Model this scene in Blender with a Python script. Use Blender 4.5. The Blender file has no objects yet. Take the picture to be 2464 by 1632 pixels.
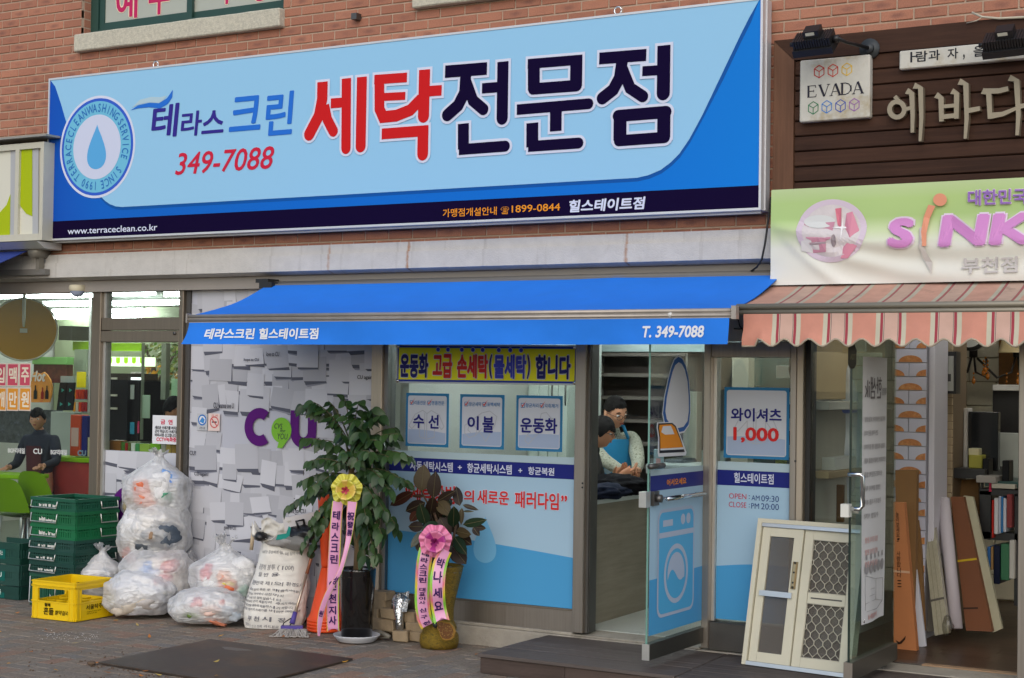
import bpy,bmesh,math,random
from mathutils import Vector,Matrix,noise
R0=random.Random(7)
S=bpy.context.scene
COL=S.collection
YAW,PIT,ROL=-0.5328734,0.0255846,0.0147788
FPX=3900.0
CAM=Vector((5.2,-8.8874,1.7072))
_cy,_sy,_cp,_sp=math.cos(YAW),math.sin(YAW),math.cos(PIT),math.sin(PIT)
FWD=Vector((_sy*_cp,_cy*_cp,_sp))
_rt=Vector((_cy,-_sy,0));_up=_rt.cross(FWD)
RGT=math.cos(ROL)*_rt+math.sin(ROL)*_up
UPV=-math.sin(ROL)*_rt+math.cos(ROL)*_up
cam=bpy.data.cameras.new('camera')
cam.sensor_width=36.0
cam.lens=FPX/2464.0*36.0
cam.clip_start=0.1;cam.clip_end=800
cam_o=bpy.data.objects.new('camera',cam);COL.objects.link(cam_o)
m3=Matrix((RGT,UPV,-FWD)).transposed()
cam_o.matrix_world=Matrix.Translation(CAM) @ m3.to_4x4()
S.camera=cam_o
SUN_EL,SUN_AZ=math.radians(32),math.radians(156)
W=bpy.data.worlds.new('World');S.world=W;W.use_nodes=True
wn=W.node_tree.nodes;wl=W.node_tree.links
sky=wn.new('ShaderNodeTexSky');sky.sky_type='NISHITA';sky.sun_disc=False
sky.sun_elevation=SUN_EL;sky.sun_rotation=SUN_AZ
sky.air_density=1.0;sky.dust_density=1.5;sky.ozone_density=1.0
bg=wn['Background'];bg.inputs['Strength'].default_value=0.15
wl.new(sky.outputs[0],bg.inputs['Color'])
sun=bpy.data.lights.new('sun','SUN');sun.energy=1.15;sun.angle=math.radians(85);sun.color=(1.0,.975,.94)
sun_o=bpy.data.objects.new('sun',sun);COL.objects.link(sun_o)
sd=Vector((math.sin(SUN_AZ)*math.cos(SUN_EL),math.cos(SUN_AZ)*math.cos(SUN_EL),math.sin(SUN_EL)))
sun_o.rotation_euler=sd.to_track_quat('Z','Y').to_euler();sun_o.location=(0,-6,12)
S.view_settings.view_transform='Standard';S.view_settings.look='None'
S.view_settings.gamma=1;S.view_settings.use_curve_mapping=False
S.view_settings.exposure=0.08
S.render.engine='CYCLES'
S.cycles.use_denoising=True
S.cycles.max_bounces=7;S.cycles.transparent_max_bounces=16
S.cycles.diffuse_bounces=3;S.cycles.glossy_bounces=3
S.cycles.caustics_reflective=False;S.cycles.caustics_refractive=False
S.cycles.sample_clamp_indirect=4
def _ray(x,y):return (x-1232)*RGT-(y-816)*UPV+FPX*FWD
def fp(x,y,Y=0.0):
 d=_ray(x,y);return CAM+d*((Y-CAM.y)/d.y)
def gp(x,y,Z=0.0):
 d=_ray(x,y);return CAM+d*((Z-CAM.z)/d.z)
def xp(x,y,X):
 d=_ray(x,y);return CAM+d*((X-CAM.x)/d.x)
def pp(x,y,O,n):
 d=_ray(x,y);return CAM+d*((Vector(O)-CAM).dot(n)/d.dot(n))
def pr(P):
 q=Vector(P)-CAM;w=q.dot(FWD);return (1232+FPX*q.dot(RGT)/w,816-FPX*q.dot(UPV)/w)
def zt(x0,y0,s):return lambda x,y:(x0+x/s,y0+y/s)
zA=zt(0,0,2.6134);zB=zt(700,0,2.5191);zC=zt(1600,0,2.2396);zD=zt(0,640,3.1354)
zE=zt(0,1060,2.7417);zF=zt(440,640,3.136);zG=zt(380,1100,2.9466);zH=zt(660,920,2.2019)
zI=zt(920,800,3.92);zJ=zt(1380,800,3.9194);zK=zt(1340,1160,3.3214);zL=zt(1680,800,3.1375)
zM=zt(1740,1200,3.6295);zN=zt(1980,780,3.4091);zO=zt(2040,1150,3.2524);zP=zt(0,0,0.9606)
zQ=zt(120,190,5.058);zR=zt(920,1100,5.225);zS=zt(680,940,3.919);zT=zt(400,1260,5.2275);zU=zt(180,1060,3.409);zV=zt(0,1160,4.611)
ORG={}
def tag(o,label=None,cat=None,group=None,kind=None):
 if label:o['label']=label
 if cat:o['category']=cat
 if group:o['group']=group
 if kind:o['kind']=kind
 return o
def root(name,label,cat,loc=(0,0,0),group=None):
 o=bpy.data.objects.new(name,None);COL.objects.link(o);o.empty_display_size=.1
 o.location=loc;ORG[o.name]=Vector(loc)
 return tag(o,label,cat,group)
class MB:
 def __init__(s):s.v=[];s.f=[];s.m=[];s.sm=[]
 def add(s,vs,fs,m=0,smooth=False):
  b=len(s.v);s.v+=[Vector(v) for v in vs]
  for f in fs:s.f.append([b+i for i in f]);s.m.append(m);s.sm.append(smooth)
  return s
 def box(s,x0,x1,y0,y1,z0,z1,m=0):
  return s.add([(x0,y0,z0),(x1,y0,z0),(x1,y1,z0),(x0,y1,z0),(x0,y0,z1),(x1,y0,z1),(x1,y1,z1),(x0,y1,z1)],
   [(0,3,2,1),(4,5,6,7),(0,1,5,4),(1,2,6,5),(2,3,7,6),(3,0,4,7)],m)
 def obox(s,c,ex,ey,ez,hx,hy,hz,m=0):
  c,ex,ey,ez=Vector(c),Vector(ex),Vector(ey),Vector(ez)
  P=[c+ex*a*hx+ey*b*hy+ez*d*hz for d in (-1,1) for (a,b) in ((-1,-1),(1,-1),(1,1),(-1,1))]
  return s.add(P,[(0,3,2,1),(4,5,6,7),(0,1,5,4),(1,2,6,5),(2,3,7,6),(3,0,4,7)],m)
 def bbox(s,x0,x1,y0,y1,z0,z1,b,m=0):
  """box with bevelled edges in every direction"""
  bm=bmesh.new();bmesh.ops.create_cube(bm,size=1)
  for v in bm.verts:v.co=Vector(((x0+x1)/2+v.co.x*(x1-x0),(y0+y1)/2+v.co.y*(y1-y0),(z0+z1)/2+v.co.z*(z1-z0)))
  bmesh.ops.bevel(bm,geom=bm.edges[:],offset=b,segments=1,affect='EDGES')
  return s.frombm(bm,m)
 def frombm(s,bm,m=0,smooth=False):
  bm.verts.index_update()
  s.add([v.co.copy() for v in bm.verts],[[v.index for v in f.verts] for f in bm.faces],m,smooth);bm.free();return s
 def poly(s,pts,m=0):return s.add(pts,[list(range(len(pts)))],m)
 def prism(s,pts,d,m=0):
  """a closed outline extruded along vector d"""
  d=Vector(d);n=len(pts);P=[Vector(p) for p in pts]
  fs=[list(range(n)),list(range(2*n-1,n-1,-1))]+[[(i+1)%n,i,n+i,n+(i+1)%n] for i in range(n)]
  return s.add(P+[p+d for p in P],fs,m)
 def tube(s,pts,r,n=8,m=0,cap=True):
  P=[Vector(p) for p in pts];k=len(P);rr=r if isinstance(r,(list,tuple)) else [r]*k
  vs=[];up=None
  for i in range(k):
   t=(P[min(i+1,k-1)]-P[max(i-1,0)]).normalized()
   if up is None:up=Vector((0,0,1)) if abs(t.z)<.9 else Vector((1,0,0))
   a=t.cross(up).normalized();up=a.cross(t)
   for j in range(n):
    q=2*math.pi*j/n;vs.append(P[i]+(a*math.cos(q)+up*math.sin(q))*rr[i])
  fs=[[i*n+j,i*n+(j+1)%n,(i+1)*n+(j+1)%n,(i+1)*n+j] for i in range(k-1) for j in range(n)]
  if cap:fs+=[list(range(n-1,-1,-1)),list(range((k-1)*n,k*n))]
  return s.add(vs,fs,m,True)
 def lathe(s,c,prof,n=32,m=0,smooth=True,wob=None):
  c=Vector(c);vs=[]
  for (r,z) in prof:
   for j in range(n):
    q=2*math.pi*j/n;rr=r*(1+(wob(q,z) if wob else 0));vs.append(c+Vector((rr*math.cos(q),rr*math.sin(q),z)))
  k=len(prof)
  fs=[[i*n+j,i*n+(j+1)%n,(i+1)*n+(j+1)%n,(i+1)*n+j] for i in range(k-1) for j in range(n)]
  s.add(vs,fs,m,smooth)
  return s
 def blob(s,c,rad,seed=0,amp=.15,fr=2.0,sub=3,m=0,rot=None,fn=None):
  bm=bmesh.new();bmesh.ops.create_icosphere(bm,subdivisions=sub,radius=1)
  o=Vector((seed*3.1,seed*1.7,seed*5.3))
  for v in bm.verts:
   d=v.co.normalized();k=1+amp*noise.noise(d*fr+o)+amp*.5*noise.noise(d*fr*2.3+o)
   p=Vector((d.x*rad[0]*k,d.y*rad[1]*k,d.z*rad[2]*k))
   if fn:p=fn(p,d)
   if rot:p=rot @ p
   v.co=Vector(c)+p
  return s.frombm(bm,m,True)
 def grid(s,fn,nu,nv,m=0,smooth=True):
  vs=[fn(i/nu,j/nv) for j in range(nv+1) for i in range(nu+1)]
  fs=[[j*(nu+1)+i,j*(nu+1)+i+1,(j+1)*(nu+1)+i+1,(j+1)*(nu+1)+i] for j in range(nv) for i in range(nu)]
  mm=m if callable(m) else (lambda i,j:m)
  b=len(s.v);s.v+=[Vector(v) for v in vs]
  for k,f in enumerate(fs):s.f.append([b+i for i in f]);s.m.append(mm(k%nu,k//nu));s.sm.append(smooth)
  return s
 def mesh(s,name,mats,off=Vector()):
  me=bpy.data.meshes.new(name)
  me.from_pydata([tuple(v-off) for v in s.v],[],s.f)
  for mt in (mats if isinstance(mats,(list,tuple)) else [mats]):me.materials.append(mt)
  me.polygons.foreach_set('material_index',s.m);me.polygons.foreach_set('use_smooth',s.sm)
  me.update();return me
def part(name,mb,mats,parent,label=None,kind=None):
 off=ORG[parent.name]
 me=mb if isinstance(mb,bpy.types.Mesh) else mb.mesh(name,mats,off)
 o=bpy.data.objects.new(name,me);COL.objects.link(o);o.parent=parent;ORG[o.name]=off
 return tag(o,label,None,None,kind)
def solo(name,mb,mats,label,cat,group=None,kind=None):
 lo=Vector((min(v.x for v in mb.v),min(v.y for v in mb.v),min(v.z for v in mb.v)))
 hi=Vector((max(v.x for v in mb.v),max(v.y for v in mb.v),max(v.z for v in mb.v)))
 c=(lo+hi)/2;c.z=lo.z
 o=bpy.data.objects.new(name,mb.mesh(name,mats,c));COL.objects.link(o);o.location=c;ORG[o.name]=c
 return tag(o,label,cat,group,kind)
def piece(name,me,parent,world,rot=None,scale=None):
 o=bpy.data.objects.new(name,me);COL.objects.link(o);o.parent=parent
 o.location=Vector(world)-ORG[parent.name]
 if rot is not None:o.rotation_euler=rot
 if scale is not None:o.scale=scale
 ORG[o.name]=Vector(world)
 return o
def rel(o,src=None):
 """copy a whole thing: children and grandchildren"""
 c=o.copy();COL.objects.link(c);ORG[c.name]=ORG.get(o.name,Vector())
 for ch in list(o.children):
  d=rel(ch);d.parent=c
 return c
def lin(v):
 v /= 255.0
 return v/12.92 if v<=.04045 else ((v+.055)/1.055)**2.4
def C(r,g,b):return (lin(r),lin(g),lin(b))
_M={}
def mat(name,col,rough=.6,metal=0.0,var=.0,vs=8.0,bump=0.0,bs=60.0,spec=.5,coat=0.0,stretch=None,col2=None,c2s=3.0,c2t=.55,alpha=None,emit=None,es=1.0):
 if name in _M:return _M[name]
 m=bpy.data.materials.new(name);m.use_nodes=True;nt=m.node_tree;b=nt.nodes['Principled BSDF']
 b.inputs['Base Color'].default_value=(*col,1);b.inputs['Roughness'].default_value=rough;b.inputs['Metallic'].default_value=metal
 b.inputs['Specular IOR Level'].default_value=spec;b.inputs['Coat Weight'].default_value=coat;b.inputs['Coat Roughness'].default_value=.15
 tc=None
 def coord():
  nonlocal tc
  if tc is None:
   g=nt.nodes.new('ShaderNodeNewGeometry');tc=g.outputs['Position']
   if stretch:
    mp=nt.nodes.new('ShaderNodeMapping');mp.inputs['Scale'].default_value=stretch;nt.links.new(tc,mp.inputs['Vector']);tc=mp.outputs[0]
  return tc
 csock=None
 if var or col2:
  n=nt.nodes.new('ShaderNodeTexNoise');n.inputs['Scale'].default_value=vs;n.inputs['Detail'].default_value=6;n.inputs['Roughness'].default_value=.65
  nt.links.new(coord(),n.inputs['Vector'])
  hs=nt.nodes.new('ShaderNodeHueSaturation');hs.inputs['Color'].default_value=(*col,1)
  mr=nt.nodes.new('ShaderNodeMapRange');mr.inputs[1].default_value=.25;mr.inputs[2].default_value=.75
  mr.inputs[3].default_value=1-var;mr.inputs[4].default_value=1+var
  nt.links.new(n.outputs['Fac'],mr.inputs[0]);nt.links.new(mr.outputs[0],hs.inputs['Value']);csock=hs.outputs[0]
  if col2:
   n2=nt.nodes.new('ShaderNodeTexNoise');n2.inputs['Scale'].default_value=c2s;n2.inputs['Detail'].default_value=8;n2.inputs['Roughness'].default_value=.7
   nt.links.new(coord(),n2.inputs['Vector'])
   r2=nt.nodes.new('ShaderNodeMapRange');r2.inputs[1].default_value=c2t;r2.inputs[2].default_value=c2t+.18
   nt.links.new(n2.outputs['Fac'],r2.inputs[0])
   mx=nt.nodes.new('ShaderNodeMix');mx.data_type='RGBA';mx.inputs['B'].default_value=(*col2,1)
   nt.links.new(r2.outputs[0],mx.inputs['Factor']);nt.links.new(csock,mx.inputs['A']);csock=mx.outputs['Result']
  nt.links.new(csock,b.inputs['Base Color'])
  rr=nt.nodes.new('ShaderNodeMapRange');rr.inputs[3].default_value=max(0,rough-.08);rr.inputs[4].default_value=min(1,rough+.08)
  nt.links.new(n.outputs['Fac'],rr.inputs[0]);nt.links.new(rr.outputs[0],b.inputs['Roughness'])
 if bump:
  nb=nt.nodes.new('ShaderNodeTexNoise');nb.inputs['Scale'].default_value=bs;nb.inputs['Detail'].default_value=5
  nt.links.new(coord(),nb.inputs['Vector'])
  bp=nt.nodes.new('ShaderNodeBump');bp.inputs['Strength'].default_value=bump;bp.inputs['Distance'].default_value=.01
  nt.links.new(nb.outputs['Fac'],bp.inputs['Height']);nt.links.new(bp.outputs[0],b.inputs['Normal'])
 if emit:
  b.inputs['Emission Color'].default_value=(*emit,1);b.inputs['Emission Strength'].default_value=es
 _M[name]=m;return m
def glass_mat(name,tint=(.93,.96,.95),refl=1.0,rough=0.0):
 if name in _M:return _M[name]
 m=bpy.data.materials.new(name);m.use_nodes=True;nt=m.node_tree;nt.nodes.clear()
 out=nt.nodes.new('ShaderNodeOutputMaterial');tr=nt.nodes.new('ShaderNodeBsdfTransparent');tr.inputs[0].default_value=(*tint,1)
 gl=nt.nodes.new('ShaderNodeBsdfGlossy');gl.inputs['Roughness'].default_value=rough;gl.inputs[0].default_value=(refl,refl,refl,1)
 lw=nt.nodes.new('ShaderNodeLayerWeight');pw=nt.nodes.new('ShaderNodeMath');pw.operation='POWER';pw.inputs[1].default_value=5;nt.links.new(lw.outputs['Facing'],pw.inputs[0])
 fr=nt.nodes.new('ShaderNodeMath');fr.operation='MULTIPLY_ADD';fr.inputs[1].default_value=.95;fr.inputs[2].default_value=.035;nt.links.new(pw.outputs[0],fr.inputs[0])
 mx=nt.nodes.new('ShaderNodeMixShader');nt.links.new(fr.outputs[0],mx.inputs[0]);nt.links.new(tr.outputs[0],mx.inputs[1]);nt.links.new(gl.outputs[0],mx.inputs[2])
 nt.links.new(mx.outputs[0],out.inputs[0]);_M[name]=m;return m
def bag_mat(name,col=(.93,.93,.93),tr=.62):
 if name in _M:return _M[name]
 m=bpy.data.materials.new(name);m.use_nodes=True;nt=m.node_tree;nt.nodes.clear();L=nt.links.new
 out=nt.nodes.new('ShaderNodeOutputMaterial')
 geo=nt.nodes.new('ShaderNodeNewGeometry')
 mp=nt.nodes.new('ShaderNodeMapping');mp.inputs['Scale'].default_value=(2.2,2.2,5.5);mp.inputs['Rotation'].default_value=(.5,.7,.3);L(geo.outputs['Position'],mp.inputs[0])
 n1=nt.nodes.new('ShaderNodeTexNoise');n1.inputs['Scale'].default_value=1.6;n1.inputs['Detail'].default_value=2;n1.inputs['Distortion'].default_value=2.6
 L(mp.outputs[0],n1.inputs[0])
 ab=nt.nodes.new('ShaderNodeMath');ab.operation='PINGPONG';ab.inputs[1].default_value=.26;L(n1.outputs[0],ab.inputs[0])
 n2=nt.nodes.new('ShaderNodeTexNoise');n2.inputs['Scale'].default_value=9;n2.inputs['Detail'].default_value=3;n2.inputs['Distortion'].default_value=1.0;L(geo.outputs['Position'],n2.inputs[0])
 bp=nt.nodes.new('ShaderNodeBump');bp.inputs['Strength'].default_value=.32;bp.inputs['Distance'].default_value=.12;L(ab.outputs[0],bp.inputs['Height'])
 df=nt.nodes.new('ShaderNodeBsdfDiffuse');df.inputs[0].default_value=(*col,1);L(bp.outputs[0],df.inputs['Normal'])
 tl=nt.nodes.new('ShaderNodeBsdfTranslucent');tl.inputs[0].default_value=(*col,1)
 m1=nt.nodes.new('ShaderNodeMixShader');m1.inputs[0].default_value=.35;L(df.outputs[0],m1.inputs[1]);L(tl.outputs[0],m1.inputs[2])
 tp=nt.nodes.new('ShaderNodeBsdfTransparent');tp.inputs[0].default_value=(.95,.95,.95,1)
 m2=nt.nodes.new('ShaderNodeMixShader')
 lw=nt.nodes.new('ShaderNodeLayerWeight');lw.inputs[0].default_value=.35
 rg=nt.nodes.new('ShaderNodeMapRange');rg.inputs[1].default_value=0;rg.inputs[2].default_value=.9;rg.inputs[3].default_value=1-tr;rg.inputs[4].default_value=.92
 L(lw.outputs['Facing'],rg.inputs[0])
 mul=nt.nodes.new('ShaderNodeMath');mul.operation='MULTIPLY_ADD';L(n2.outputs[0],mul.inputs[0]);mul.inputs[1].default_value=.7
 sub=nt.nodes.new('ShaderNodeMath');sub.operation='SUBTRACT';L(rg.outputs[0],sub.inputs[0]);sub.inputs[1].default_value=.35;L(sub.outputs[0],mul.inputs[2])
 mul.use_clamp=True
 L(mul.outputs[0],m2.inputs[0]);L(tp.outputs[0],m2.inputs[1]);L(m1.outputs[0],m2.inputs[2])
 gl=nt.nodes.new('ShaderNodeBsdfGlossy');gl.inputs['Roughness'].default_value=.3;L(bp.outputs[0],gl.inputs['Normal'])
 m3_=nt.nodes.new('ShaderNodeMixShader');m3_.inputs[0].default_value=.10;L(m2.outputs[0],m3_.inputs[1]);L(gl.outputs[0],m3_.inputs[2])
 L(m3_.outputs[0],out.inputs[0]);_M[name]=m;return m
def wood_mat(name,c1,c2,axis='X',sc=1.0,rough=.55,ribs=0.0,ribaxis='Z'):
 if name in _M:return _M[name]
 m=bpy.data.materials.new(name);m.use_nodes=True;nt=m.node_tree;b=nt.nodes['Principled BSDF'];L=nt.links.new
 g=nt.nodes.new('ShaderNodeNewGeometry');mp=nt.nodes.new('ShaderNodeMapping')
 st={'X':(2,40,40),'Y':(40,2,40),'Z':(40,40,2)}[axis]
 mp.inputs['Scale'].default_value=tuple(v*sc for v in st);L(g.outputs['Position'],mp.inputs[0])
 n=nt.nodes.new('ShaderNodeTexNoise');n.inputs['Scale'].default_value=1.0;n.inputs['Detail'].default_value=7;n.inputs['Roughness'].default_value=.7;L(mp.outputs[0],n.inputs[0])
 oi=nt.nodes.new('ShaderNodeObjectInfo')
 n2=nt.nodes.new('ShaderNodeTexNoise');n2.inputs['Scale'].default_value=2.2;n2.inputs['Detail'].default_value=4;L(g.outputs['Position'],n2.inputs[0])
 a=nt.nodes.new('ShaderNodeMath');a.operation='MULTIPLY_ADD';L(oi.outputs['Random'],a.inputs[0]);a.inputs[1].default_value=.25;L(n.outputs[0],a.inputs[2])
 a2=nt.nodes.new('ShaderNodeMath');a2.operation='MULTIPLY_ADD';L(n2.outputs[0],a2.inputs[0]);a2.inputs[1].default_value=.5;L(a.outputs[0],a2.inputs[2])
 mr=nt.nodes.new('ShaderNodeMapRange');mr.inputs[1].default_value=.6;mr.inputs[2].default_value=1.15;L(a2.outputs[0],mr.inputs[0])
 mx=nt.nodes.new('ShaderNodeMix');mx.data_type='RGBA';mx.inputs['A'].default_value=(*c1,1);mx.inputs['B'].default_value=(*c2,1);L(mr.outputs[0],mx.inputs['Factor'])
 L(mx.outputs['Result'],b.inputs['Base Color']);b.inputs['Roughness'].default_value=rough;b.inputs['Specular IOR Level'].default_value=.2
 h=n.outputs[0]
 if ribs:
  sx=nt.nodes.new('ShaderNodeSeparateXYZ');L(g.outputs['Position'],sx.inputs[0])
  k=nt.nodes.new('ShaderNodeMath');k.operation='MULTIPLY';L(sx.outputs[ribaxis],k.inputs[0]);k.inputs[1].default_value=ribs
  sn=nt.nodes.new('ShaderNodeMath');sn.operation='SINE';L(k.outputs[0],sn.inputs[0])
  ad=nt.nodes.new('ShaderNodeMath');ad.operation='MULTIPLY_ADD';L(sn.outputs[0],ad.inputs[0]);ad.inputs[1].default_value=.6;L(n.outputs[0],ad.inputs[2]);h=ad.outputs[0]
 bp=nt.nodes.new('ShaderNodeBump');bp.inputs['Strength'].default_value=.35;bp.inputs['Distance'].default_value=.004;L(h,bp.inputs['Height']);L(bp.outputs[0],b.inputs['Normal'])
 _M[name]=m;return m
LINES='예|수|사|랑|T|E|R|A|C|L|N|W|S|H|I|G|V|1|9|0|테|라|스|크|린|349-7088|www.terraceclean.co.kr|가맹점개설안내|☎|1899-0844|힐스테이트점|ㅏ|람|과|자|,|을|영|위|한|다|NK|대한민국|부천점|CVS|for|YOU|hope to CU|love to CU|CU again!|CU wanna see U|CU!|glad to CU|good to CU|good|금연시설|금 연|입|개|맥|만|주|원|BGF리테일|CU|금  연|새로운 쓰레기를 버리는|곳이 아닙니다 쓰레기를|버리시면 신고합니다|CCTV녹화중|자동세탁시스템|+|항균세탁시스템|항균복원|“세탁방법|의|새로운|패러다임|”|선|리폼전문|명품전문|이|불|항균세탁|표백세탁|운동화|항균처리|악취제거|고급|손세탁|(|물세탁|)|합니다|OPEN|:|AM|09:30|CLOSE|PM|20:00|와이셔츠|1,000|어서오세요|테라스크린|T. 349-7088|한샘ik|제휴점|부엌 홈 인테리어 토탈상담|견적문의|화장실 리모델링 기존 철거부터|인조대리석 인테리어필름 제품|싱크대 도장문짝 필름|신발장 붙박이 책장|주방가구 리폼 제작|수납장 식탁|상담 문의 환영|MIIN|ADT|눌|러|보|세|요|!|합|니|.|Hot|BGF로지스|식품|월매|흔들|쌀막걸리|서울탁주|서울탁주제조협회|한강연합|종량제 봉투 (100ℓ)|일 반 용|대한민국 제1의 환경도시|봉투에 담아 묶은 후 배출하셔야 합니다|수거전날 저녁에서 아침까지|일반 쓰레기만 담지 않습니다|재활용품은 분리 배출하여 주시기 바라며|음식물 전용 봉투에 배출하시기 바랍니다|봉투를 사용하지 쓰레기를 버리면 100만원 이하의|부 천 시 장|불법투기 신고 전화 과태료 부과 및|쓰레기는 종량제봉투에 담아 주세요|인|천|지|祝|發|展|성|대|표|신|구|현|박|나'
_TXT={}
BENCH=bpy.data.scenes.new('bench')
def baked(o):
 """mesh of an object with its modifiers applied, worked out in an otherwise empty scene"""
 BENCH.collection.objects.link(o)
 with bpy.context.temp_override(scene=BENCH,view_layer=BENCH.view_layers[0]):
  dg=bpy.context.evaluated_depsgraph_get();dg.update();me=bpy.data.meshes.new_from_object(o.evaluated_get(dg))
 bpy.data.objects.remove(o);return me
def glyphs(s):
 """outlines of a string in ems, with its bounds"""
 if s in _TXT:return _TXT[s]
 batch=LINES.split('|') if s in LINES.split('|') else [s]
 c=bpy.data.curves.new('lettering','FONT');c.body='\n'.join(batch);c.space_line=4;c.resolution_u=3
 me=baked(bpy.data.objects.new('lettering',c))
 AV=[(v.co.x,v.co.y) for v in me.vertices];AF=[list(p.vertices) for p in me.polygons]
 bpy.data.curves.remove(c);bpy.data.meshes.remove(me)
 own={}
 for i,v in enumerate(AV):own.setdefault(round((.4-v[1])/4),[]).append(i)
 fac={}
 for f in AF:fac.setdefault(round((.4-AV[f[0]][1])/4),[]).append(f)
 for k,st in enumerate(batch):
  idx=own.get(k,[]);re_={i:n for n,i in enumerate(idx)}
  V=[(AV[i][0],AV[i][1]+4*k) for i in idx];Fc=[[re_[i] for i in f] for f in fac.get(k,[])]
  if not V:V=[(0,0),(1,0),(1,1)];Fc=[]
  _TXT[st]=(V,Fc)
 return _TXT[s]
def tmap(mb,s,fn,bold=0.0,shear=0.0,spacing=1.0,m=0):
 """lettering laid on a surface; weight is added by laying shifted copies over each other, a hair apart"""
 V,Fc=glyphs(s);V=[(x+shear*y,y) for x,y in V]
 x0,x1=min(v[0] for v in V)-bold,max(v[0] for v in V)+bold;y0,y1=min(v[1] for v in V)-bold,max(v[1] for v in V)+bold
 w,h=max(x1-x0,1e-6),max(y1-y0,1e-6)
 a,b,c=fn(.5,.5),fn(.6,.5),fn(.5,.6);n=(b-a).cross(c-a)
 if n.length>0:n.normalize()
 if n.dot(CAM-a)<0:n=-n
 N=0 if bold<.008 else (4 if bold<.02 else 8)
 for k in range(N+1):
  q=2*math.pi*k/max(N,1)+.4;dx,dy=(bold*math.cos(q),bold*math.sin(q)) if k<N else (0,0)
  mb.add([fn((x-x0+dx)/w,(y-y0+dy)/h)+n*(.00012*k) for x,y in V],Fc,m)
 return mb
def tbox(mb,s,bl,tr,Y,bold=.0,shear=0.0,spacing=1.0,m=0,grow=0.0):
 """lettering on a plane parallel to the shop fronts, filling the rectangle between two corners"""
 a,b=fp(*bl,Y),fp(*tr,Y)
 x0,x1,z0,z1=a.x-grow,b.x+grow,a.z-grow,b.z+grow
 return tmap(mb,s,lambda u,v:Vector((x0+(x1-x0)*u,Y,z0+(z1-z0)*v)),bold,shear,spacing,m)
def stroke(pts,w,cap0=False,cap1=True,nseg=8):
 """outline of a pen stroke in 2-D; rounded where asked"""
 P=[Vector((p[0],p[1])) for p in pts];n=len(P);hw=w/2;Lf,Rt=[],[]
 for i in range(n):
  if i==0:t=(P[1]-P[0]).normalized()
  elif i==n-1:t=(P[-1]-P[-2]).normalized()
  else:t=((P[i]-P[i-1]).normalized()+(P[i+1]-P[i]).normalized()).normalized()
  nn=Vector((-t.y,t.x));k=1.0
  if 0<i<n-1:
   k=1/max(.5,t.dot((P[i+1]-P[i]).normalized()))
  Lf.append(P[i]+nn*hw*k);Rt.append(P[i]-nn*hw*k)
 out=list(Lf)
 if cap1:
  t=(P[-1]-P[-2]).normalized();nn=Vector((-t.y,t.x))
  out+=[P[-1]+nn*hw*math.cos(q)+t*hw*math.sin(q) for q in [math.pi*k/nseg for k in range(1,nseg)]]
 out+=Rt[::-1]
 if cap0:
  t=-(P[1]-P[0]).normalized();nn=Vector((-t.y,t.x))
  out+=[P[0]+nn*hw*math.cos(q)+t*hw*math.sin(q) for q in [math.pi*k/nseg for k in range(1,nseg)]]
 return out
def disc(mb,c,ex,ez,r,n=32,m=0,r0=None,a0=0.0,a1=2*math.pi):
 c,ex,ez=Vector(c),Vector(ex),Vector(ez)
 if r0 is None:return mb.poly([c+ex*r*math.cos(a0+(a1-a0)*k/n)+ez*r*math.sin(a0+(a1-a0)*k/n) for k in range(n)],m)
 vs=[]
 for k in range(n+1):
  q=a0+(a1-a0)*k/n;d=ex*math.cos(q)+ez*math.sin(q);vs+=[c+d*r,c+d*r0]
 return mb.add(vs,[[2*k,2*k+1,2*k+3,2*k+2] for k in range(n)],m)
def quadpx(mb,a,b,Y,m=0):
 p,q=fp(*a,Y),fp(*b,Y)
 return mb.poly([(p.x,Y,q.z),(q.x,Y,q.z),(q.x,Y,p.z),(p.x,Y,p.z)],m)
EX,EZ=Vector((1,0,0)),Vector((0,0,1))
# ================================================================== materials in common use
STEEL=mat('brushed_steel',(.36,.32,.28),.36,.85,var=.12,vs=3,stretch=(30,30,.6),bump=.05,bs=200)
STEELD=mat('dark_steel',(.13,.125,.12),.42,.8,var=.15,vs=4)
BRONZE=mat('bronze_frame',(.24,.20,.155),.42,.75,var=.1,vs=3,stretch=(20,20,.7))
CHROME=mat('chrome',(.75,.75,.74),.14,1.0)
ALU=mat('aluminium',(.62,.62,.6),.35,.8,var=.08,vs=6)
CONC=mat('ledge_concrete',(.56,.54,.505),.85,var=.10,vs=9,bump=.35,bs=140,col2=(.33,.29,.22),c2s=2.2,c2t=.60)
CONC2=mat('curb_concrete',(.34,.31,.26),.88,var=.2,vs=6,bump=.4,bs=110,col2=(.17,.15,.12),c2s=4,c2t=.55)
GLASS=glass_mat('window_glass',(.90,.94,.93))
GLASSG=glass_mat('green_edge_glass',(.80,.88,.85))
BLACK=mat('black_plastic',(.016,.016,.017),.4)
RUBBER=mat('black_rubber',(.02,.02,.02),.7)
WHITE=mat('white_print',C(226,228,232),.45)
def flat(name,r,g,b,rough=.4,k=1.0):
 c=C(r,g,b);return mat(name,tuple(x*k for x in c),max(rough,.4),spec=.18)
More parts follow.
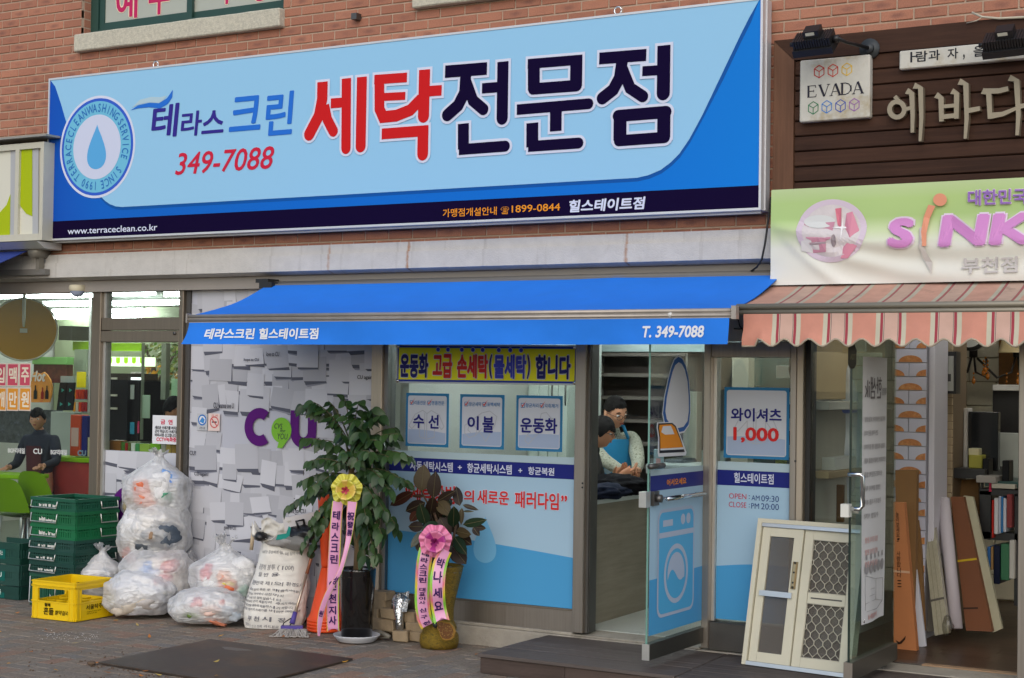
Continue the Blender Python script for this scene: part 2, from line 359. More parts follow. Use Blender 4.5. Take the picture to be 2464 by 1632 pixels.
# ================================================================== ground
bm_=MB()
GROUND=mat('joint_dirt',(.105,.088,.070),.95,var=.3,vs=12,bump=.5,bs=90)
bm_.poly([(-400,-400,-.012),(400,-400,-.012),(400,400,-.012),(-400,400,-.012)])
sidewalk=bpy.data.objects.new('sidewalk',bm_.mesh('sidewalk',GROUND));COL.objects.link(sidewalk);ORG['sidewalk']=Vector()
tag(sidewalk,kind='structure')
def paver_material():
 m=bpy.data.materials.new('paver');m.use_nodes=True;nt=m.node_tree;b=nt.nodes['Principled BSDF'];L=nt.links.new
 g=nt.nodes.new('ShaderNodeNewGeometry');oi=nt.nodes.new('ShaderNodeObjectInfo')
 ad=nt.nodes.new('ShaderNodeMath');ad.operation='ADD';L(oi.outputs['Random'],ad.inputs[0]);L(g.outputs['Random Per Island'],ad.inputs[1])
 fr=nt.nodes.new('ShaderNodeMath');fr.operation='FRACT';L(ad.outputs[0],fr.inputs[0])
 cr=nt.nodes.new('ShaderNodeValToRGB');e=cr.color_ramp;e.interpolation='CONSTANT'
 e.elements[0].color=(0.2223,0.1778,0.1368,1);e.elements[1].position=.86;e.elements[1].color=(0.1778,0.1539,0.1300,1)
 for p,c in ((.2,(0.2485,0.1744,0.1277)),(.36,(0.2075,0.1778,0.1482)),(.52,(0.2759,0.1664,0.1151)),(.64,(0.1892,0.1721,0.1539)),(.76,(0.2451,0.2006,0.1562))):
  k=e.elements.new(p);k.color=(*c,1)
 L(fr.outputs[0],cr.inputs[0])
 n=nt.nodes.new('ShaderNodeTexNoise');n.inputs['Scale'].default_value=1.6;n.inputs['Detail'].default_value=9;n.inputs['Roughness'].default_value=.72;L(g.outputs['Position'],n.inputs[0])
 mr=nt.nodes.new('ShaderNodeMapRange');mr.inputs[1].default_value=.38;mr.inputs[2].default_value=.66;L(n.outputs[0],mr.inputs[0])
 mx=nt.nodes.new('ShaderNodeMix');mx.data_type='RGBA';mx.inputs['B'].default_value=(0.2006,0.1596,0.1220,1)
 k2=nt.nodes.new('ShaderNodeMath');k2.operation='MULTIPLY';k2.inputs[1].default_value=.75;L(mr.outputs[0],k2.inputs[0])
 L(k2.outputs[0],mx.inputs['Factor']);L(cr.outputs[0],mx.inputs['A'])
 n3=nt.nodes.new('ShaderNodeTexNoise');n3.inputs['Scale'].default_value=70;n3.inputs['Detail'].default_value=5;L(g.outputs['Position'],n3.inputs[0])
 hs=nt.nodes.new('ShaderNodeHueSaturation');m2=nt.nodes.new('ShaderNodeMapRange');m2.inputs[1].default_value=.3;m2.inputs[2].default_value=.7;m2.inputs[3].default_value=.72;m2.inputs[4].default_value=1.28
 L(n3.outputs[0],m2.inputs[0]);L(m2.outputs[0],hs.inputs['Value']);L(mx.outputs['Result'],hs.inputs['Color']);L(hs.outputs[0],b.inputs['Base Color'])
 b.inputs['Roughness'].default_value=.82
 bp=nt.nodes.new('ShaderNodeBump');bp.inputs['Strength'].default_value=.35;bp.inputs['Distance'].default_value=.004;L(n3.outputs[0],bp.inputs['Height']);L(bp.outputs[0],b.inputs['Normal'])
 return m
PAVER=paver_material()
def paver_mesh(spots):
 bm=MB()
 for (x,y,lx,ly,dz) in spots:
  a,b,c=lx/2-.0025,ly/2-.0025,.005
  bm.add([(x-a,y-b,-.05+dz),(x+a,y-b,-.05+dz),(x+a,y+b,-.05+dz),(x-a,y+b,-.05+dz),
    (x-a,y-b,-.005+dz),(x+a,y-b,-.005+dz),(x+a,y+b,-.005+dz),(x-a,y+b,-.005+dz),
    (x-a+c,y-b+c,dz),(x+a-c,y-b+c,dz),(x+a-c,y+b-c,dz),(x-a+c,y+b-c,dz)],
   [(0,1,5,4),(1,2,6,5),(2,3,7,6),(3,0,4,7),(4,5,9,8),(5,6,10,9),(6,7,11,10),(7,4,8,11),(8,9,10,11)])
 return bm
pv=[]
A_=.105
for i in range(-48,26):
 for j in range(-34,3):
  t=(i-j)%4
  x,y=i*A_,j*A_
  if x>-1.05:continue
  if t==0:pv.append((x+A_,y+A_/2,2*A_,A_))
  elif t==2:pv.append((x+A_/2,y,A_,2*A_))
for i in range(-10,32):
 for j in range(-16,2):
  pv.append((i*A_+A_/2+.002,j*2*A_+(A_ if i%2 else 0),A_,2*A_))
def inframe(P,mg=70):
 x,y=pr(P);return -mg<x<2464+mg and -mg<y<1632+mg
vis,oth=[],[]
for p in pv:
 if p[0]<-4.9 or p[1]>.14:continue
 dz=R0.uniform(-.003,.0)
 P=(p[0],p[1],0)
 under=(p[0]>.30 and p[1]>-.72) or (p[0]>.7)
 (vis if inframe(P,20) and not under else oth).append((p[0],p[1],p[2],p[3],dz))
vis.sort(key=lambda p:(Vector((p[0],p[1],0))-CAM).dot(FWD))
pmH=paver_mesh([(0,0,2*A_,A_,0)]).mesh('paver',PAVER);pmV=paver_mesh([(0,0,A_,2*A_,0)]).mesh('paver',PAVER)
for p in vis[:300]:
 piece('paver',pmH if p[2]>p[3] else pmV,sidewalk,(p[0],p[1],p[4]),rot=(R0.gauss(0,.004),R0.gauss(0,.004),R0.gauss(0,.006)))
part('paver_field',paver_mesh(vis[300:]+[p for p in oth if p[0]>-6 and p[1]>-3.4]),PAVER,sidewalk,kind='stuff')
# ================================================================== brick building
bld=root('brick_building','red brick building above the shops with a pale concrete band over their windows','building',(0,.3,0))
BX0,BX1,BZ0,BZ1=-5.2,4.2,2.613,5.4
BW,BH=.1917,.066
zc=fp(51,140+350/7.84).z
xr=fp(160/7.84,140+1050/7.84);row0=math.floor((xr.z-zc)/BH)
def brick_material():
 m=bpy.data.materials.new('red_brick');m.use_nodes=True;nt=m.node_tree;b=nt.nodes['Principled BSDF'];L=nt.links.new
 g=nt.nodes.new('ShaderNodeNewGeometry');oi=nt.nodes.new('ShaderNodeObjectInfo')
 ad=nt.nodes.new('ShaderNodeMath');ad.operation='ADD';L(oi.outputs['Random'],ad.inputs[0]);L(g.outputs['Random Per Island'],ad.inputs[1])
 fr=nt.nodes.new('ShaderNodeMath');fr.operation='FRACT';L(ad.outputs[0],fr.inputs[0])
 cr=nt.nodes.new('ShaderNodeValToRGB');e=cr.color_ramp
 e.elements[0].color=(.350,.112,.046,1);e.elements[1].color=(.420,.150,.068,1)
 for p,c in ((.3,(.395,.128,.054)),(.55,(.368,.120,.052)),(.8,(.440,.146,.060))):
  k=e.elements.new(p);k.color=(*c,1)
 L(fr.outputs[0],cr.inputs[0])
 uv=nt.nodes.new('ShaderNodeUVMap');mp=nt.nodes.new('ShaderNodeMapping');mp.inputs['Location'].default_value=(-.5/.30,-.5/.36,0);mp.inputs['Scale'].default_value=(1/.30,1/.36,1)
 L(uv.outputs[0],mp.inputs[0])
 n=nt.nodes.new('ShaderNodeTexNoise');n.inputs['Scale'].default_value=34;n.inputs['Detail'].default_value=5;L(g.outputs['Position'],n.inputs[0])
 ln=nt.nodes.new('ShaderNodeVectorMath');ln.operation='LENGTH';L(mp.outputs[0],ln.inputs[0])
 dd=nt.nodes.new('ShaderNodeMath');dd.operation='MULTIPLY_ADD';L(n.outputs[0],dd.inputs[0]);dd.inputs[1].default_value=1.1;L(ln.outputs['Value'],dd.inputs[2])
 mr=nt.nodes.new('ShaderNodeMapRange');mr.inputs[1].default_value=1.6;mr.inputs[2].default_value=.8;L(dd.outputs[0],mr.inputs[0])
 f2=nt.nodes.new('ShaderNodeMath');f2.operation='MULTIPLY';L(fr.outputs[0],f2.inputs[0]);f2.inputs[1].default_value=7.31
 f3=nt.nodes.new('ShaderNodeMath');f3.operation='FRACT';L(f2.outputs[0],f3.inputs[0])
 mk=nt.nodes.new('ShaderNodeMapRange');mk.inputs[1].default_value=.35;mk.inputs[2].default_value=.8;mk.inputs[4].default_value=.6;L(f3.outputs[0],mk.inputs[0])
 mm=nt.nodes.new('ShaderNodeMath');mm.operation='MULTIPLY';L(mr.outputs[0],mm.inputs[0]);L(mk.outputs[0],mm.inputs[1])
 mx=nt.nodes.new('ShaderNodeMix');mx.data_type='RGBA';mx.inputs['B'].default_value=(.175,.062,.042,1);L(mm.outputs[0],mx.inputs['Factor']);L(cr.outputs[0],mx.inputs['A'])
 n2=nt.nodes.new('ShaderNodeTexNoise');n2.inputs['Scale'].default_value=130;n2.inputs['Detail'].default_value=3;L(g.outputs['Position'],n2.inputs[0])
 n4=nt.nodes.new('ShaderNodeTexNoise');n4.inputs['Scale'].default_value=1.3;n4.inputs['Detail'].default_value=6;L(g.outputs['Position'],n4.inputs[0])
 s_=nt.nodes.new('ShaderNodeMath');s_.operation='ADD';L(n2.outputs[0],s_.inputs[0]);L(n4.outputs[0],s_.inputs[1])
 hs=nt.nodes.new('ShaderNodeHueSaturation');hs.inputs['Saturation'].default_value=.86;m2=nt.nodes.new('ShaderNodeMapRange');m2.inputs[1].default_value=.7;m2.inputs[2].default_value=1.3;m2.inputs[3].default_value=.82;m2.inputs[4].default_value=1.15
 L(s_.outputs[0],m2.inputs[0]);L(m2.outputs[0],hs.inputs['Value']);L(mx.outputs['Result'],hs.inputs['Color']);L(hs.outputs[0],b.inputs['Base Color'])
 b.inputs['Roughness'].default_value=.8
 bp=nt.nodes.new('ShaderNodeBump');bp.inputs['Strength'].default_value=.3;bp.inputs['Distance'].default_value=.004;L(n2.outputs[0],bp.inputs['Height']);L(bp.outputs[0],b.inputs['Normal'])
 return m
BRICK=brick_material()
MORTAR=mat('mortar',(.47,.35,.26),.9,var=.14,vs=14,bump=.3,bs=120)
def brick_mesh(spots,off):
 me=bpy.data.meshes.new('brick');V,Fc,U=[],[],[]
 for (x0,x1,z0,z1,y0,y1) in spots:
  b=len(V);c=.003
  V+=[(x0+c,y0,z0+c),(x1-c,y0,z0+c),(x1-c,y0,z1-c),(x0+c,y0,z1-c),(x0,y0+c,z0),(x1,y0+c,z0),(x1,y0+c,z1),(x0,y0+c,z1),(x0,y1,z0),(x1,y1,z0),(x1,y1,z1),(x0,y1,z1)]
  for f in ((0,1,2,3),(0,4,5,1),(1,5,6,2),(2,6,7,3),(3,7,4,0),(4,8,9,5),(5,9,10,6),(6,10,11,7),(7,11,8,4)):
   Fc.append([b+i for i in f])
   for i in f:
    v=V[b+i];U.append(((v[0]-x0)/.19,(v[2]-z0)/(z1-z0)))
 me.from_pydata([tuple(Vector(v)-off) for v in V],[],Fc)
 ul=me.uv_layers.new(name='UVMap')
 for i,u in enumerate(U):ul.data[i].uv=u
 me.materials.append(BRICK);me.update();return me
WX0,WX1,WZ0=fp(195.8,0).x,fp(682,10).x,fp(300,70,-.03).z+.0
W2X0=fp(1003,8).x
J=.0105
full,spec=[],[]
nrow0=int((BZ0-zc)/BH)-2
for k in range(nrow0,int((BZ1-zc)/BH)+1):
 z0,z1=zc+k*BH+J/2,zc+(k+1)*BH-J/2
 z0=max(z0,BZ0+.001)
 if z1-z0<.01:continue
 sh=0 if (k-row0)%2==0 else BW/2
 n0=int((BX0-xr.x)/BW)
 for i in range(n0,n0+60):
  x0,x1=xr.x+sh+i*BW+J/2,xr.x+sh+(i+1)*BW-J/2
  if x1>BX1:break
  zm=(z0+z1)/2
  if x0>-3.98 and x1<1.64 and z0>2.76 and z1<3.88:continue
  if x0>1.74 and z1<3.66:continue
  if x1<-4.1 and z1<3.40:continue
  cuts=[(x0,x1)]
  for (a,b,zz) in ((WX0,WX1,WZ0),(W2X0,W2X0+1.85,WZ0)):
   if zm>zz:
    nc=[]
    for (p,q) in cuts:
     if q<=a or p>=b:nc.append((p,q));continue
     if p<a:nc.append((p,a))
     if q>b:nc.append((b,q))
    cuts=nc
  for (p,q) in cuts:
   if q-p>.012:(full if q-p>.17 and z1-z0>.05 else spec).append((p,q,z0,z1))
wall=MB();wall_y=.007
def wrect(x0,x1,z0,z1):wall.box(x0,x1,wall_y,.24,z0,z1)
wrect(BX0,WX0,WZ0,BZ1);wrect(WX1,W2X0,WZ0,BZ1);wrect(W2X0+1.85,BX1,WZ0,BZ1);wrect(BX0,BX1,BZ0,WZ0-.0005)
bw=part('brick_wall',wall,MORTAR,bld)
vis=[b for b in full if inframe(((b[0]+b[1])/2,0,(b[2]+b[3])/2),10)]
vis.sort(key=lambda b:(Vector(((b[0]+b[1])/2,0,(b[2]+b[3])/2))-CAM).dot(FWD))
L_,H_=BW-J,BH-J
bmes=[brick_mesh([(-L_/2,L_/2,-H_/2,H_/2,-.012,.018)],Vector())]
for b in vis[:300]:
 piece('brick',bmes[0],bw,((b[0]+b[1])/2,.012+R0.gauss(0,.0008)-.0,(b[2]+b[3])/2),rot=(0,R0.gauss(0,.002),R0.gauss(0,.002)))
s3=set(vis[:300])
rest=[b for b in full if b not in s3]+spec
me=brick_mesh([(b[0],b[1],b[2],b[3],R0.gauss(0,.0008),.03) for b in rest]+
 [(WX0-.0015-.001,WX0+.0005,zc+k*BH+J/2,zc+(k+1)*BH-J/2,.004,.11) for k in range(int((WZ0-zc)/BH)+1,int((BZ1-zc)/BH)) if 0]
 ,ORG[bw.name])
part('brick_field',me,None,bw,kind='stuff')
rv=MB()
for k in range(int((WZ0-zc)/BH)-1,int((BZ1-zc)/BH)):
 if zc+k*BH+J/2>WZ0-.02:rv.box(WX0-.02,WX0+.0025,.035,.098,max(WZ0,zc+k*BH+J/2),zc+(k+1)*BH-J/2)
part('reveal_brick',rv,BRICK,bw,kind='stuff')
GREEN=mat('green_frame',(.018,.060,.048),.45,var=.1,vs=6)
SILLM=mat('granite_sill',(.55,.52,.42),.85,var=.25,vs=60,bump=.5,bs=160,col2=(.25,.23,.19),c2s=5,c2t=.58)
FROST=mat('frosted_pane',(.42,.44,.38),.25,var=.05,vs=2)
PINK=flat('pink_letter',190,40,95);CREAM=flat('cream_letter',232,214,186)
def upper_window(x0,x1,px_letters):
 w=part('window',MB().box(x0,x1,.20,.23,WZ0,BZ1-.2),FROST,bld)
 f=MB();fy0,fy1=.10,.17;fw=.075
 f.box(x0,x0+fw,fy0,fy1,WZ0,BZ1-.2);f.box(x1-fw,x1,fy0,fy1,WZ0,BZ1-.2);f.box(x0+fw,x1-fw,fy0,fy1,WZ0,WZ0+.055);f.box(x0+fw,x1-fw,fy0,fy1,BZ1-.27,BZ1-.2)
 part('frame',f,GREEN,w)
 xm=(x0+x1)/2
 for (a,b,yy) in ((x0+fw+.004,xm+.03,.125),(xm-.03,x1-fw-.004,.150)):
  s=MB();z0,z1=WZ0+.057,BZ1-.28;t=.05
  s.box(a,a+t,yy-.012,yy+.012,z0,z1);s.box(b-t,b,yy-.012,yy+.012,z0,z1);s.box(a+t,b-t,yy-.012,yy+.012,z0,z0+t);s.box(a+t,b-t,yy-.012,yy+.012,z1-t,z1)
  part('sash',s,GREEN,w)
  part('pane',MB().box(a+t,b-t,yy-.003,yy+.003,z0+t,z1-t),FROST,w)
 return w
w1=upper_window(WX0+.004,WX1,None)
yl=.1205
for (s,bl,tr,Y) in (('예',(728,130),(868,-110),.1215),('수',(932,102),(1072,-140),.1215),('사',(1330,40),(1460,-190),.1465),('랑',(1590,15),(1690,-210),.1465)):
 lo=MB();tbox(lo,s,zA(*bl),zA(*tr),Y-.001,bold=.055,grow=.006);part('letter_outline',lo,CREAM,w1)
 lo=MB();tbox(lo,s,zA(*bl),zA(*tr),Y-.0025,bold=.025);part('letter',lo,PINK,w1)
def sill(xa,xb,zb,zt_,w):
 m=MB();bm=bmesh.new();bmesh.ops.create_cube(bm,size=1)
 for v in bm.verts:v.co=Vector(((xa+xb)/2+v.co.x*(xb-xa),.035+v.co.y*.19,(zb+zt_)/2+v.co.z*(zt_-zb)+(-.012 if v.co.y<0 and v.co.z>0 else 0)))
 bmesh.ops.subdivide_edges(bm,edges=[e for e in bm.edges if abs(e.verts[0].co.x-e.verts[1].co.x)>.5],cuts=28)
 bmesh.ops.bevel(bm,geom=bm.edges[:],offset=.008,segments=1,affect='EDGES')
 for v in bm.verts:v.co+=Vector((noise.noise(v.co*7)*.004,noise.noise(v.co*9+Vector((3,1,2)))*.004,noise.noise(v.co*6+Vector((9,1,2)))*.004))
 m.frombm(bm);part('window_sill',m,SILLM,w)
sill(fp(176,108,-.06).x,fp(672,45,-.06).x,fp(190,123,-.06).z,WZ0+.012,w1)
w2=upper_window(W2X0,W2X0+1.85,None)
sill(fp(990,10,-.06).x,fp(990,10,-.06).x+1.98,fp(1010,17,-.06).z,WZ0+.012,w2)
led=MB()
led.box(BX0,BX1,-.045,.20,2.549,2.612)
led.add([(BX0,-.06,2.437),(BX1,-.06,2.437),(BX1,-.06,2.5475),(BX0,-.06,2.5475),(BX0,-.045,2.5485),(BX1,-.045,2.5485),
  (BX0,.0,2.418),(BX1,.0,2.418),(BX0,.22,2.418),(BX1,.22,2.418)],
  [(0,1,2,3),(3,2,5,4),(6,7,1,0),(8,9,7,6)])
def ledge_material():
 m=CONC;nt=m.node_tree;b=nt.nodes['Principled BSDF'];L=nt.links.new
 src=b.inputs['Base Color'].links[0].from_socket
 g=nt.nodes.new('ShaderNodeNewGeometry')
 mp=nt.nodes.new('ShaderNodeMapping');mp.inputs['Scale'].default_value=(16,1,1.2);L(g.outputs['Position'],mp.inputs[0])
 n=nt.nodes.new('ShaderNodeTexNoise');n.inputs['Scale'].default_value=1;n.inputs['Detail'].default_value=5;L(mp.outputs[0],n.inputs[0])
 mr=nt.nodes.new('ShaderNodeMapRange');mr.inputs[1].default_value=.58;mr.inputs[2].default_value=.75;mr.inputs[4].default_value=.45;L(n.outputs[0],mr.inputs[0])
 mx=nt.nodes.new('ShaderNodeMix');mx.data_type='RGBA';mx.inputs['B'].default_value=(.20,.17,.13,1);L(mr.outputs[0],mx.inputs['Factor']);L(src,mx.inputs['A'])
 prev=mx.outputs['Result']
 sx=nt.nodes.new('ShaderNodeSeparateXYZ');L(g.outputs['Position'],sx.inputs[0])
 for (px,py,w,k) in ((980,628,.012,.8),(790,600,.010,.55),(1506,600,.012,.7)):
  X=fp(px,py,-.06).x
  nn=nt.nodes.new('ShaderNodeTexNoise');nn.inputs['Scale'].default_value=30;nn.inputs['Detail'].default_value=4;L(g.outputs['Position'],nn.inputs[0])
  d=nt.nodes.new('ShaderNodeMath');d.operation='SUBTRACT';L(sx.outputs[0],d.inputs[0]);d.inputs[1].default_value=X
  a=nt.nodes.new('ShaderNodeMath');a.operation='ABSOLUTE';L(d.outputs[0],a.inputs[0])
  a2=nt.nodes.new('ShaderNodeMath');a2.operation='MULTIPLY_ADD';L(nn.outputs[0],a2.inputs[0]);a2.inputs[1].default_value=.03;L(a.outputs[0],a2.inputs[2])
  r=nt.nodes.new('ShaderNodeMapRange');r.inputs[1].default_value=.030;r.inputs[2].default_value=.014;r.inputs[3].default_value=0;r.inputs[4].default_value=k;L(a2.outputs[0],r.inputs[0])
  x2=nt.nodes.new('ShaderNodeMix');x2.data_type='RGBA';x2.inputs['B'].default_value=(.36,.15,.045,1);L(r.outputs[0],x2.inputs['Factor']);L(prev,x2.inputs['A']);prev=x2.outputs['Result']
 L(prev,b.inputs['Base Color'])
ledge_material()
part('concrete_band',led,CONC,bld)
FASC=mat('painted_fascia',(.33,.30,.27),.6,var=.06,vs=5)
part('fascia',MB().box(BX0,BX1,.045,.20,2.33,2.4175),FASC,bld)
INNER=mat('plaster',(.55,.55,.52),.85,var=.04,vs=2)
part('party_wall',MB().box(-1.10,-1.03,.30,4.6,0,2.6),INNER,bld)
part('party_wall',MB().box(1.775,1.835,.30,4.6,0,2.6),INNER,bld)
part('rear_wall',MB().box(-9.0,4.6,4.6,4.75,0,2.6),INNER,bld)
part('side_wall',MB().box(4.6,4.75,.05,4.75,0,2.6),INNER,bld)
part('ceiling_slab',MB().box(-9.0,4.7,.21,4.75,2.62,2.8),INNER,bld)
part('upper_floor',MB().box(BX0,BX1,.245,4.75,2.81,5.4),INNER,bld)
part('wall_bracket',MB().box(fp(862,40).x-.02,fp(862,40).x+.025,-.055,.01,fp(862,43).z-.02,fp(862,43).z+.022),STEELD,bld)
# ================================================================== the big laundry sign
def grad_mat(name,stops,axis,a,b,rough=.3):
 """printed colour blend along one axis of the place"""
 m=bpy.data.materials.new(name);m.use_nodes=True;nt=m.node_tree;bs=nt.nodes['Principled BSDF'];L=nt.links.new
 g=nt.nodes.new('ShaderNodeNewGeometry');sx=nt.nodes.new('ShaderNodeSeparateXYZ');L(g.outputs['Position'],sx.inputs[0])
 mr=nt.nodes.new('ShaderNodeMapRange');mr.inputs[1].default_value=a;mr.inputs[2].default_value=b;L(sx.outputs[axis],mr.inputs[0])
 cr=nt.nodes.new('ShaderNodeValToRGB');e=cr.color_ramp;e.elements[0].color=(*stops[0][1],1);e.elements[0].position=stops[0][0];e.elements[1].color=(*stops[-1][1],1);e.elements[1].position=stops[-1][0]
 for p,c in stops[1:-1]:k=e.elements.new(p);k.color=(*c,1)
 L(mr.outputs[0],cr.inputs[0]);L(cr.outputs[0],bs.inputs['Base Color']);bs.inputs['Roughness'].default_value=max(.4,rough);bs.inputs['Specular IOR Level'].default_value=.18;return m
SX0,SX1,SZ0,SZ1,SY=-4.054,1.700,2.709,3.940,-.16
sg=root('shop_sign','huge pale and royal blue laundry sign with red and navy lettering on the brick wall','sign',(-1.18,-.09,SZ0))
fr=MB()
t=.014
fr.box(SX0,SX1,SY,-.025,SZ1-t,SZ1);fr.box(SX0,SX1,SY,-.025,SZ0,SZ0+t)
fr.box(SX0,SX0+t,SY,-.025,SZ0+t,SZ1-t);fr.box(SX1-t,SX1,SY,-.025,SZ0+t,SZ1-t)
SIGNFR=mat('sign_frame',(.66,.67,.69),.35,.35)
part('frame',fr,SIGNFR,sg)
part('frame_rail',MB().box(SX1,SX1+.006,SY+.055,SY+.066,SZ0+.004,SZ1-.004).box(SX0+.02,SX1-.02,SY+.05,SY+.075,SZ0-.014,SZ0),SIGNFR,sg)
ROYAL=grad_mat('royal_print',[(0,C(14,80,184)),(.1,C(8,98,198)),(.8,C(2,112,208)),(1,C(0,124,218))],'X',SX0,SX1)
FIELD=flat('pale_blue_print',150,202,236,.3);NAVY=mat('navy_print',C(20,9,48),.55,spec=.04);RED=flat('red_print',205,22,24,.3)
ROYALD=flat('royal_dark_print',6,84,164,.3);OUTL=flat('letter_white',214,220,240,.3);INDIGO=flat('indigo_print',52,40,140,.3);CLEANB=flat('clean_blue_print',38,112,212,.3)
ORANGE=flat('orange_print',240,150,36,.3)
a=.0015
part('panel',MB().box(SX0+t,SX1-t,SY+.006,SY+.012,SZ0+t,SZ1-t),ROYAL,sg)
def sp(z,x,y,Y=SY):p=fp(*z(x,y),Y);return Vector((p.x,Y,p.z))
fld=[sp(zA,330,505),sp(zA,345,545),sp(zA,380,650),sp(zA,415,770),sp(zA,470,930),sp(zA,540,1100),sp(zA,600,1195),sp(zA,635,1240),sp(zA,660,1265),sp(zA,690,1285),sp(zA,725,1298),sp(zA,765,1302),
 sp(zA,2143,1225),sp(zB,2095,1078),sp(zB,2165,1062),sp(zB,2240,1030),sp(zB,2300,985),sp(zC,75,830),sp(zC,130,750),sp(zC,200,620),sp(zC,300,410),sp(zC,400,200),sp(zC,450,100),sp(zC,510,5)]
zt0,zt1=SZ1-t-.001,SZ1-t-.001
fld=[Vector((SX0+t+.004,0,zt0))]+fld[1:-1]+[Vector((SX1-t-.012,0,zt1))]
def onY(P,y):return [Vector((p.x,y,p.z)) for p in P]
shd=[Vector((p.x+(.014 if i>13 else .004),0,max(p.z-.022,SZ0+.1))) for i,p in enumerate(fld[6:-1])]
part('print_edge',MB().poly(onY([fld[5]]+shd+[fld[-1],fld[-2]]+fld[6:-2][::-1],SY+.0055)),ROYALD,sg)
part('print_field',MB().poly(onY(fld,SY+.004)),FIELD,sg)
nt_=[sp(zA,290,1395),sp(zC,515,998)]
part('print_band',MB().poly([(SX0+t,SY+.0047,SZ0+t),(SX1-t,SY+.0047,SZ0+t),(SX1-t,SY+.0047,nt_[1].z),(SX0+t,SY+.0047,nt_[0].z)]),NAVY,sg)
Lc=fp(232.7,353.6,SY);LR=(fp(232,230.5,SY).z-fp(232,476.5,SY).z)/2
lg=part('emblem',disc(MB(),(Lc.x,SY+.0032,Lc.z),EX,EZ,LR,64),OUTL,sg)
part('emblem_ring',disc(MB(),(Lc.x,SY+.0022,Lc.z),EX,EZ,LR*.95,64),flat('emblem_blue',52,96,205),lg)
part('emblem_band',disc(MB(),(Lc.x,SY+.0012,Lc.z),EX,EZ,LR*.893,64),flat('emblem_aqua',112,190,222),lg)
part('emblem_disc',disc(MB(),(Lc.x,SY+.0004,Lc.z),EX,EZ,LR*.63,64),flat('emblem_white',205,212,235),lg)
rt=MB()
def ring(s,a0,a1):
 n=len(s)
 for k,ch in enumerate(s):
  if ch==' ':continue
  q=math.radians(a0+(a1-a0)*k/(n-1));er=Vector((math.cos(q),0,math.sin(q)));et=Vector((math.sin(q),0,-math.cos(q)))
  V_=glyphs(ch)[0];asp=(max(v[0] for v in V_)-min(v[0] for v in V_))/.73;hh=LR*.165;ww=hh*asp*.74
  o=Vector((Lc.x,SY-.0003,Lc.z))+er*LR*.68
  tmap(rt,ch,lambda u,v:o+et*(u-.5)*ww+er*v*hh,bold=.009)
ring('TERRACECLEAN',228,117);ring('WASHING',105,48);ring('SERVICE',36,-18);ring('SINCE',-39,-77);ring('1990',-91,-116)
part('emblem_lettering',rt,flat('emblem_letter',40,110,190),lg)
def drop(mb,c,r,Y,m=0):
 pts=[]
 for k in range(40):
  q=2*math.pi*k/40;w=r*math.sin(q)*(.5+.5*abs(math.sin(q/2))**1.0) if q<2*math.pi else 0
  pts.append(Vector((c[0]+r*.95*math.sin(q)*math.sin(q/2)**1.5,Y,c[1]+r*1.15*math.cos(q))))
 return mb.poly(pts,m)
part('emblem_drop',drop(MB(),(Lc.x,Lc.z),LR*.38,SY-.0003),flat('drop_blue',90,170,225),lg)
for s,bl,tr,mm in (('테',(950,872),(1130,645),INDIGO),('라',(1135,862),(1272,692),INDIGO),('스',(1265,845),(1408,688),INDIGO),('크',(1438,832),(1642,596),CLEANB),('린',(1668,858),(1850,568),CLEANB)):
 part('lettering',tbox(MB(),s,zA(*bl),zA(*tr),SY+.0015,bold=.022,shear=.08),mm,sg)
sw=[(820,695),(868,663),(940,647),(1000,650),(1050,618),(1087,565),(1083,612),(1055,655),(1005,683),(935,675),(868,682)]
part('swoosh',MB().poly([sp(zA,x,y,SY+.0012) for x,y in sw]),CLEANB,sg)
sw=[(830,678),(880,628),(950,610),(1010,612),(1048,602),(1030,628),(1000,648),(940,644),(866,660)]
part('swoosh',MB().poly([sp(zA,x,y,SY+.0020) for x,y in sw]),flat('swoosh_pale',178,205,218),sg)
def num(s,bl,tr,mm,Y=SY+.0015,z=zA,**k):part('lettering',tbox(MB(),s,z(*bl),z(*tr),Y,**k),mm,sg)
num('349-7088',(1100,1103),(1725,917),flat('phone_red',205,30,62),bold=.012,shear=.22)
num('www.terraceclean.co.kr',(425,1475),(990,1408),OUTL,bold=.012)
num('가맹점개설안내',(920,1318),(1248,1252),ORANGE,z=zB,bold=.012,Y=SY+.003)
num('☎',(1272,1300),(1322,1252),ORANGE,z=zB,Y=SY+.003)
num('1899-0844',(1338,1290),(1632,1232),ORANGE,z=zB,bold=.01,Y=SY+.003)
num('힐스테이트점',(1687,1290),(2150,1190),OUTL,z=zB,bold=.035,shear=.12,Y=SY+.003)
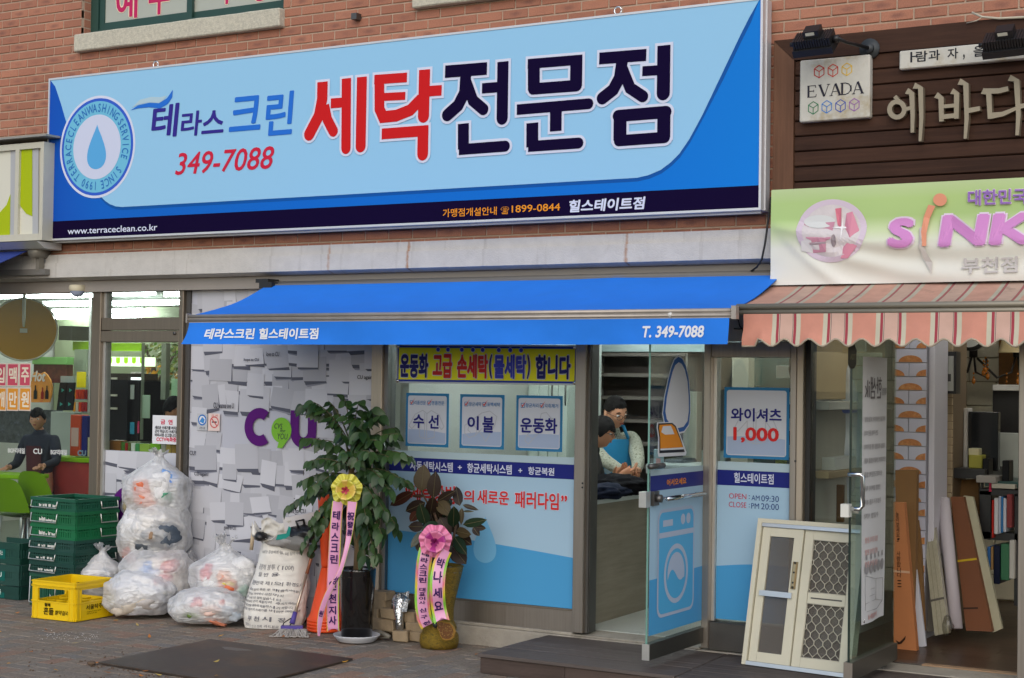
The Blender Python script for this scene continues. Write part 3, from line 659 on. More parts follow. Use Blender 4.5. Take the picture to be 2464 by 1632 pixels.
BIG={
 RED:[([(193,497),(191,600),(172,700),(112,815)],70,0,1),([(205,640),(222,725),(258,795)],62,0,1),([(243,628),(330,621)],62,0,0),([(338,476),(335,900)],62,0,1),([(432,467),(424,888)],66,0,1),
 ([(507,484),(705,470)],60,0,0),([(538,480),(538,660),(560,710),(640,702),(725,668),(790,600)],64,0,0),([(540,590),(695,582)],50,0,0),([(812,423),(805,705)],72,0,1),([(835,554),(915,548)],66,0,0),
 ([(552,813),(835,792)],68,0,0),([(803,780),(800,935)],70,0,1)],
 NAVY:[([(936,436),(1190,416)],78,0,0),([(1062,440),(1055,560),(1015,640),(950,698)],70,0,1),([(1066,500),(1105,610),(1168,664)],64,0,1),([(1160,537),(1260,529)],65,0,0),([(1287,374),(1282,718)],70,0,1),
  ([(1047,750),(1047,905)],70,0,0),([(1020,908),(1300,887)],68,0,1),
  ([(1437,389),(1768,362)],62,0,0),([(1474,380),(1474,545)],74,0,0),([(1732,362),(1730,525)],74,0,0),([(1470,540),(1734,520)],72,1,1),
  ([(1371,666),(1806,630)],66,0,1),([(1608,655),(1607,796)],72,0,0),([(1465,746),(1465,892)],74,0,0),([(1440,889),(1745,868)],68,0,1),
  ([(1871,356),(2156,334)],74,0,0),([(2012,350),(1995,470),(1955,545),(1890,596)],70,0,1),([(2012,420),(2058,535),(2135,586)],64,0,1),([(2132,433),(2240,426)],62,0,0),([(2263,276),(2259,566)],78,0,1),
  ([(1985,704),(2275,680)],76,1,1),([(1997,710),(1996,850)],78,0,0),([(2263,690),(2261,835)],78,0,0),([(1990,854),(2268,834)],70,1,1)]}
k_=0
for mm,strokes in BIG.items():
 fo,fi=MB(),MB()
 for (pts,w,c0,c1) in strokes:
  P=[sp(zB,x,y) for x,y in pts];k_+=1
  wid=w/2.5191*(P[0]-CAM).dot(FWD)/FPX
  hz=abs(P[-1].x-P[0].x)>abs(P[-1].z-P[0].z)*1.2 and len(P)==2
  wid*=.97 if hz else 1.12
  q=[(p.x,p.z) for p in P]
  fi.poly([(x,SY-.0030-k_*.00004,z) for x,z in stroke(q,wid,c0,c1)])
  d=.017
  e0=Vector(q[0])-Vector(q[1]);e1=Vector(q[-1])-Vector(q[-2]);qo=list(q)
  if not c0:qo[0]=tuple(Vector(q[0])+e0.normalized()*d)
  if not c1:qo[-1]=tuple(Vector(q[-1])+e1.normalized()*d)
  fo.poly([(x,SY-.0005-k_*.00004,z) for x,z in stroke(qo,wid+2*d,c0,c1)])
 part('letter_outline',fo,OUTL,sg);part('lettering',fi,mm,sg)
for (x,y) in ((375,156),(1487,26)):
 p=fp(x,y,-.09);rg=MB();rg.tube([(p.x+.024*math.cos(q),-.09,p.z+.024*math.sin(q)) for q in [2*math.pi*k/14 for k in range(15)]],.006,6).tube([(p.x,-.09,SZ1-.002),(p.x,-.09,p.z-.018)],.007,6)
 part('eye_bolt',rg,CHROME,sg)
cb=MB();cb.tube([sp(zC,572,1062,-.05),sp(zC,566,1120,-.05),sp(zC,552,1220,-.1),sp(zC,540,1310,-.11),sp(zC,522,1400,-.10),sp(zC,495,1440,-.06),sp(zC,465,1462,-.02)],.006,6)
solo('power_cable',cb,RUBBER,'thin grey power cable hanging from the right end of the big blue sign','cable')
# ================================================================== green and white sign of the convenience store
gs=root('store_sign','cream light box sign with lime green panels at the left edge above the convenience store','sign',(-4.6,-.2,2.7))
CREAMF=mat('cream_frame',(.55,.53,.43),.45,var=.05);LIME=flat('lime_panel',168,186,14,.35);OFFW=flat('offwhite_panel',214,212,196,.35);GREYP=flat('grey_panel',176,178,180,.35)
gx1=fp(106,350,-.26).x;gz0,gz1=fp(92,578,-.26).z,fp(92,342,-.26).z;gY=-.26
m_=MB();fw=.05
m_.box(-5.4,gx1,gY+.03,-.02,gz0,gz1)
part('box',m_,CREAMF,gs)
xs=[fp(zA(x,0)[0],460,gY).x for x in (104,250)]
m_=MB();m_.box(-5.4,gx1,gY,gY+.03,gz1-.045,gz1);m_.box(-5.4,gx1,gY,gY+.03,gz0,gz0+.05);m_.box(xs[0]-.02,xs[0]+.02,gY,gY+.03,gz0+.05,gz1-.045);m_.box(gx1-.035,gx1,gY,gY+.03,gz0+.05,gz1-.045)
part('frame',m_,CREAMF,gs)
def gpoly(pts,mm,y,nm):part(nm,MB().poly([(fp(*zA(x,yy),gY+.02).x,y,fp(*zA(x,yy),gY+.02).z) for x,yy in pts]),mm,gs)
gpoly([(112,915),(205,910),(205,1482),(112,1488)],OFFW,gY+.024,'panel')
gpoly([(108,918),(203,912),(203,1360),(165,1345),(130,1300),(112,1235),(106,1170)],LIME,gY+.020,'panel')
gpoly([(203,912),(242,908),(240,1480),(203,1482)],GREYP,gY+.022,'panel')
gpoly([(-120,930),(66,924),(62,1488),(-120,1494)],OFFW,gY+.024,'panel')
gpoly([(-80,1360),(0,1335),(40,1290),(66,1220),(62,1485),(-80,1492)],LIME,gY+.020,'panel')
gpoly([(66,924),(98,922),(94,1486),(62,1488)],GREYP,gY+.022,'panel')
part('cover_strip',MB().box(-5.4,gx1+.06,-.30,-.02,gz1+.035,gz1+.05),mat('zinc_strip',(.38,.36,.32),.5,.5),gs)
caw=root('awning','dark blue awning corner with a silver cassette under the cream sign','awning',(-4.5,-.3,2.55))
AWB=mat('awning_blue',C(42,124,226),.8,spec=.2,var=.06,vs=5,bump=.03,bs=300)
AWD=mat('awning_navy',C(46,66,140),.7,var=.05)
cx1=fp(93,590,-.26).x
part('cassette',MB().prism([(-5.4,-.28,gz0-.008),(-5.4,-.03,gz0-.008),(-5.4,-.03,gz0-.06),(-5.4,-.20,gz0-.055)],(cx1+5.4,0,0)),mat('awning_alu',(.66,.66,.64),.4,.4),caw)
p0=fp(58,604,-.16)
part('fabric',MB().add([(-5.4,-.15,gz0-.065),(p0.x+.02,-.15,gz0-.065),(p0.x+.02,-1.0,gz0-.42),(-5.4,-1.0,gz0-.42),(-5.4,-.15,gz0-.07),(p0.x+.02,-.15,gz0-.07),(p0.x+.02,-1.0,gz0-.425),(-5.4,-1.0,gz0-.425)],[(0,1,2,3),(7,6,5,4),(1,0,4,5),(2,1,5,6)]),AWD,caw)
br=MB();q=fp(97,607,-.09)
br.tube([(q.x,-.17,q.z),(q.x,-.03,q.z)],.05,12);br.box(q.x-.015,q.x+.02,-.12,-.07,q.z-.14,q.z)
part('bracket',br,mat('awning_bracket',(.25,.23,.19),.5,.3),caw)
part('arm',MB().box(-5.4,q.x+.08,-.115,-.065,q.z-.175,q.z-.13),mat('awning_arm',(.22,.21,.19),.5,.3),caw)
# ================================================================== timber fascia of the kitchen shop
tf=root('timber_fascia','dark brown ribbed timber cladding board wall around the shop name at the right','cladding',(2.6,-.02,2.6))
TIMB=wood_mat('dark_timber',(.036,.017,.011),(.080,.038,.023),'X',1.0,.6,ribs=1450,ribaxis='Z')
TIMBV=wood_mat('dark_timber_upright',(.045,.024,.016),(.105,.054,.034),'Z',1.0,.6,ribs=1450,ribaxis='X')
TIMBL=wood_mat('timber_reveal',(.10,.048,.028),(.17,.085,.05),'Z',1.0,.55)
TX0=fp(1862,100,-.045).x;TZ1=fp(1864,98,-.045).z
tw=.125
part('frame_board',MB().prism([(TX0,-.045,TZ1),(4.2,-.045,TZ1),(4.2,-.045,TZ1-tw),(TX0+tw,-.045,TZ1-tw)],(0,.04,0)),TIMB,tf)
part('frame_board',MB().prism([(TX0,-.044,TZ1-.002),(TX0+tw,-.044,TZ1-tw-.002),(TX0+tw,-.044,2.5),(TX0,-.044,2.5)],(0,.04,0)),TIMBL,tf)
k=0;z=TZ1-tw-.006
while z>2.56:
 h=.088
 part('board',MB().add([(TX0+tw+.003,-.030,z),(4.2,-.030,z),(4.2,-.030,z-h+.012),(TX0+tw+.003,-.030,z-h+.012),(TX0+tw+.003,-.022,z-h+.006),(4.2,-.022,z-h+.006),(TX0+tw+.003,.0,z),(4.2,.0,z),(TX0+tw+.003,.0,z-h+.006),(4.2,.0,z-h+.006)],
  [(0,3,2,1),(3,4,5,2),(6,0,1,7),(4,8,9,5)]),TIMB,tf)
 z-=h;k+=1
part('batten',MB().box(TX0+.02,4.2,-.004,.003,2.5,TZ1-.01),mat('gap_dark',(.02,.015,.012),.9),tf)
def slab(x0,x1,z0,z1,y0,y1):return MB().bbox(x0,x1,y0,y1,z0,z1,.006)
PLAQ=mat('weathered_plaque',(.56,.545,.48),.6,var=.12,vs=7,bump=.15,bs=50,col2=(.40,.33,.20),c2s=5.5,c2t=.50)
pY=-.085
a0,b0=fp(*zC(724,660),pY),fp(*zC(1105,290),pY)
pq=root('name_plaque','square weathered cream plaque with two rows of small coloured cube outlines','plaque',((a0.x+b0.x)/2,pY,a0.z))
part('slab',slab(a0.x,b0.x,a0.z,b0.z-.003,pY,-.031),PLAQ,pq)
def cube_icon(cx,cy,r,mm):
 m_=MB();c=fp(*zC(cx,cy),pY-.002);w=r/2.2396*(c-CAM).dot(FWD)/FPX
 P=[Vector((c.x+w*.92*math.sin(math.radians(q)),0,c.z+w*math.cos(math.radians(q)))) for q in range(0,360,60)]
 o=Vector((c.x,0,c.z))
 for i in range(6):
  e=[(P[i].x,P[i].z),(P[(i+1)%6].x,P[(i+1)%6].z)]
  m_.poly([(x,pY-.0015-i*.00005,z_) for x,z_ in stroke(e,.0048,1,1,3)])
 for j,i in enumerate((1,3,5)):m_.poly([(x,pY-.002-j*.00005,z_) for x,z_ in stroke([(o.x,o.z),(P[i].x,P[i].z)],.0044,0,0)])
 part('cube_outline',m_,mm,pq)
for cx,cy,c in ((831,386,(190,50,50)),(905,380,(205,70,60)),(980,374,(225,185,50)),(799,582,(50,120,80)),(872,576,(70,130,200)),(946,571,(70,90,170)),(1020,565,(150,100,165))):
 cube_icon(cx,cy,34,flat('cube_%d_%d_%d'%c,*c))
m_=MB();a1,b1=fp(*zC(763,528),pY),fp(*zC(1063,428),pY)
SER={'E':[([(0,0),(0,1)],.16),([(-.1,.97),(.62,.97)],.06),([(-.1,.03),(.66,.03)],.06),([(0,.52),(.45,.52)],.06),([(.6,.97),(.62,.78)],.06),([(.64,.03),(.68,.24)],.06),([(.45,.62),(.45,.42)],.05)],
 'V':[([(.02,1),(.42,0)],.17),([(.78,1),(.44,0)],.06),([(-.12,.98),(.2,.98)],.05),([(.64,.98),(.92,.98)],.05)],
 'A':[([(.42,1),(.82,0)],.17),([(.40,1),(.06,0)],.06),([(.18,.34),(.62,.34)],.05),([(-.08,.02),(.2,.02)],.05),([(.64,.02),(.96,.02)],.05)],
 'D':[([(.05,0),(.05,1)],.16),([(-.1,.97),(.35,.97),(.62,.86),(.76,.66),(.78,.5)],.07),([(-.1,.03),(.35,.03),(.62,.14),(.76,.34),(.78,.52)],.07),([(.76,.25),(.80,.5),(.76,.75)],.13)]}
W_=(b1.x-a1.x)/5.0;kk=0
for i,ch in enumerate('EVADA'):
 for pts,w in SER[ch]:
  kk+=1
  q=[(a1.x+.012+i*W_+x*W_*1.05,a1.z+y*(b1.z-a1.z)*.86) for x,y in pts]
  m_.poly([(x,pY-.0015-kk*.00003,z_) for x,z_ in stroke(q,w*W_*1.15,0,0)])
part('lettering',m_,flat('plaque_ink',42,40,52),pq)
a0,b0=fp(*zC(1262,376),-.075),fp(2560,108-22,-.075)
lp=root('name_plaque','long narrow weathered white plaque with black brush lettering partly behind a floodlight','plaque',((a0.x+b0.x)/2,-.05,a0.z))
zt1=fp(*zC(1262,276),-.075).z
part('slab',slab(a0.x,b0.x,a0.z,zt1,-.075,-.031),PLAQ,lp)
m_=MB();zb=a0.z+.012;zh=zt1-a0.z-.045
for s,xa,xb in (('ㅏ',1322,1352),('람',1352,1415),('과',1420,1482),('자',1522,1580),(',',1606,1616),('을',1662,1722),('영',1772,1822),('위',1850,1910),('한',1925,1985),('다',2000,2060)):
 p0_,p1_=fp(*zC(xa,330),-.077).x,fp(*zC(xb,330),-.077).x
 z0_,h_=(zb+.01,zh) if s!=',' else (zb+.0,.03)
 tmap(m_,s,lambda u,v:Vector((p0_+(p1_-p0_)*u,-.0765,z0_+.012+h_*v)),bold=.015)
part('lettering',m_,flat('brush_ink',30,32,40),lp)
BRS=mat('champagne_metal',(.30,.255,.18),.45,.4,var=.06,vs=5)
def raised(strokes,label):
 m_=MB();kk=0
 for pts,ws in strokes:
  kk+=1
  P=[fp(*zC(x,y),-.075) for x,y in pts]
  sc=(P[0]-CAM).dot(FWD)/FPX/2.2396
  Q=[(p.x,p.z) for p in P];n=len(Q);Lf,Rt=[],[]
  for i in range(n):
   tt=(Vector(Q[min(i+1,n-1)])-Vector(Q[max(i-1,0)])).normalized();nn=Vector((-tt.y,tt.x));w=(ws[0]+(ws[1]-ws[0])*i/(n-1))*sc*.5
   Lf.append(Vector(Q[i])+nn*w);Rt.append(Vector(Q[i])-nn*w)
  closed=(Vector(Q[0])-Vector(Q[-1])).length<.004
  if closed:
   n2=n-1
   for i in range(n2):
    j=(i+1)%n2
    m_.prism([(Lf[i].x,-.075-kk*.0003,Lf[i].y),(Lf[j].x,-.075-kk*.0003,Lf[j].y),(Rt[j].x,-.075-kk*.0003,Rt[j].y),(Rt[i].x,-.075-kk*.0003,Rt[i].y)],(0,.04,0))
  else:m_.prism([(p.x,-.075-kk*.0003,p.y) for p in Lf+Rt[::-1]],(0,.04,0))
 solo('raised_letter',m_,BRS,label,'letter',group='raised metal letters on the timber fascia')
raised([([(1250+40*math.cos(q),590+42*math.sin(q)) for q in [2*math.pi*k/20 for k in range(21)]],(26,26)),([(1238,520),(1262,545)],(22,14)),([(1295,590),(1330,580)],(20,20)),([(1302,490),(1330,505),(1335,620),(1333,715)],(34,18)),([(1342,462),(1378,475),(1382,640),(1375,762)],(34,16))],'champagne metal syllable 에 on dark timber, first after the square plaque')
raised([([(1460,512),(1488,530),(1490,655)],(34,24)),([(1545,492),(1572,505),(1570,640)],(34,24)),([(1492,575),(1568,568)],(20,20)),([(1480,632),(1572,622)],(26,24)),([(1585,440),(1622,455),(1626,640),(1618,748)],(36,16)),([(1628,598),(1698,585)],(28,24))],'champagne metal syllable 바 on dark timber, second after the square plaque')
raised([([(1710,490),(1745,505),(1752,640)],(34,24)),([(1715,492),(1800,490),(1850,478)],(30,26)),([(1752,625),(1820,615),(1915,575)],(34,16)),([(1855,420),(1895,435),(1905,620),(1898,730)],(36,18)),([(1905,575),(1985,562)],(26,22))],'champagne metal syllable 다 on dark timber, cut by the right border')
def floodlight(cx,cy,dx,label,mirrored=False):
 """black ribbed floodlight on an arm in front of the timber"""
 c=fp(cx,cy,-.30)
 r=root('floodlight',label,'floodlight',(c.x,-.3,c.z-.08),group='black floodlights over the timber fascia')
 ex=Vector((1,-.05,.02)).normalized();tilt=Vector((0,.66,-.75)).normalized();ey=tilt.cross(ex).normalized()
 b=MB();hx=.112
 for k in range(15):
  xx=-hx+2*hx*(k+.5)/15
  b.obox(c+ex*xx+ey*.0,ex,ey,tilt,.0052,.052,.040)
 b.obox(c+tilt*.034,ex,ey,tilt,hx+.005,.063,.020);b.obox(c-tilt*.02,ex,ey,tilt,hx,.042,.016)
 part('housing',b,BLACK,r)
 part('lens',MB().obox(c+tilt*.055,ex,ey,tilt,hx-.015,.052,.004),mat('lamp_glass',(.12,.13,.13),.08),r)
 part('ballast_box',MB().obox(c-tilt*.060+ex*.005,ex,ey,tilt,.046,.036,.024),BLACK,r)
 p=c-tilt*.060+ex*.0
 part('ballast_label',MB().obox(p-tilt*.008-ey*.0367*(1 if ey.y>0 else -1),ex,tilt,ey,.026,.009,.0008),flat('ballast_paper',205,205,190),r)
 s=-1 if mirrored else 1
 base=c+Vector((.235,.25,-.015))
 base.y=-.05
 a=MB();e=c+ex*(hx+.03)
 a.tube([c+ex*(hx+.005),e,e+Vector((.02,.06,-.01)),base+Vector((0,-.03,0))],.011,8)
 a.tube([c-ex*(hx+.03),c-ex*hx],.014,8);a.tube([c+ex*hx,c+ex*(hx+.035)],.022,8)
 part('arm',a,BLACK,r)
 part('wall_plate',MB().tube([base+Vector((0,-.005,0)),base+Vector((0,.022,0))],.058,18).tube([base+Vector((0,-.03,0)),base+Vector((0,-.005,0))],.03,12),mat('plate_grey',(.035,.04,.043),.5),r)
floodlight(*zC(805,225),1,'black ribbed floodlight with arm above the square cube plaque')
floodlight(*zC(1838,228),1,'black ribbed floodlight covering the end of the long plaque, at the right border')
cb=MB()
cb.tube([sp(zC,1655,68,-.06),sp(zC,1710,92,-.07),sp(zC,1800,100,-.06),sp(zC,1960,92,-.06)],.007,6)
cb.tube([sp(zC,1625,125,-.05),sp(zC,1680,112,-.07),sp(zC,1712,92,-.07)],.003,5)
solo('lamp_cable',cb,mat('cream_cable',(.5,.46,.36),.6),'cream cable with a loose black end above the timber cladding at top right','cable')
# ================================================================== hanging banner
bn=root('fabric_banner','creased banner fading from green to white with large pink lettering below the timber cladding','banner',(2.6,-.12,2.3))
bx0,bx1,bz0,bz1=1.752,4.0,2.275,2.824
def bang(u,v):
 x=bx0+(bx1-bx0)*u;z=bz0+(bz1-bz0)*v
 s=(x-bx0);y=-.13
 zz=1-v
 k=min(1,max(0,(zz-.28)/.3))
 for (a0_,am,wd) in ((.55,.020,.045),(1.0,.016,.06),(1.9,.010,.05),(.30,.018,.05)):
  line=.36*(1)+s*a0_*.95-s*s*.38*a0_
  d=zz-line
  y-=am*math.exp(-(d/(wd+.06*s))**2)*(1-math.exp(-s*9))*k*1.6
 y+=.010*math.sin(x*7+zz*3)*zz+.012*zz*noise.noise(Vector((x*3,zz*4,2)))
 x+=-.005*zz
 return Vector((x,y,z))
BAN=grad_mat('banner_print',[(0,C(226,225,218)),(.38,C(222,224,212)),(.52,C(202,214,172)),(.68,C(176,204,134)),(.85,C(178,206,134)),(1,C(190,210,156))],'Z',bz0,bz1,.5)
part('cloth',MB().grid(bang,90,50),BAN,bn)
def bmap(z,x,y,off=.0035):
 p=fp(*z(x,y),-.135);u=(p.x-bx0)/(bx1-bx0);v=(p.z-bz0)/(bz1-bz0);q=bang(u,v);return Vector((q.x,q.y-off,q.z))
def btxt(s,bl,tr,mm,off=.004,**k):
 off*=2.6
 part('lettering',tmap(MB(),s,lambda u,v:bmap(zC,bl[0]+(tr[0]-bl[0])*u,bl[1]+(tr[1]-bl[1])*v-(tr[0]-bl[0])*u*.03,off),**k),mm,bn)
PK=flat('sink_pink',208,140,200);PKL=flat('sink_outline',224,206,224);PUR=flat('banner_purple',150,112,190)
btxt('S',(1205,1350),(1362,1168),PKL,.0030,bold=.07);btxt('NK',(1478,1342),(2012,1150),PKL,.0030,bold=.07,shear=.05)
btxt('S',(1215,1342),(1352,1178),PK,.006,bold=.06);btxt('NK',(1488,1335),(2000,1160),PK,.006,bold=.05,shear=.05)
btxt('대한민국',(1632,1112),(1958,1022),PKL,.0030,bold=.05);btxt('대한민국',(1636,1108),(1955,1026),PUR,.006,bold=.02)
btxt('부천점',(1612,1480),(1915,1392),flat('banner_grey',196,192,190),.005,bold=.03)
def bpoly(z,pts,mm,off,nm='print'):part(nm,MB().add([bmap(z,x,y,off) for x,y in pts],[(i,i+1,len(pts)-2-i,len(pts)-1-i) for i in range(len(pts)//2-1)]),mm,bn)
ORL=flat('i_orange',224,152,122);GRY=flat('i_grey',196,190,184)
lf=[(1425,1105),(1400,1170),(1392,1250),(1402,1330),(1425,1400),(1452,1470)];rt_=[(1462,1112),(1432,1180),(1422,1260),(1425,1330),(1440,1390),(1453,1420)]
bpoly(zC,lf[:4]+rt_[:4][::-1],ORL,.020);bpoly(zC,[(1378,1230),(1382,1330),(1410,1410),(1452,1478)]+[(1452,1415),(1425,1370),(1398,1300),(1392,1225)],GRY,.017)
part('dot',MB().poly([bmap(zC,1487+37*math.cos(q),1078+34*math.sin(q),.020) for q in [2*math.pi*k/24 for k in range(24)]]),ORL,bn)
cc=(905,1245)
m_=MB();rr0,rr1=158,190
for k in range(40):
 q0,q1=2*math.pi*k/40,2*math.pi*(k+1)/40
 m_.poly([bmap(zC,cc[0]+rr*math.cos(q),cc[1]+rr*.9*math.sin(q),.004) for rr,q in ((rr0,q0),(rr1,q0),(rr1,q1),(rr0,q1))])
part('ring',m_,flat('ring_lilac',212,196,210),bn)
PHO=mat('photo_print',C(212,204,204),.5,var=.12,vs=14,col2=C(170,190,120),c2s=6,c2t=.6)
m_=MB()
for k in range(40):
 q0,q1=2*math.pi*k/40,2*math.pi*(k+1)/40
 for j in range(6):
  ra,rb=rr0*j/6,rr0*(j+1)/6
  m_.poly([bmap(zC,cc[0]+rr*math.cos(q),cc[1]+rr*.9*math.sin(q),.0035) for rr,q in ((ra,q0),(rb,q0),(rb,q1),(ra,q1))])
part('photo',m_,PHO,bn)
def bq(pts,c,off=.006,nm='printed_appliance'):
 m_=MB();n=len(pts);cx=sum(p[0] for p in pts)/n;cy=sum(p[1] for p in pts)/n
 for i in range(n):
  m_.poly([bmap(zC,cx,cy,off),bmap(zC,*pts[i],off),bmap(zC,*pts[(i+1)%n],off)])
 part(nm,m_,flat('ph_%d_%d_%d'%c,*c),bn)
el=lambda cx,cy,a_,b_:[(cx+a_*math.cos(2*math.pi*k/20),cy+b_*math.sin(2*math.pi*k/20)) for k in range(20)]
bq([(752,1200),(920,1190),(905,1290),(880,1300),(880,1360),(800,1365),(800,1300),(770,1285)],(196,140,158));bq(el(836,1195,85,36),(212,214,212),.007)
bq([(918,1125),(952,1120),(955,1230),(935,1215)],(214,120,138));bq([(980,1150),(1012,1140),(1055,1240),(1048,1330),(1000,1395),(960,1395)],(212,140,160));bq([(742,1300),(800,1290),(805,1365),(742,1355)],(216,214,214),.0065)
bq(el(922,1300,14,34),(150,138,142),.0075);bq([(790,1310),(880,1305),(878,1318),(790,1322)],(168,150,156),.008)
bq([(962,1228-62),(967,1222),(1028,1228),(967,1234),(962,1228+70),(957,1234),(905,1228),(957,1222)],(240,238,238),.009)
# ================================================================== shop front of the convenience store
GY=.12
X_=lambda x,y=830,Y=GY:fp(x,y,Y).x
Z_=lambda x,y,Y=GY:fp(x,y,Y).z
cs=root('convenience_shopfront','convenience store glass front with bronze posts and a panel printed with curling white notes','shop front',(-3.0,.12,0))
ZH=Z_(450,698)
ZHD=2.335
ax0,ax1=X_(229.5,900),X_(250.5,900);bx0_,bx1_=X_(442,690),X_(452.3,690);cx0_,cx1_=X_(463,690),X_(906,830)
part('header',MB().box(-5.4,cx1_+.02,.08,.20,ZH,ZHD-.002),BRONZE,cs)
m_=MB().bbox(ax0,ax1,.07,.19,.02,ZH-.001,.004);part('post',m_,BRONZE,cs)
part('post',MB().bbox(bx0_,bx1_+.002,.07,.19,.02,ZH-.001,.004),BRONZE,cs)
part('jamb',MB().box(bx1_+.004,cx0_,.10,.18,.02,ZH-.001),mat('jamb_dark',(.10,.095,.09),.5,.5),cs)
zt0,zt1,ztm=Z_(345,765),Z_(345,823.4),Z_(345,796)
part('transom',MB().bbox(ax1+.001,bx0_-.001,.08,.19,ztm+.003,zt0,.003),BRONZE,cs)
part('transom',MB().bbox(ax1+.001,bx0_-.001,.075,.185,zt1,ztm-.002,.003),BRONZE,cs)
part('lock',MB().tube([(X_(431,803),.065,Z_(431,803)),(X_(431,803),.08,Z_(431,803))],.012,12),STEELD,cs)
part('inner_frame',MB().box(ax1+.001,ax1+.03,.10,.16,.5,zt1-.001).box(ax1+.001,ax1+.03,.10,.16,zt0+.001,ZH-.001),ALU,cs)
zp=Z_(345,1087)
CUG=GLASS
part('pane',MB().box(-5.4,ax0-.001,GY,GY+.008,.03,ZH-.002),CUG,cs)
part('pane',MB().box(ax1+.03,bx0_-.001,GY,GY+.008,zp,zt1-.002),CUG,cs)
part('pane',MB().box(ax1+.03,bx0_-.001,GY,GY+.008,zt0+.002,ZH-.002),CUG,cs)
part('base_rail',MB().box(-5.4,ax0-.001,.09,.17,0,.03),BRONZE,cs)
NOTE=[flat('note_%d'%i,g,g+1,g+8) for i,g in enumerate((184,191,198,176,203))]
NSH=flat('note_print_grey',92,94,106);NSH2=flat('note_print_midgrey',142,144,156);PANELM=flat('panel_print',187,189,200)
def notes(x0,x1,z0,z1,Y,seed,n,skip=None):
 r=random.Random(seed);nb,sb=MB(),MB();k=0
 def clampq(P):return [Vector((min(max(p[0],x0),x1),p[1],min(max(p[2],z0),z1))) for p in P]
 cells=[]
 nx=max(1,round((x1-x0)/.118));nz=max(1,round((z1-z0)/.104))
 for j in range(nz):
  for i in range(nx):cells.append((x0+(i+.5+r.uniform(-.3,.3)+(.5 if j%2 else 0))*(x1-x0)/nx,z0+(j+.5+r.uniform(-.25,.25))*(z1-z0)/nz))
 r.shuffle(cells)
 for (cx,cz) in cells:
  if skip and skip(cx,cz):continue
  w,h=r.uniform(.065,.105),r.uniform(.055,.09);a_=r.gauss(0,.085);ca,sa=math.cos(a_),math.sin(a_)
  k+=1;y=Y-.0004-k*.000022
  T=lambda u,v:Vector((cx+(u*ca-v*sa)*w,0,cz+(u*sa+v*ca)*h))
  q=clampq([(T(u,v).x,y,T(u,v).z) for u,v in ((-1,-1),(1,-1),(1,1),(-1,1))])
  kind=r.random()
  b0,b1=r.uniform(.08,.40),r.uniform(.05,.45)
  if kind<.85:
   o=[T(-.92,-1),T(1,-1),T(1.04,-1-b1),T(-.85+r.uniform(0,.3),-1-b0)]
   sb.poly(clampq([(p.x,y-.000006,p.z) for p in o]),0)
   if r.random()<.6:
    o=[T(-.85,-1-b0*.8),T(1.05,-1-b1*.8),T(1.08,-1-b1*1.45),T(-.6,-1-b0*1.5)]
    sb.poly(clampq([(p.x,y-.000004,p.z) for p in o]),1)
  if kind>.35:
   o=[T(1,-1),T(1+r.uniform(.03,.14),-1.05),T(1.01,r.uniform(.2,.9))]
   sb.poly(clampq([(p.x,y-.000005,p.z) for p in o]),0)
  nb.poly(q,r.randrange(5));nb.v[-4:]=[Vector((p.x,y-.000012,p.z)) for p in q]
 return nb,sb
zb0,zb1=.04,ZH-.003
pm_=part('printed_panel',MB().box(cx0_,cx1_,GY,GY+.02,zb0,zb1),PANELM,cs)
Lc_=(X_(630,1040),Z_(630,1030))
nb,sb=notes(cx0_+.002,cx1_-.002,zb0+.002,zb1-.002,GY,5,0,skip=lambda x,z:abs(x-Lc_[0])<.44 and abs(z-Lc_[1])<.15)
part('printed_note',nb,NOTE,pm_,kind='stuff');part('printed_edge',sb,[NSH,NSH2],pm_,kind='stuff')
pl_=part('printed_panel',MB().box(ax1+.031,bx0_-.001,GY,GY+.02,.03,zp-.001),PANELM,cs)
nb,sb=notes(ax1+.033,bx0_-.003,.035,zp-.004,GY,9,0,skip=lambda x,z:abs(x-X_(305,1218))<.17 and abs(z-Z_(305,1218))<.16)
part('printed_note',nb,NOTE,pl_,kind='stuff');part('printed_edge',sb,[NSH,NSH2],pl_,kind='stuff')
PURP=flat('logo_purple',88,24,112);LEAFG=flat('logo_green',124,184,60);INK=flat('note_ink',62,62,72)
LY=GY-.014
def logo_c(px,py,rz,parent):
 c=fp(px,py,LY);r=(fp(px,py-rz,LY).z-fp(px,py+rz,LY).z)/2
 part('logo_letter',disc(MB(),(c.x,LY,c.z),EX,EZ,r,40,r0=r*.45,a0=math.radians(52),a1=math.radians(308)),PURP,parent);return c,r
c_,r_=logo_c(*zF(577,1216),46,pm_)
u0,u1,v0,v1=fp(*zF(808,1372),LY),fp(*zF(1010,1095),LY),0,0
R_=(u1.x-u0.x)/2;uc=u0.x+R_;zc_=u0.z+R_
th=R_*.66
part('logo_letter',disc(MB().poly([(u0.x,LY,zc_),(u0.x+th,LY,zc_),(u0.x+th,LY,u1.z),(u0.x,LY,u1.z)]).poly([(u1.x-th,LY,zc_),(u1.x,LY,zc_),(u1.x,LY,u1.z),(u1.x-th,LY,u1.z)]),(uc,LY,zc_),EX,EZ,R_,30,r0=R_-th,a0=math.pi,a1=2*math.pi),PURP,pm_)
gc=fp(*zF(743,1240),LY-.002);gr=r_*.66
part('logo_bubble',disc(MB(),(gc.x,LY-.002,gc.z),EX,EZ,gr,36).poly([(gc.x-.02,LY-.0021,gc.z-gr*.9),(gc.x+gr*.75,LY-.0021,gc.z-gr*.6),(gc.x+.01,LY-.0021,gc.z-gr*1.42),(gc.x-.035,LY-.0021,gc.z-gr*1.40)]),LEAFG,pm_)
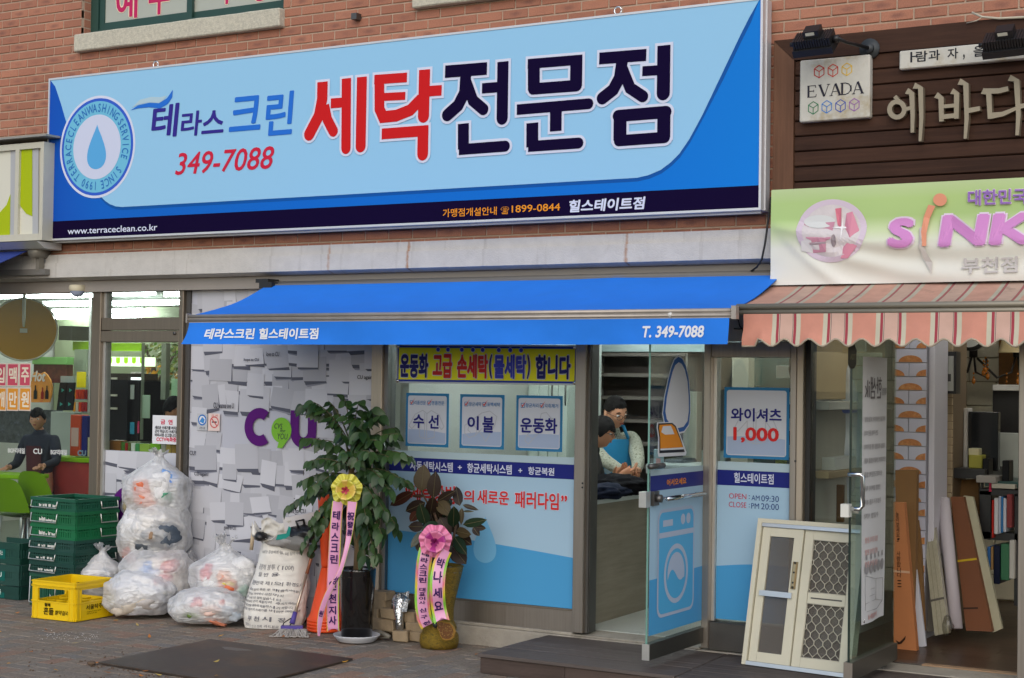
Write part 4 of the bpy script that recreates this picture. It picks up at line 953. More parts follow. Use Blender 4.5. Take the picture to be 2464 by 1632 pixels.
for s,bl,tr in (('CVS',(690,1228),(752,1190)),('for',(734,1256),(776,1230)),('YOU',(714,1308),(792,1266))):
 part('lettering',tbox(MB(),s,zF(*bl),zF(*tr),LY-.004,shear=.2),INK,pm_)
for z,s,bl,tr in ((zF,'hope to CU',(460,724),(573,697)),(zF,'love to CU',(628,682),(727,648)),(zF,'CU again!',(1315,862),(1437,826)),(zF,'CU wanna see U',(230,1072),(385,1034)),(zF,'CU!',(50,1426),(97,1396)),
     (zG,'CU again!',(257,138),(357,109)),(zG,'glad to CU',(920,403),(1047,369)),(zG,'good to CU',(467,518),(552,489)),(zG,'good',(1487,747),(1530,724))):
 part('lettering',tbox(MB(),s,z(*bl),z(*tr),LY,bold=.015),INK,pm_)
logo_c(303,1217,44,pl_)
st=MB();quadpx(st,zF(105,1240),zF(185,1115),GY-.0155);tag(part('sticker',st,flat('sticker_grey',190,192,196),pm_))
c0=fp(*zF(146,1163),GY-.0165)
part('sticker_mark',disc(MB(),c0,EX,EZ,.040,24,r0=.030),flat('mark_blue',36,110,190),pm_);part('sticker_mark',disc(MB(),c0,EX,EZ,.030,20).box(0,0,0,0,0,0),WHITE,pm_)
part('sticker_mark',MB().poly([(c0.x-.026,c0.y-.0006,c0.z-.012),(c0.x+.014,c0.y-.0006,c0.z-.026),(c0.x+.024,c0.y-.0006,c0.z+.004),(c0.x,c0.y-.0006,c0.z+.022)]),flat('mark_blue2',70,140,205),pm_)
part('lettering',tbox(MB(),'금연시설',zF(125,1232),zF(167,1216),GY-.017),INK,pm_)
st=MB();quadpx(st,zF(190,1244),zF(280,1115),GY-.0155);part('sticker',st,flat('sticker_pink',226,206,200),pm_)
c0=fp(*zF(237,1180),GY-.0165)
part('sticker_mark',disc(MB(),c0,EX,EZ,.042,24,r0=.034).poly([(c0.x-.028,c0.y-.0002,c0.z+.022),(c0.x-.022,c0.y-.0002,c0.z+.028),(c0.x+.028,c0.y-.0002,c0.z-.022),(c0.x+.022,c0.y-.0002,c0.z-.028)]),flat('mark_red',205,90,90),pm_)
part('sticker_mark',MB().poly([(c0.x-.022,c0.y+.0004,c0.z-.004),(c0.x+.022,c0.y+.0004,c0.z-.004),(c0.x+.022,c0.y+.0004,c0.z+.006),(c0.x-.022,c0.y+.0004,c0.z+.006)]),INK,pm_)
part('lettering',tbox(MB(),'금 연',zF(215,1140),zF(262,1122),GY-.017),flat('mark_red',205,90,90),pm_)
def gcell(x0,y0,x1,y1,mm,s,nm):
 m_=MB();quadpx(m_,zD(x0,y1),zD(x1,y0),GY-.003);part(nm,m_,flat('cell_border',226,208,196),cs)
 m_=MB();quadpx(m_,zD(x0+7,y1-8),zD(x1-7,y0+8),GY-.005);part('notice_face',m_,mm,cs)
 part('lettering',tbox(MB(),s,zD(x0+16,y1-26),zD(x1-14,y0+30),GY-.007,bold=.03),flat('cell_letter',238,226,206),cs)
CP,CO=flat('cell_pink',206,82,104),flat('cell_orange',222,152,52)
for i,(s,t_) in enumerate((('입','개'),('맥','만'),('주','원'))):
 x0=-42+i*92;gcell(x0,735,x0+92,908,CP,s,'notice');gcell(x0,918,x0+92,1092,CO,t_,'notice')
WL=flat('glass_lettering',214,216,214)
for s,a,b in (('BGF리테일',(60,1412),(188,1376)),('CU',(250,1418),(318,1380)),('BGF리테일',(382,1425),(505,1388))):
 part('lettering',tbox(MB(),s,zD(*a),zD(*b),GY-.003,bold=.03),WL,cs)
m_=MB();quadpx(m_,zD(1148,1340),zD(1360,1132),GY-.003);part('notice',m_,WHITE,cs)
RN=flat('notice_red',214,44,84)
part('lettering',tbox(MB(),'금  연',zD(1212,1195),zD(1302,1160),GY-.005,bold=.03),RN,cs)
for i,s in enumerate(('새로운 쓰레기를 버리는','곳이 아닙니다 쓰레기를','버리시면 신고합니다')):
 part('lettering',tbox(MB(),s,zD(1168,1232+i*28),zD(1342-(12 if i==2 else 0),1212+i*28),GY-.005,bold=.03),INK,cs)
part('lettering',tbox(MB(),'CCTV녹화중',zD(1180,1324),zD(1330,1294),GY-.005,bold=.03),RN,cs)
c0=fp(*zD(585,190),.03)
dc=root('dome_camera','small cream dome camera under the concrete band above the convenience store','camera',tuple(c0))
part('housing',MB().lathe((c0.x,.03,c0.z),[(.0,.045),(.06,.045),(.066,.02),(.06,.0)],20),flat('dome_cream',205,196,170),dc)
part('dome',MB().lathe((c0.x,.03,c0.z),[(.056,0),(.05,-.022),(.032,-.04),(.0,-.048)],20),mat('dome_glass',(.35,.40,.55),.05,spec=.8),dc)
# ================================================================== shop front of the laundry
ls=root('laundry_shopfront','laundry shop front with steel posts, blue printed film window and open glass door','shop front',(.4,.12,0))
p0,p1=X_(907,830),X_(932,830)
TAN=mat('tan_steel',(.50,.42,.33),.4,.7,var=.12,vs=3,stretch=(30,30,.7))
part('post',MB().bbox(cx1_+.002,p1,.06,.19,.02,2.33,.004),TAN,ls)
gx0=X_(942,830)
part('jamb',MB().box(p1+.001,gx0,.085,.18,.02,2.33),mat('jamb_steel',(.20,.20,.20),.4,.8),ls)
dx0,dx1=.388,.463
zs=.279
part('pane',MB().box(gx0,dx0,GY,GY+.008,zs,2.30),GLASS,ls)
part('sill_panel',MB().box(p1,dx0-.001,.088,.18,.140,zs-.012),STEEL,ls)
part('sill_trim',MB().box(p1,dx0-.001,.10,.18,zs-.0115,zs),BRONZE,ls)
part('post',MB().bbox(dx0,dx1,.055,.20,.142,2.33,.004),STEEL,ls)
part('door_stop',MB().box(dx1,dx1+.018,.085,.20,.142,2.3).box(dx1+.018,dx1+.022,.10,.105,.142,2.3),STEELD,ls)
for zz in (Z_(1415,1162),Z_(1415,1172)):part('bolt',MB().tube([(dx1-.012,.052,zz),(dx1-.012,.057,zz)],.006,8),BLACK,ls)
ex0,ex1=1.262,X_(1721.4,830)
part('post',MB().bbox(ex0,ex1,.055,.20,.132,2.33,.004),STEEL,ls)
fx0,fx1,fx2=X_(1911,830),X_(1944,830),X_(1956,830)
zt_hi,zt_lo=Z_(1800,824),Z_(1800,860.6)
part('transom',MB().bbox(ex1+.001,fx0-.001,.065,.19,zt_lo,zt_hi,.003),STEEL,ls)
part('post',MB().bbox(fx0,fx0+(fx1-fx0)*.48,.06,.20,.12,2.33,.004),STEEL,ls);part('post',MB().bbox(fx0+(fx1-fx0)*.5,fx1,.055,.20,.12,2.33,.004),TAN,ls)
part('screw',MB().tube([(fx0+(fx1-fx0)*.46,.05,Z_(1926,1109)),(fx0+(fx1-fx0)*.46,.06,Z_(1926,1109))],.006,8),STEELD,ls)
zsp=Z_(1724,1493)
part('pane',MB().box(ex1+.022,fx0-.001,GY,GY+.008,zsp,zt_lo-.001),GLASS,ls)
part('pane_trim',MB().box(ex1+.001,ex1+.022,.10,.16,zsp,zt_lo-.001),ALU,ls)
part('base_panel',MB().box(ex1+.001,fx0-.001,.075,.18,.125,zsp-.006),STEELD,ls)
part('header',MB().box(p1+.001,dx0-.001,.075,.19,2.302,2.332).box(dx1+.001,ex0-.001,.08,.19,2.10,2.332),STEEL,ls)
BEIGE=mat('beige_board',(.50,.48,.42),.6,var=.05,vs=3)
part('header_board',MB().box(ex1+.001,fx0-.001,.05,.15,zt_hi+.004,2.33),BEIGE,ls)
for pts in ([(1790,722),(1776,740),(1774,760),(1780,785),(1792,800)],[(1800,720),(1790,735),(1788,752),(1794,770),(1800,800)],[(1766,791),(1780,792),(1796,788)],[(1770,738),(1785,726),(1800,727)]):
 part('wire',MB().tube([fp(x,y,.04) for x,y in pts],.004,5),RUBBER,ls)
FL,FM,FN=flat('film_pale',164,196,218,.3),flat('film_mid',78,158,210,.3),flat('film_navy',34,42,122,.3);FP_=flat('film_strip',176,198,206,.3)
def film(x0,x1,z0,zn0,zn1,zp_,zm0,zm1,Y,parent):
 part('film',MB().poly([(x0,Y,z0),(x1,Y,z0),(x1,Y,zp_),(x0,Y,zp_)]),FP_,parent)
 part('film',MB().poly([(x0,Y-.001,z0),(x1,Y-.001,z0),(x1,Y-.001,zn0),(x0,Y-.001,zn0)]),FL,parent)
 part('film',MB().poly([(x0,Y-.002,z0),(x1,Y-.002,z0)]+[(x1+(x0-x1)*k/12,Y-.002,zm1+(zm0-zm1)*k/12+.012*math.sin(math.pi*k/12)) for k in range(13)]),FM,parent)
 part('film_band',MB().poly([(x0,Y-.002,zn0),(x1,Y-.002,zn0),(x1,Y-.002,zn1),(x0,Y-.002,zn1)]),FN,parent)
zn1,zn0=Z_(1392,1119),Z_(1392,1154.6)
zmL,zmR=Z_(*zR(100,905)),Z_(*zK(160,612))
film(gx0+.001,dx0-.001,zs+.001,zn0,zn1,zn1+.045,zmL,zmR,GY-.002,ls)
FW=flat('film_white',208,214,232,.3);FR=flat('film_red',208,44,44,.3)
fY=GY-.006
for s,a,b in (('자동세탁시스템',(262,1300),(665,1228)),('+',(712,1292),(750,1255)),('항균세탁시스템',(800,1322),(1222,1250)),('+',(1282,1322),(1320,1284)),('항균복원',(1375,1342),(1622,1278))):
 a=(a[0],a[1]);part('lettering',tbox(MB(),s,zI(*a),zI(*b),fY,bold=.022),FW,ls)
sl=[('“',(973,1196),(985,1180)),('세',(985,1222),(1022,1178)),('탁',(1018,1224),(1050,1180)),('케',(1046,1220),(1072,1180)),('어',(1062,1220),(1084,1182)),('방',(1066,1222),(1088,1180)),('식',(1090,1224),(1112,1184))]
for s,a,b in (('“세탁방법',(975,1207),(1095,1170)),('의',(1116,1208),(1141,1180)),('새로운',(1148,1212),(1225,1182)),('패러다임',(1238,1222),(1345,1187)),('”',(1350,1207),(1365,1193))):
 part('lettering_outline',tbox(MB(),s,a,b,fY,bold=.05,grow=.004),FW,ls);part('lettering',tbox(MB(),s,a,b,fY-.002,bold=.025),FR,ls)
dcx=fp(*zR(1290,1040),fY)
part('printed_drop',drop(MB(),(dcx.x,dcx.z),.13,fY),flat('film_drop',118,184,224,.3),ls)
PB,PWH,PMS,PTX=flat('notice_blue',46,120,168),flat('notice_paper',200,204,212),flat('notice_tint',162,178,204),flat('notice_ink',38,40,118)
CHK=flat('check_red',214,60,44);SKT=flat('sketch_grey',176,180,188)
def notice(z,q,wave,big,small,sketch,Y,red=None):
 (x0,y0),(x1,y1)=q
 a,b=fp(*z(x0,y1),Y),fp(*z(x1,y0),Y)
 zt_=fp(*z(x0,y0),Y).z;zb_=fp(*z(x0,y1),Y).z
 X0,X1,ZB,ZT=a.x,b.x,zb_,zt_
 n=root('paper_notice',None,'notice',((X0+X1)/2,Y,ZB),group=None)
 part('sheet',MB().box(X0,X1,Y,Y+.0015,ZB,ZT),PB,n)
 d=.017
 def rr(x0,x1,z0,z1,r,y):return [Vector((cx+r*math.cos(t0+math.pi/2*k/5),y,cz+r*math.sin(t0+math.pi/2*k/5))) for (cx,cz,t0) in ((x1-r,z0+r,-math.pi/2),(x1-r,z1-r,0),(x0+r,z1-r,math.pi/2),(x0+r,z0+r,math.pi)) for k in range(6)]
 part('face',MB().poly(rr(X0+d,X1-d,ZB+d,ZT-d,.015,Y-.001)),PWH,n)
 w,h=X1-X0,ZT-ZB
 part('tint',MB().poly([(X0+d+.006,Y-.002,ZB+d+.006),(X1-d-.006,Y-.002,ZB+d+.006)]+[(X1-d-.006-(w-2*d-.012)*k/10,Y-.002,ZB+h*(.29+wave*(k/10-.5)+.02*math.sin(k/10*math.pi))) for k in range(11)]),PMS,n)
 P=lambda u,v,y:Vector((X0+w*u,y,ZB+h*v))
 for k,pts in enumerate(sketch):part('sketch',MB().poly([(x,Y-.0025-.0001*k,z_) for x,z_ in stroke([(P(*p,0).x,P(*p,0).z) for p in pts],.005,0,0)]),SKT,n)
 for s,(u0,v0,u1,v1),mm in big:part('lettering',tmap(MB(),s,lambda u,v:P(u0+(u1-u0)*u,v0+(v1-v0)*v,Y-.004),bold=.03),mm,n)
 for s,(u0,v0,u1,v1) in small:
  part('lettering',tmap(MB(),s,lambda u,v:P(u0+(u1-u0)*u,v0+(v1-v0)*v,Y-.004),bold=.015),flat('small_ink',76,124,176),n)
  bx_=u0-.1
  m_=MB();q4=[P(bx_,v0,0),P(bx_+.075,v0,0),P(bx_+.075,v0+.075,0),P(bx_,v0+.075,0),P(bx_,v0,0)]
  for e in range(4):m_.poly([(x,Y-.003-e*.0001,z_) for x,z_ in stroke([(q4[e].x,q4[e].z),(q4[e+1].x,q4[e+1].z)],.004,0,0)])
  part('tick_box',m_,flat('small_ink',76,124,176),n)
  part('tick',MB().poly([P(bx_+.005,v0+.06,Y-.0045),P(bx_+.032,v0+.035,Y-.0045),P(bx_+.12,v0+.13,Y-.0045),P(bx_+.03,v0+.0,Y-.0045)]),CHK,n)
 return n
shirt=[[(.40,.68),(.22,.60),(.08,.38)],[(.60,.68),(.78,.60),(.90,.38)],[(.08,.38),(.15,.33),(.33,.50)],[(.90,.38),(.84,.33),(.68,.50)],[(.33,.50),(.33,.18)],[(.68,.50),(.68,.18)],[(.40,.68),(.5,.62),(.60,.68)],[(.50,.62),(.50,.16)],[(.45,.63),(.45,.16)],[(.33,.18),(.5,.14),(.68,.18)]]
quilt=[[(.12,.42),(.12,.28),(.22,.2),(.36,.24),(.40,.36),(.32,.44),(.22,.42),(.19,.34),(.26,.29)],[(.12,.42),(.5,.66),(.68,.70),(.84,.60),(.80,.45),(.6,.14),(.42,.36)],[(.36,.24),(.52,.38)]]
shoe=[[(.2,.18),(.28,.12),(.62,.44),(.80,.60)],[(.2,.18),(.24,.28),(.42,.42),(.52,.56),(.55,.68),(.66,.70),(.78,.58)],[(.24,.28),(.36,.22)]]
n1=notice(zI,((218,570),(630,1070)),.06,[('수',(.18,.34,.44,.60),PTX),('선',(.54,.34,.78,.60),PTX)],[('리폼전문',(.20,.78,.47,.86)),('명품전문',(.61,.78,.90,.86))],shirt,GY-.012);tag(n1,'window notice reading 수선 over a faint shirt drawing, left of three below the yellow banner')
n2=notice(zI,((727,582),(1153,1090)),-.06,[('이',(.18,.34,.44,.60),PTX),('불',(.52,.30,.78,.60),PTX)],[('항균세탁',(.21,.78,.49,.86)),('표백세탁',(.62,.78,.91,.86))],quilt,GY-.012);tag(n2,'window notice reading 이불 over a faint rolled quilt, middle of three below the yellow banner')
n3=notice(zI,((1258,592),(1702,1112)),-.03,[('운동화',(.10,.32,.90,.60),PTX)],[('항균처리',(.21,.78,.49,.86)),('악취제거',(.62,.78,.91,.86))],shoe,GY-.012);tag(n3,'window notice reading 운동화 over a faint shoe drawing, right of three below the yellow banner')
ybr=root('window_banner','yellow plastic banner with blue border and dotted lettering across the top of the laundry window','banner',(-.3,GY-.02,1.6))
a,b=fp(*zI(130,478),GY-.02),fp(*zI(1845,500),GY-.02);zt_l,zt_r=fp(*zI(140,108),GY-.02).z,fp(*zI(1845,122),GY-.02).z
yx0,yx1=a.x,b.x;yz=lambda u,v:(a.z+(b.z-a.z)*u)*(1-v)+(zt_l+(zt_r-zt_l)*u)*v
yP=lambda u,v,y:Vector((yx0+(yx1-yx0)*u,y+.004*math.sin(u*9)*(v-.5),yz(u,v)))
part('sheet',MB().grid(lambda u,v:yP(u,v,GY-.02),30,4),flat('banner_pale',196,204,206),ybr)
dd_=.012;hh_=.0
part('border',MB().grid(lambda u,v:yP(.008+.984*u,.045+.91*v,GY-.0225),30,4),flat('banner_blue',40,64,168),ybr)
part('field',MB().grid(lambda u,v:yP(.016+.968*u,.095+.81*v,GY-.025),30,4),flat('banner_yellow',240,238,44),ybr)
NB,RB,BB=flat('ban_navy',34,36,112),flat('ban_red',200,44,42),flat('ban_blue',64,72,184)
def ytxt(s,x0,x1,mm,dots=()):
 u0,u1=(x0-130)/1715,(x1-130)/1715
 part('lettering_outline',tmap(MB(),s,lambda u,v:yP(u0-.004+(u1-u0+.008)*u,.115+.665*v,GY-.0275),bold=.075),PWH,ybr)
 part('lettering',tmap(MB(),s,lambda u,v:yP(u0+(u1-u0)*u,.14+.615*v,GY-.030),bold=.045),mm,ybr)
for s,x0,x1,mm in (('운동화',175,456,NB),('고급',500,688,RB),('손세탁',735,1030,RB),('(',1040,1068,NB),('물세탁',1085,1385,BB),(')',1392,1420,NB),('합니다',1470,1785,NB)):ytxt(s,x0,x1,mm)
m_=MB();m2=MB()
for x in (547,644,778,884,977,1129,1235,1334):
 c0=yP((x-130)/1715,.865,GY-.029);disc(m_,c0,EX,EZ,.0135,16);disc(m2,c0+Vector((0,.0015,0)),EX,EZ,.0175,16)
part('dot',m2,PWH,ybr);part('dot',m_,BB,ybr)
for u,v in ((.012,.06),(.012,.94),(.988,.06),(.988,.94)):part('eyelet',MB().tube([yP(u,v,GY-.026),yP(u,v,GY-.034)],.013,10),CHROME,ybr)
zn1s,zn0s=Z_(*zL(150,1035)),Z_(*zL(150,1150))
film(ex1+.024,fx0-.002,zsp+.012,zn0s,zn1s,zn1s+.05,Z_(*zK(1275,670)),Z_(*zK(1395,672))+.02,GY-.002,ls)
part('lettering',tbox(MB(),'힐스테이트점',zL(270,1135),zL(570,1070),fY,bold=.02),FW,ls)
GB=flat('hours_blue',42,66,128,.3);GR=flat('hours_red',196,62,88,.3)
for s,a,b,mm in (('OPEN',(232,1254),(364,1220),GR),(':',(382,1258),(389,1230),GB),('AM',(402,1268),(464,1232),GB),('09:30',(476,1276),(610,1236),GB),('CLOSE',(231,1318),(364,1284),GR),(':',(382,1322),(389,1294),GB),('PM',(400,1330),(460,1292),GB),('20:00',(474,1336),(610,1296),GB)):
 part('lettering',tbox(MB(),s,zL(*a),zL(*b),fY,bold=.006),mm,ls)
n4=notice(zL,((192,412),(690,945)),.02,[('와이셔츠',(.11,.52,.89,.71),PTX),('1,000',(.15,.22,.85,.44),FR)],[],[[(x*.8+.1,y*.9+.08) for x,y in p] for p in shirt],GY-.012)
tag(n4,'square blue bordered price notice with red figure on the pane right of the door')
D1=Vector((ex0-.005,.10,0));zr0=.165
f_=gp(*zK(712,1425),zr0);D0=Vector((f_.x,f_.y,0))
dex=(D1-D0);DL=dex.length;dex.normalize();dn=Vector((dex.y,-dex.x,0))
if (CAM-D0).dot(dn)<0:dn=-dn
zr1=xp(*zK(712,1297),D0.x).z
TH=.022
door=part('glass_door',MB().obox((D0+D1)/2+Vector((0,0,(zr1+2.12)/2)),dex,dn,EZ,DL/2-.003,.005,(2.12-zr1)/2),GLASS,ls)
part('door_rail',MB().obox((D0+D1)/2+Vector((0,0,(zr0+zr1)/2)),dex,dn,EZ,DL/2,TH,(zr1-zr0)/2),mat('door_rail_steel',(.10,.10,.09),.4,.8),door)
part('rail_end',MB().obox(D0-dex*.004+Vector((0,0,(zr0+zr1)/2)),dex,dn,EZ,.004,TH,(zr1-zr0)/2),ALU,door)
part('glass_edge',MB().obox(D0+dex*.002+Vector((0,0,(zr1+2.1)/2)),dex,dn,EZ,.002,.0052,(2.1-zr1)/2),mat('green_glass_edge',(.16,.32,.27),.2),door)
def dP(z,x,y,off=.008):return pp(*z(x,y),D0+dn*off,dn)
def duv(z,x,y):p=dP(z,x,y);return ((p-D0).dot(dex),p.z)
def dpt(u,z,off):return D0+dex*u+dn*off+Vector((0,0,z))
dz0=duv(zK,712,1240)[1];zf1=duv(zK,712,80)[1];zf0=duv(zJ,688,1360)[1];zfp=duv(zJ,688,1305)[1]
ua,ub=.012,DL-.012
def drect(u0,u1,z0,z1,off,mm,nm):part(nm,MB().poly([dpt(u0,z0,off),dpt(u1,z0,off),dpt(u1,z1,off),dpt(u0,z1,off)]),mm,door)
zm_=duv(zK,708,795)[1];zm2=duv(zK,1168,668)[1]
drect(ua,ub,dz0,zfp,.0065,FP_,'film');drect(ua,ub,dz0,zf1,.0075,FL,'film')
part('film',MB().poly([dpt(ua,dz0,.0085),dpt(ub,dz0,.0085),dpt(ub,zm2,.0085),dpt(ua,zm_,.0085)]),FM,door)
drect(ua,ub,zf1,zf0,.0085,FN,'film_band')
zt2=duv(zJ,688,1510)
a=duv(zJ,875,1440);b=duv(zJ,1060,1362)
part('lettering',tmap(MB(),'어서오세요',lambda u,v:dpt(a[0]+(b[0]-a[0])*u,a[1]-.006+(b[1]-a[1]+.004)*v,.011),bold=.02),ORANGE,door)
wa,wb=duv(zK,800,1083),duv(zK,1092,190)
wx0,wx1,wz0,wz1=duv(zK,800,640)[0],duv(zK,1093,640)[0],duv(zK,835,1083)[1],duv(zK,1030,192)[1]
WGY=flat('film_lilac',176,188,210,.3);WBL=flat('film_azure',84,170,218,.3)
def rrect(x0,x1,z0,z1,r):return [(cx+r*math.cos(t0+math.pi/2*k/6),cz+r*math.sin(t0+math.pi/2*k/6)) for (cx,cz,t0) in ((x1-r,z0+r,-math.pi/2),(x1-r,z1-r,0),(x0+r,z1-r,math.pi/2),(x0+r,z0+r,math.pi)) for k in range(7)]
part('washer_print',MB().poly([dpt(x,z,.0105) for x,z in rrect(wx0,wx1,wz0,wz1,.06)]),WGY,door)
wi=.018
zbar0,zbar1=duv(zK,808,455)[1],duv(zK,808,412)[1]
part('washer_print',MB().poly([dpt(x,z,.0115) for x,z in rrect(wx0+wi,wx1-wi,wz0+wi,wz1-wi,.048)]),WBL,door)
drect(wx0+wi,wx1-wi,zbar0,zbar1,.0125,WGY,'washer_print')
q0,q1=duv(zK,843,360),duv(zK,922,282);drect(q0[0],q1[0],q0[1],q1[1]-.01,.0125,WGY,'washer_print')
for (x,y) in ((1003,295),(1046,287)):
 c=duv(zK,x,y);part('washer_print',disc(MB(),dpt(c[0],c[1],.0125),dex,EZ,.031,20),WGY,door)
c=duv(zK,947,728);rw=(duv(zK,947,492)[1]-duv(zK,947,964)[1])/2
part('washer_print',disc(MB(),dpt(c[0],c[1],.0125),dex,EZ,rw,48,r0=rw*.84),WGY,door)
pts=[dpt(c[0]+rw*.71*math.cos(q),c[1]+rw*.71*math.sin(q),.0125) for q in [math.radians(-15)+math.radians(210)*k/30 for k in range(31)]]
q0=math.radians(195)
xs_=rw*.71
pts+=[dpt(c[0]-xs_*.97+2*xs_*.97*k/12,c[1]-rw*.18+.035*math.sin(k/12*2*math.pi+.2)+.03*math.sin(math.pi*k/12),.0125) for k in range(1,12)]
part('washer_print',MB().poly(pts),WGY,door)
iron_o=[(795,850),(830,850),(925,850),(960,880),(1000,985),(1045,1140),(800,1145),(790,990)]
IRW=flat('iron_white',214,216,220,.3);IRO=flat('iron_orange',226,140,20,.3);IRK=flat('iron_black',28,28,32,.3);IRB=flat('iron_blue',40,92,160,.3)
def dpoly(pts,mm,off,z=zJ):part('iron_print',MB().poly([dpt(*duv(z,x,y),off) for x,y in pts]),mm,door)
plate=[(985,212),(1020,232),(1055,300),(1085,430),(1098,600),(1100,760),(1085,880),(1040,945),(975,960),(900,930),(850,860),(832,770),(850,610),(885,440),(915,320),(945,245)]
dpoly(plate,IRW,.0105)
sh=lambda P,k,cx,cy:[(cx+(x-cx)*k,cy+(y-cy)*k) for x,y in P]
dpoly(sh(plate,.955,985,610),IRB,.0115)
dpoly(sh(plate,.83,990,620),IRW,.0125)
dpoly([(780,850),(925,845),(965,875),(1005,985),(1058,1130),(1050,1160),(795,1175),(785,1140),(790,990),(775,900)],IRW,.0135)
dpoly([(790,858),(922,853),(955,882),(995,985),(1040,1128),(800,1140),(800,990),(786,900)],IRK,.0145)
dpoly([(800,872),(915,866),(945,892),(985,985),(1022,1082),(808,1095),(806,985),(796,905)],IRO,.0155)
dpoly([(830,885),(905,880),(940,960),(850,965),(815,940)],IRW,.0165);dpoly([(806,1096),(1022,1083),(1028,1102),(806,1113)],IRW,.0165)
lk=MB();p=dpt(*duv(zK,705,142),0);lk.obox(p+dex*.01,dex,dn,EZ,.028,.022,.043);part('lock',lk,ALU,door)
lk=MB();q=dpt(*duv(zK,770,130),.03);lk.obox(q-dn*.012,dex,dn,EZ,.035,.012,.04);lk.tube([q,q+dn*.03],.022,12);part('lock',lk,STEELD,door)
h0,h1=dpt(*duv(zK,815,132),.06),dpt(*duv(zK,1115,90),.06)
part('pull_bar',MB().tube([h0,h1],.013,10).tube([h0+dex*.02,h0+dex*.02-dn*.05],.009,8).tube([h1-dex*.02,h1-dex*.02-dn*.05],.009,8),CHROME,door)
hb=dpt(*duv(zJ,720,1258),.05);part('pull_bar',MB().tube([hb-dex*.09,hb+dex*.09],.016,10),STEELD,door)
# ================================================================== blue awning of the laundry
aw=root('awning','bright blue fabric awning with a lettered valance over the laundry front','awning',(-.1,-.4,2.05))
aX0,aX1=fp(648.7,683.4,-.03).x,1.800
B0=xp(455,766,aX0-.0);B1=fp(1762,752,B0.y+.04)
T0=fp(648.7,683.4,-.03);T1=Vector((1.745,-.03,fp(1850,655,-.03).z))
T1=Vector((1.79,-.03,T0.z-.005))
def awf(u,v):
 a=T0.lerp(T1,u);b=(B0+Vector((.015,0,.018))).lerp(B1+Vector((-.012,0,.018)),u);p=a.lerp(b,v)
 p.z-=.035*math.sin(math.pi*v)*(1+.2*math.sin(u*5));p.z+=.008*noise.noise(Vector((u*7,v*2,0)))*math.sin(math.pi*v)+.006*max(0,1-abs(u-.52-.2*(1-v))*14)*(1-v)
 return p
fab=MB().grid(awf,60,14);fab.grid(lambda u,v:awf(u,v)-Vector((0,-.001,.003)),60,14)
part('canopy',fab,AWB,aw)
BAR=mat('awning_bar',(.40,.36,.32),.45,.5,var=.15,vs=9)
bd=(B1-B0).normalized();bn_=Vector((bd.y,-bd.x,0)).normalized()
if bn_.y>0:bn_=-bn_
bar=MB()
for (zo,yo,r) in ((.011,0,.013),(-.014,.003,.010)):bar.tube([B0+Vector((0,0,zo))+bn_*yo,B1+Vector((0,0,zo))+bn_*yo],r,10)
bar.prism([B0+bn_*.006+Vector((0,0,.02)),B0-bn_*.02+Vector((0,0,.02)),B0-bn_*.02+Vector((0,0,-.03)),B0+bn_*.006+Vector((0,0,-.03))],B1-B0)
part('front_bar',bar,BAR,aw)
part('end_cap',MB().obox(B1+bd*.016,bd,bn_,EZ,.014,.022,.036).obox(B0-bd*.006,bd,bn_,EZ,.006,.02,.03),BAR,aw)
VH=(Z_(449,772,B0.y)-Z_(449,824.5,B0.y))
def vf(u,v):
 p=(B0+bd*.012).lerp(B1-bd*.012,u)+Vector((0,0,-.030-VH*v*(.985+.02*math.sin(u*3))))
 p+=bn_*(.012+.030*v*v*(.4+.6*math.exp(-u*5))+.014*math.sin(u*13+1)*v+.008*math.sin(u*31)*v*v+.006*noise.noise(Vector((u*22,v*1.5,4)))*v)
 if u<.05:p-=bd*(.030*(1-u/.05)*v*v)
 return p
part('valance',MB().grid(vf,90,8).grid(lambda u,v:vf(u,v)-bn_*.0015,90,8),AWB,aw)
def vtxt(s,x0,x1,v0,v1,**k):
 X0_,X1_=fp(x0,800,B0.y).x,fp(x1,800,B0.y).x
 u0,u1=(X0_-B0.x)/(B1.x-B0.x),(X1_-B0.x)/(B1.x-B0.x)
 part('lettering',tmap(MB(),s,lambda u,v:vf(u0+(u1-u0)*u,v0+(v1-v0)*v)+bn_*.004,**k),flat('valance_white',228,230,234),aw)
vtxt('테라스크린',*(zF(x,0)[0] for x in (182,545)),.77,.27,bold=.035,shear=.05);vtxt('힐스테이트점',*(zF(x,0)[0] for x in (578,1022)),.77,.27,bold=.035,shear=.05)
vtxt('T. 349-7088',1546,1696,.74,.28,bold=.03,shear=.12)
part('roller',MB().box(T0.x+.06,T1.x,-.06,.03,T0.z-.035,T0.z-.002).tube([(T0.x+.02,-.005,T0.z-.012),(T1.x,-.005,T0.z-.012)],.03,12),mat('roller_box',(.18,.17,.15),.6,.3),aw)
bk=fp(640,676,-.05)
part('bracket',MB().box(bk.x-.06,bk.x+.05,-.09,.03,bk.z-.015,bk.z+.012).box(bk.x-.02,bk.x+.09,-.10,.02,bk.z-.055,bk.z-.012),BLACK,aw)
for xx,s in ((B0.x+.35,1),(B1.x-.35,-1)):
 e=Vector((xx,B0.y+.03,B0.z-.005));w_=Vector((xx+s*.45,.02,T0.z-.10));el=(e+w_)/2+Vector((s*.30,0,-.06))
 part('folding_arm',MB().tube([w_,el,e],.018,8),mat('arm_white',(.6,.6,.58),.4,.3),aw)
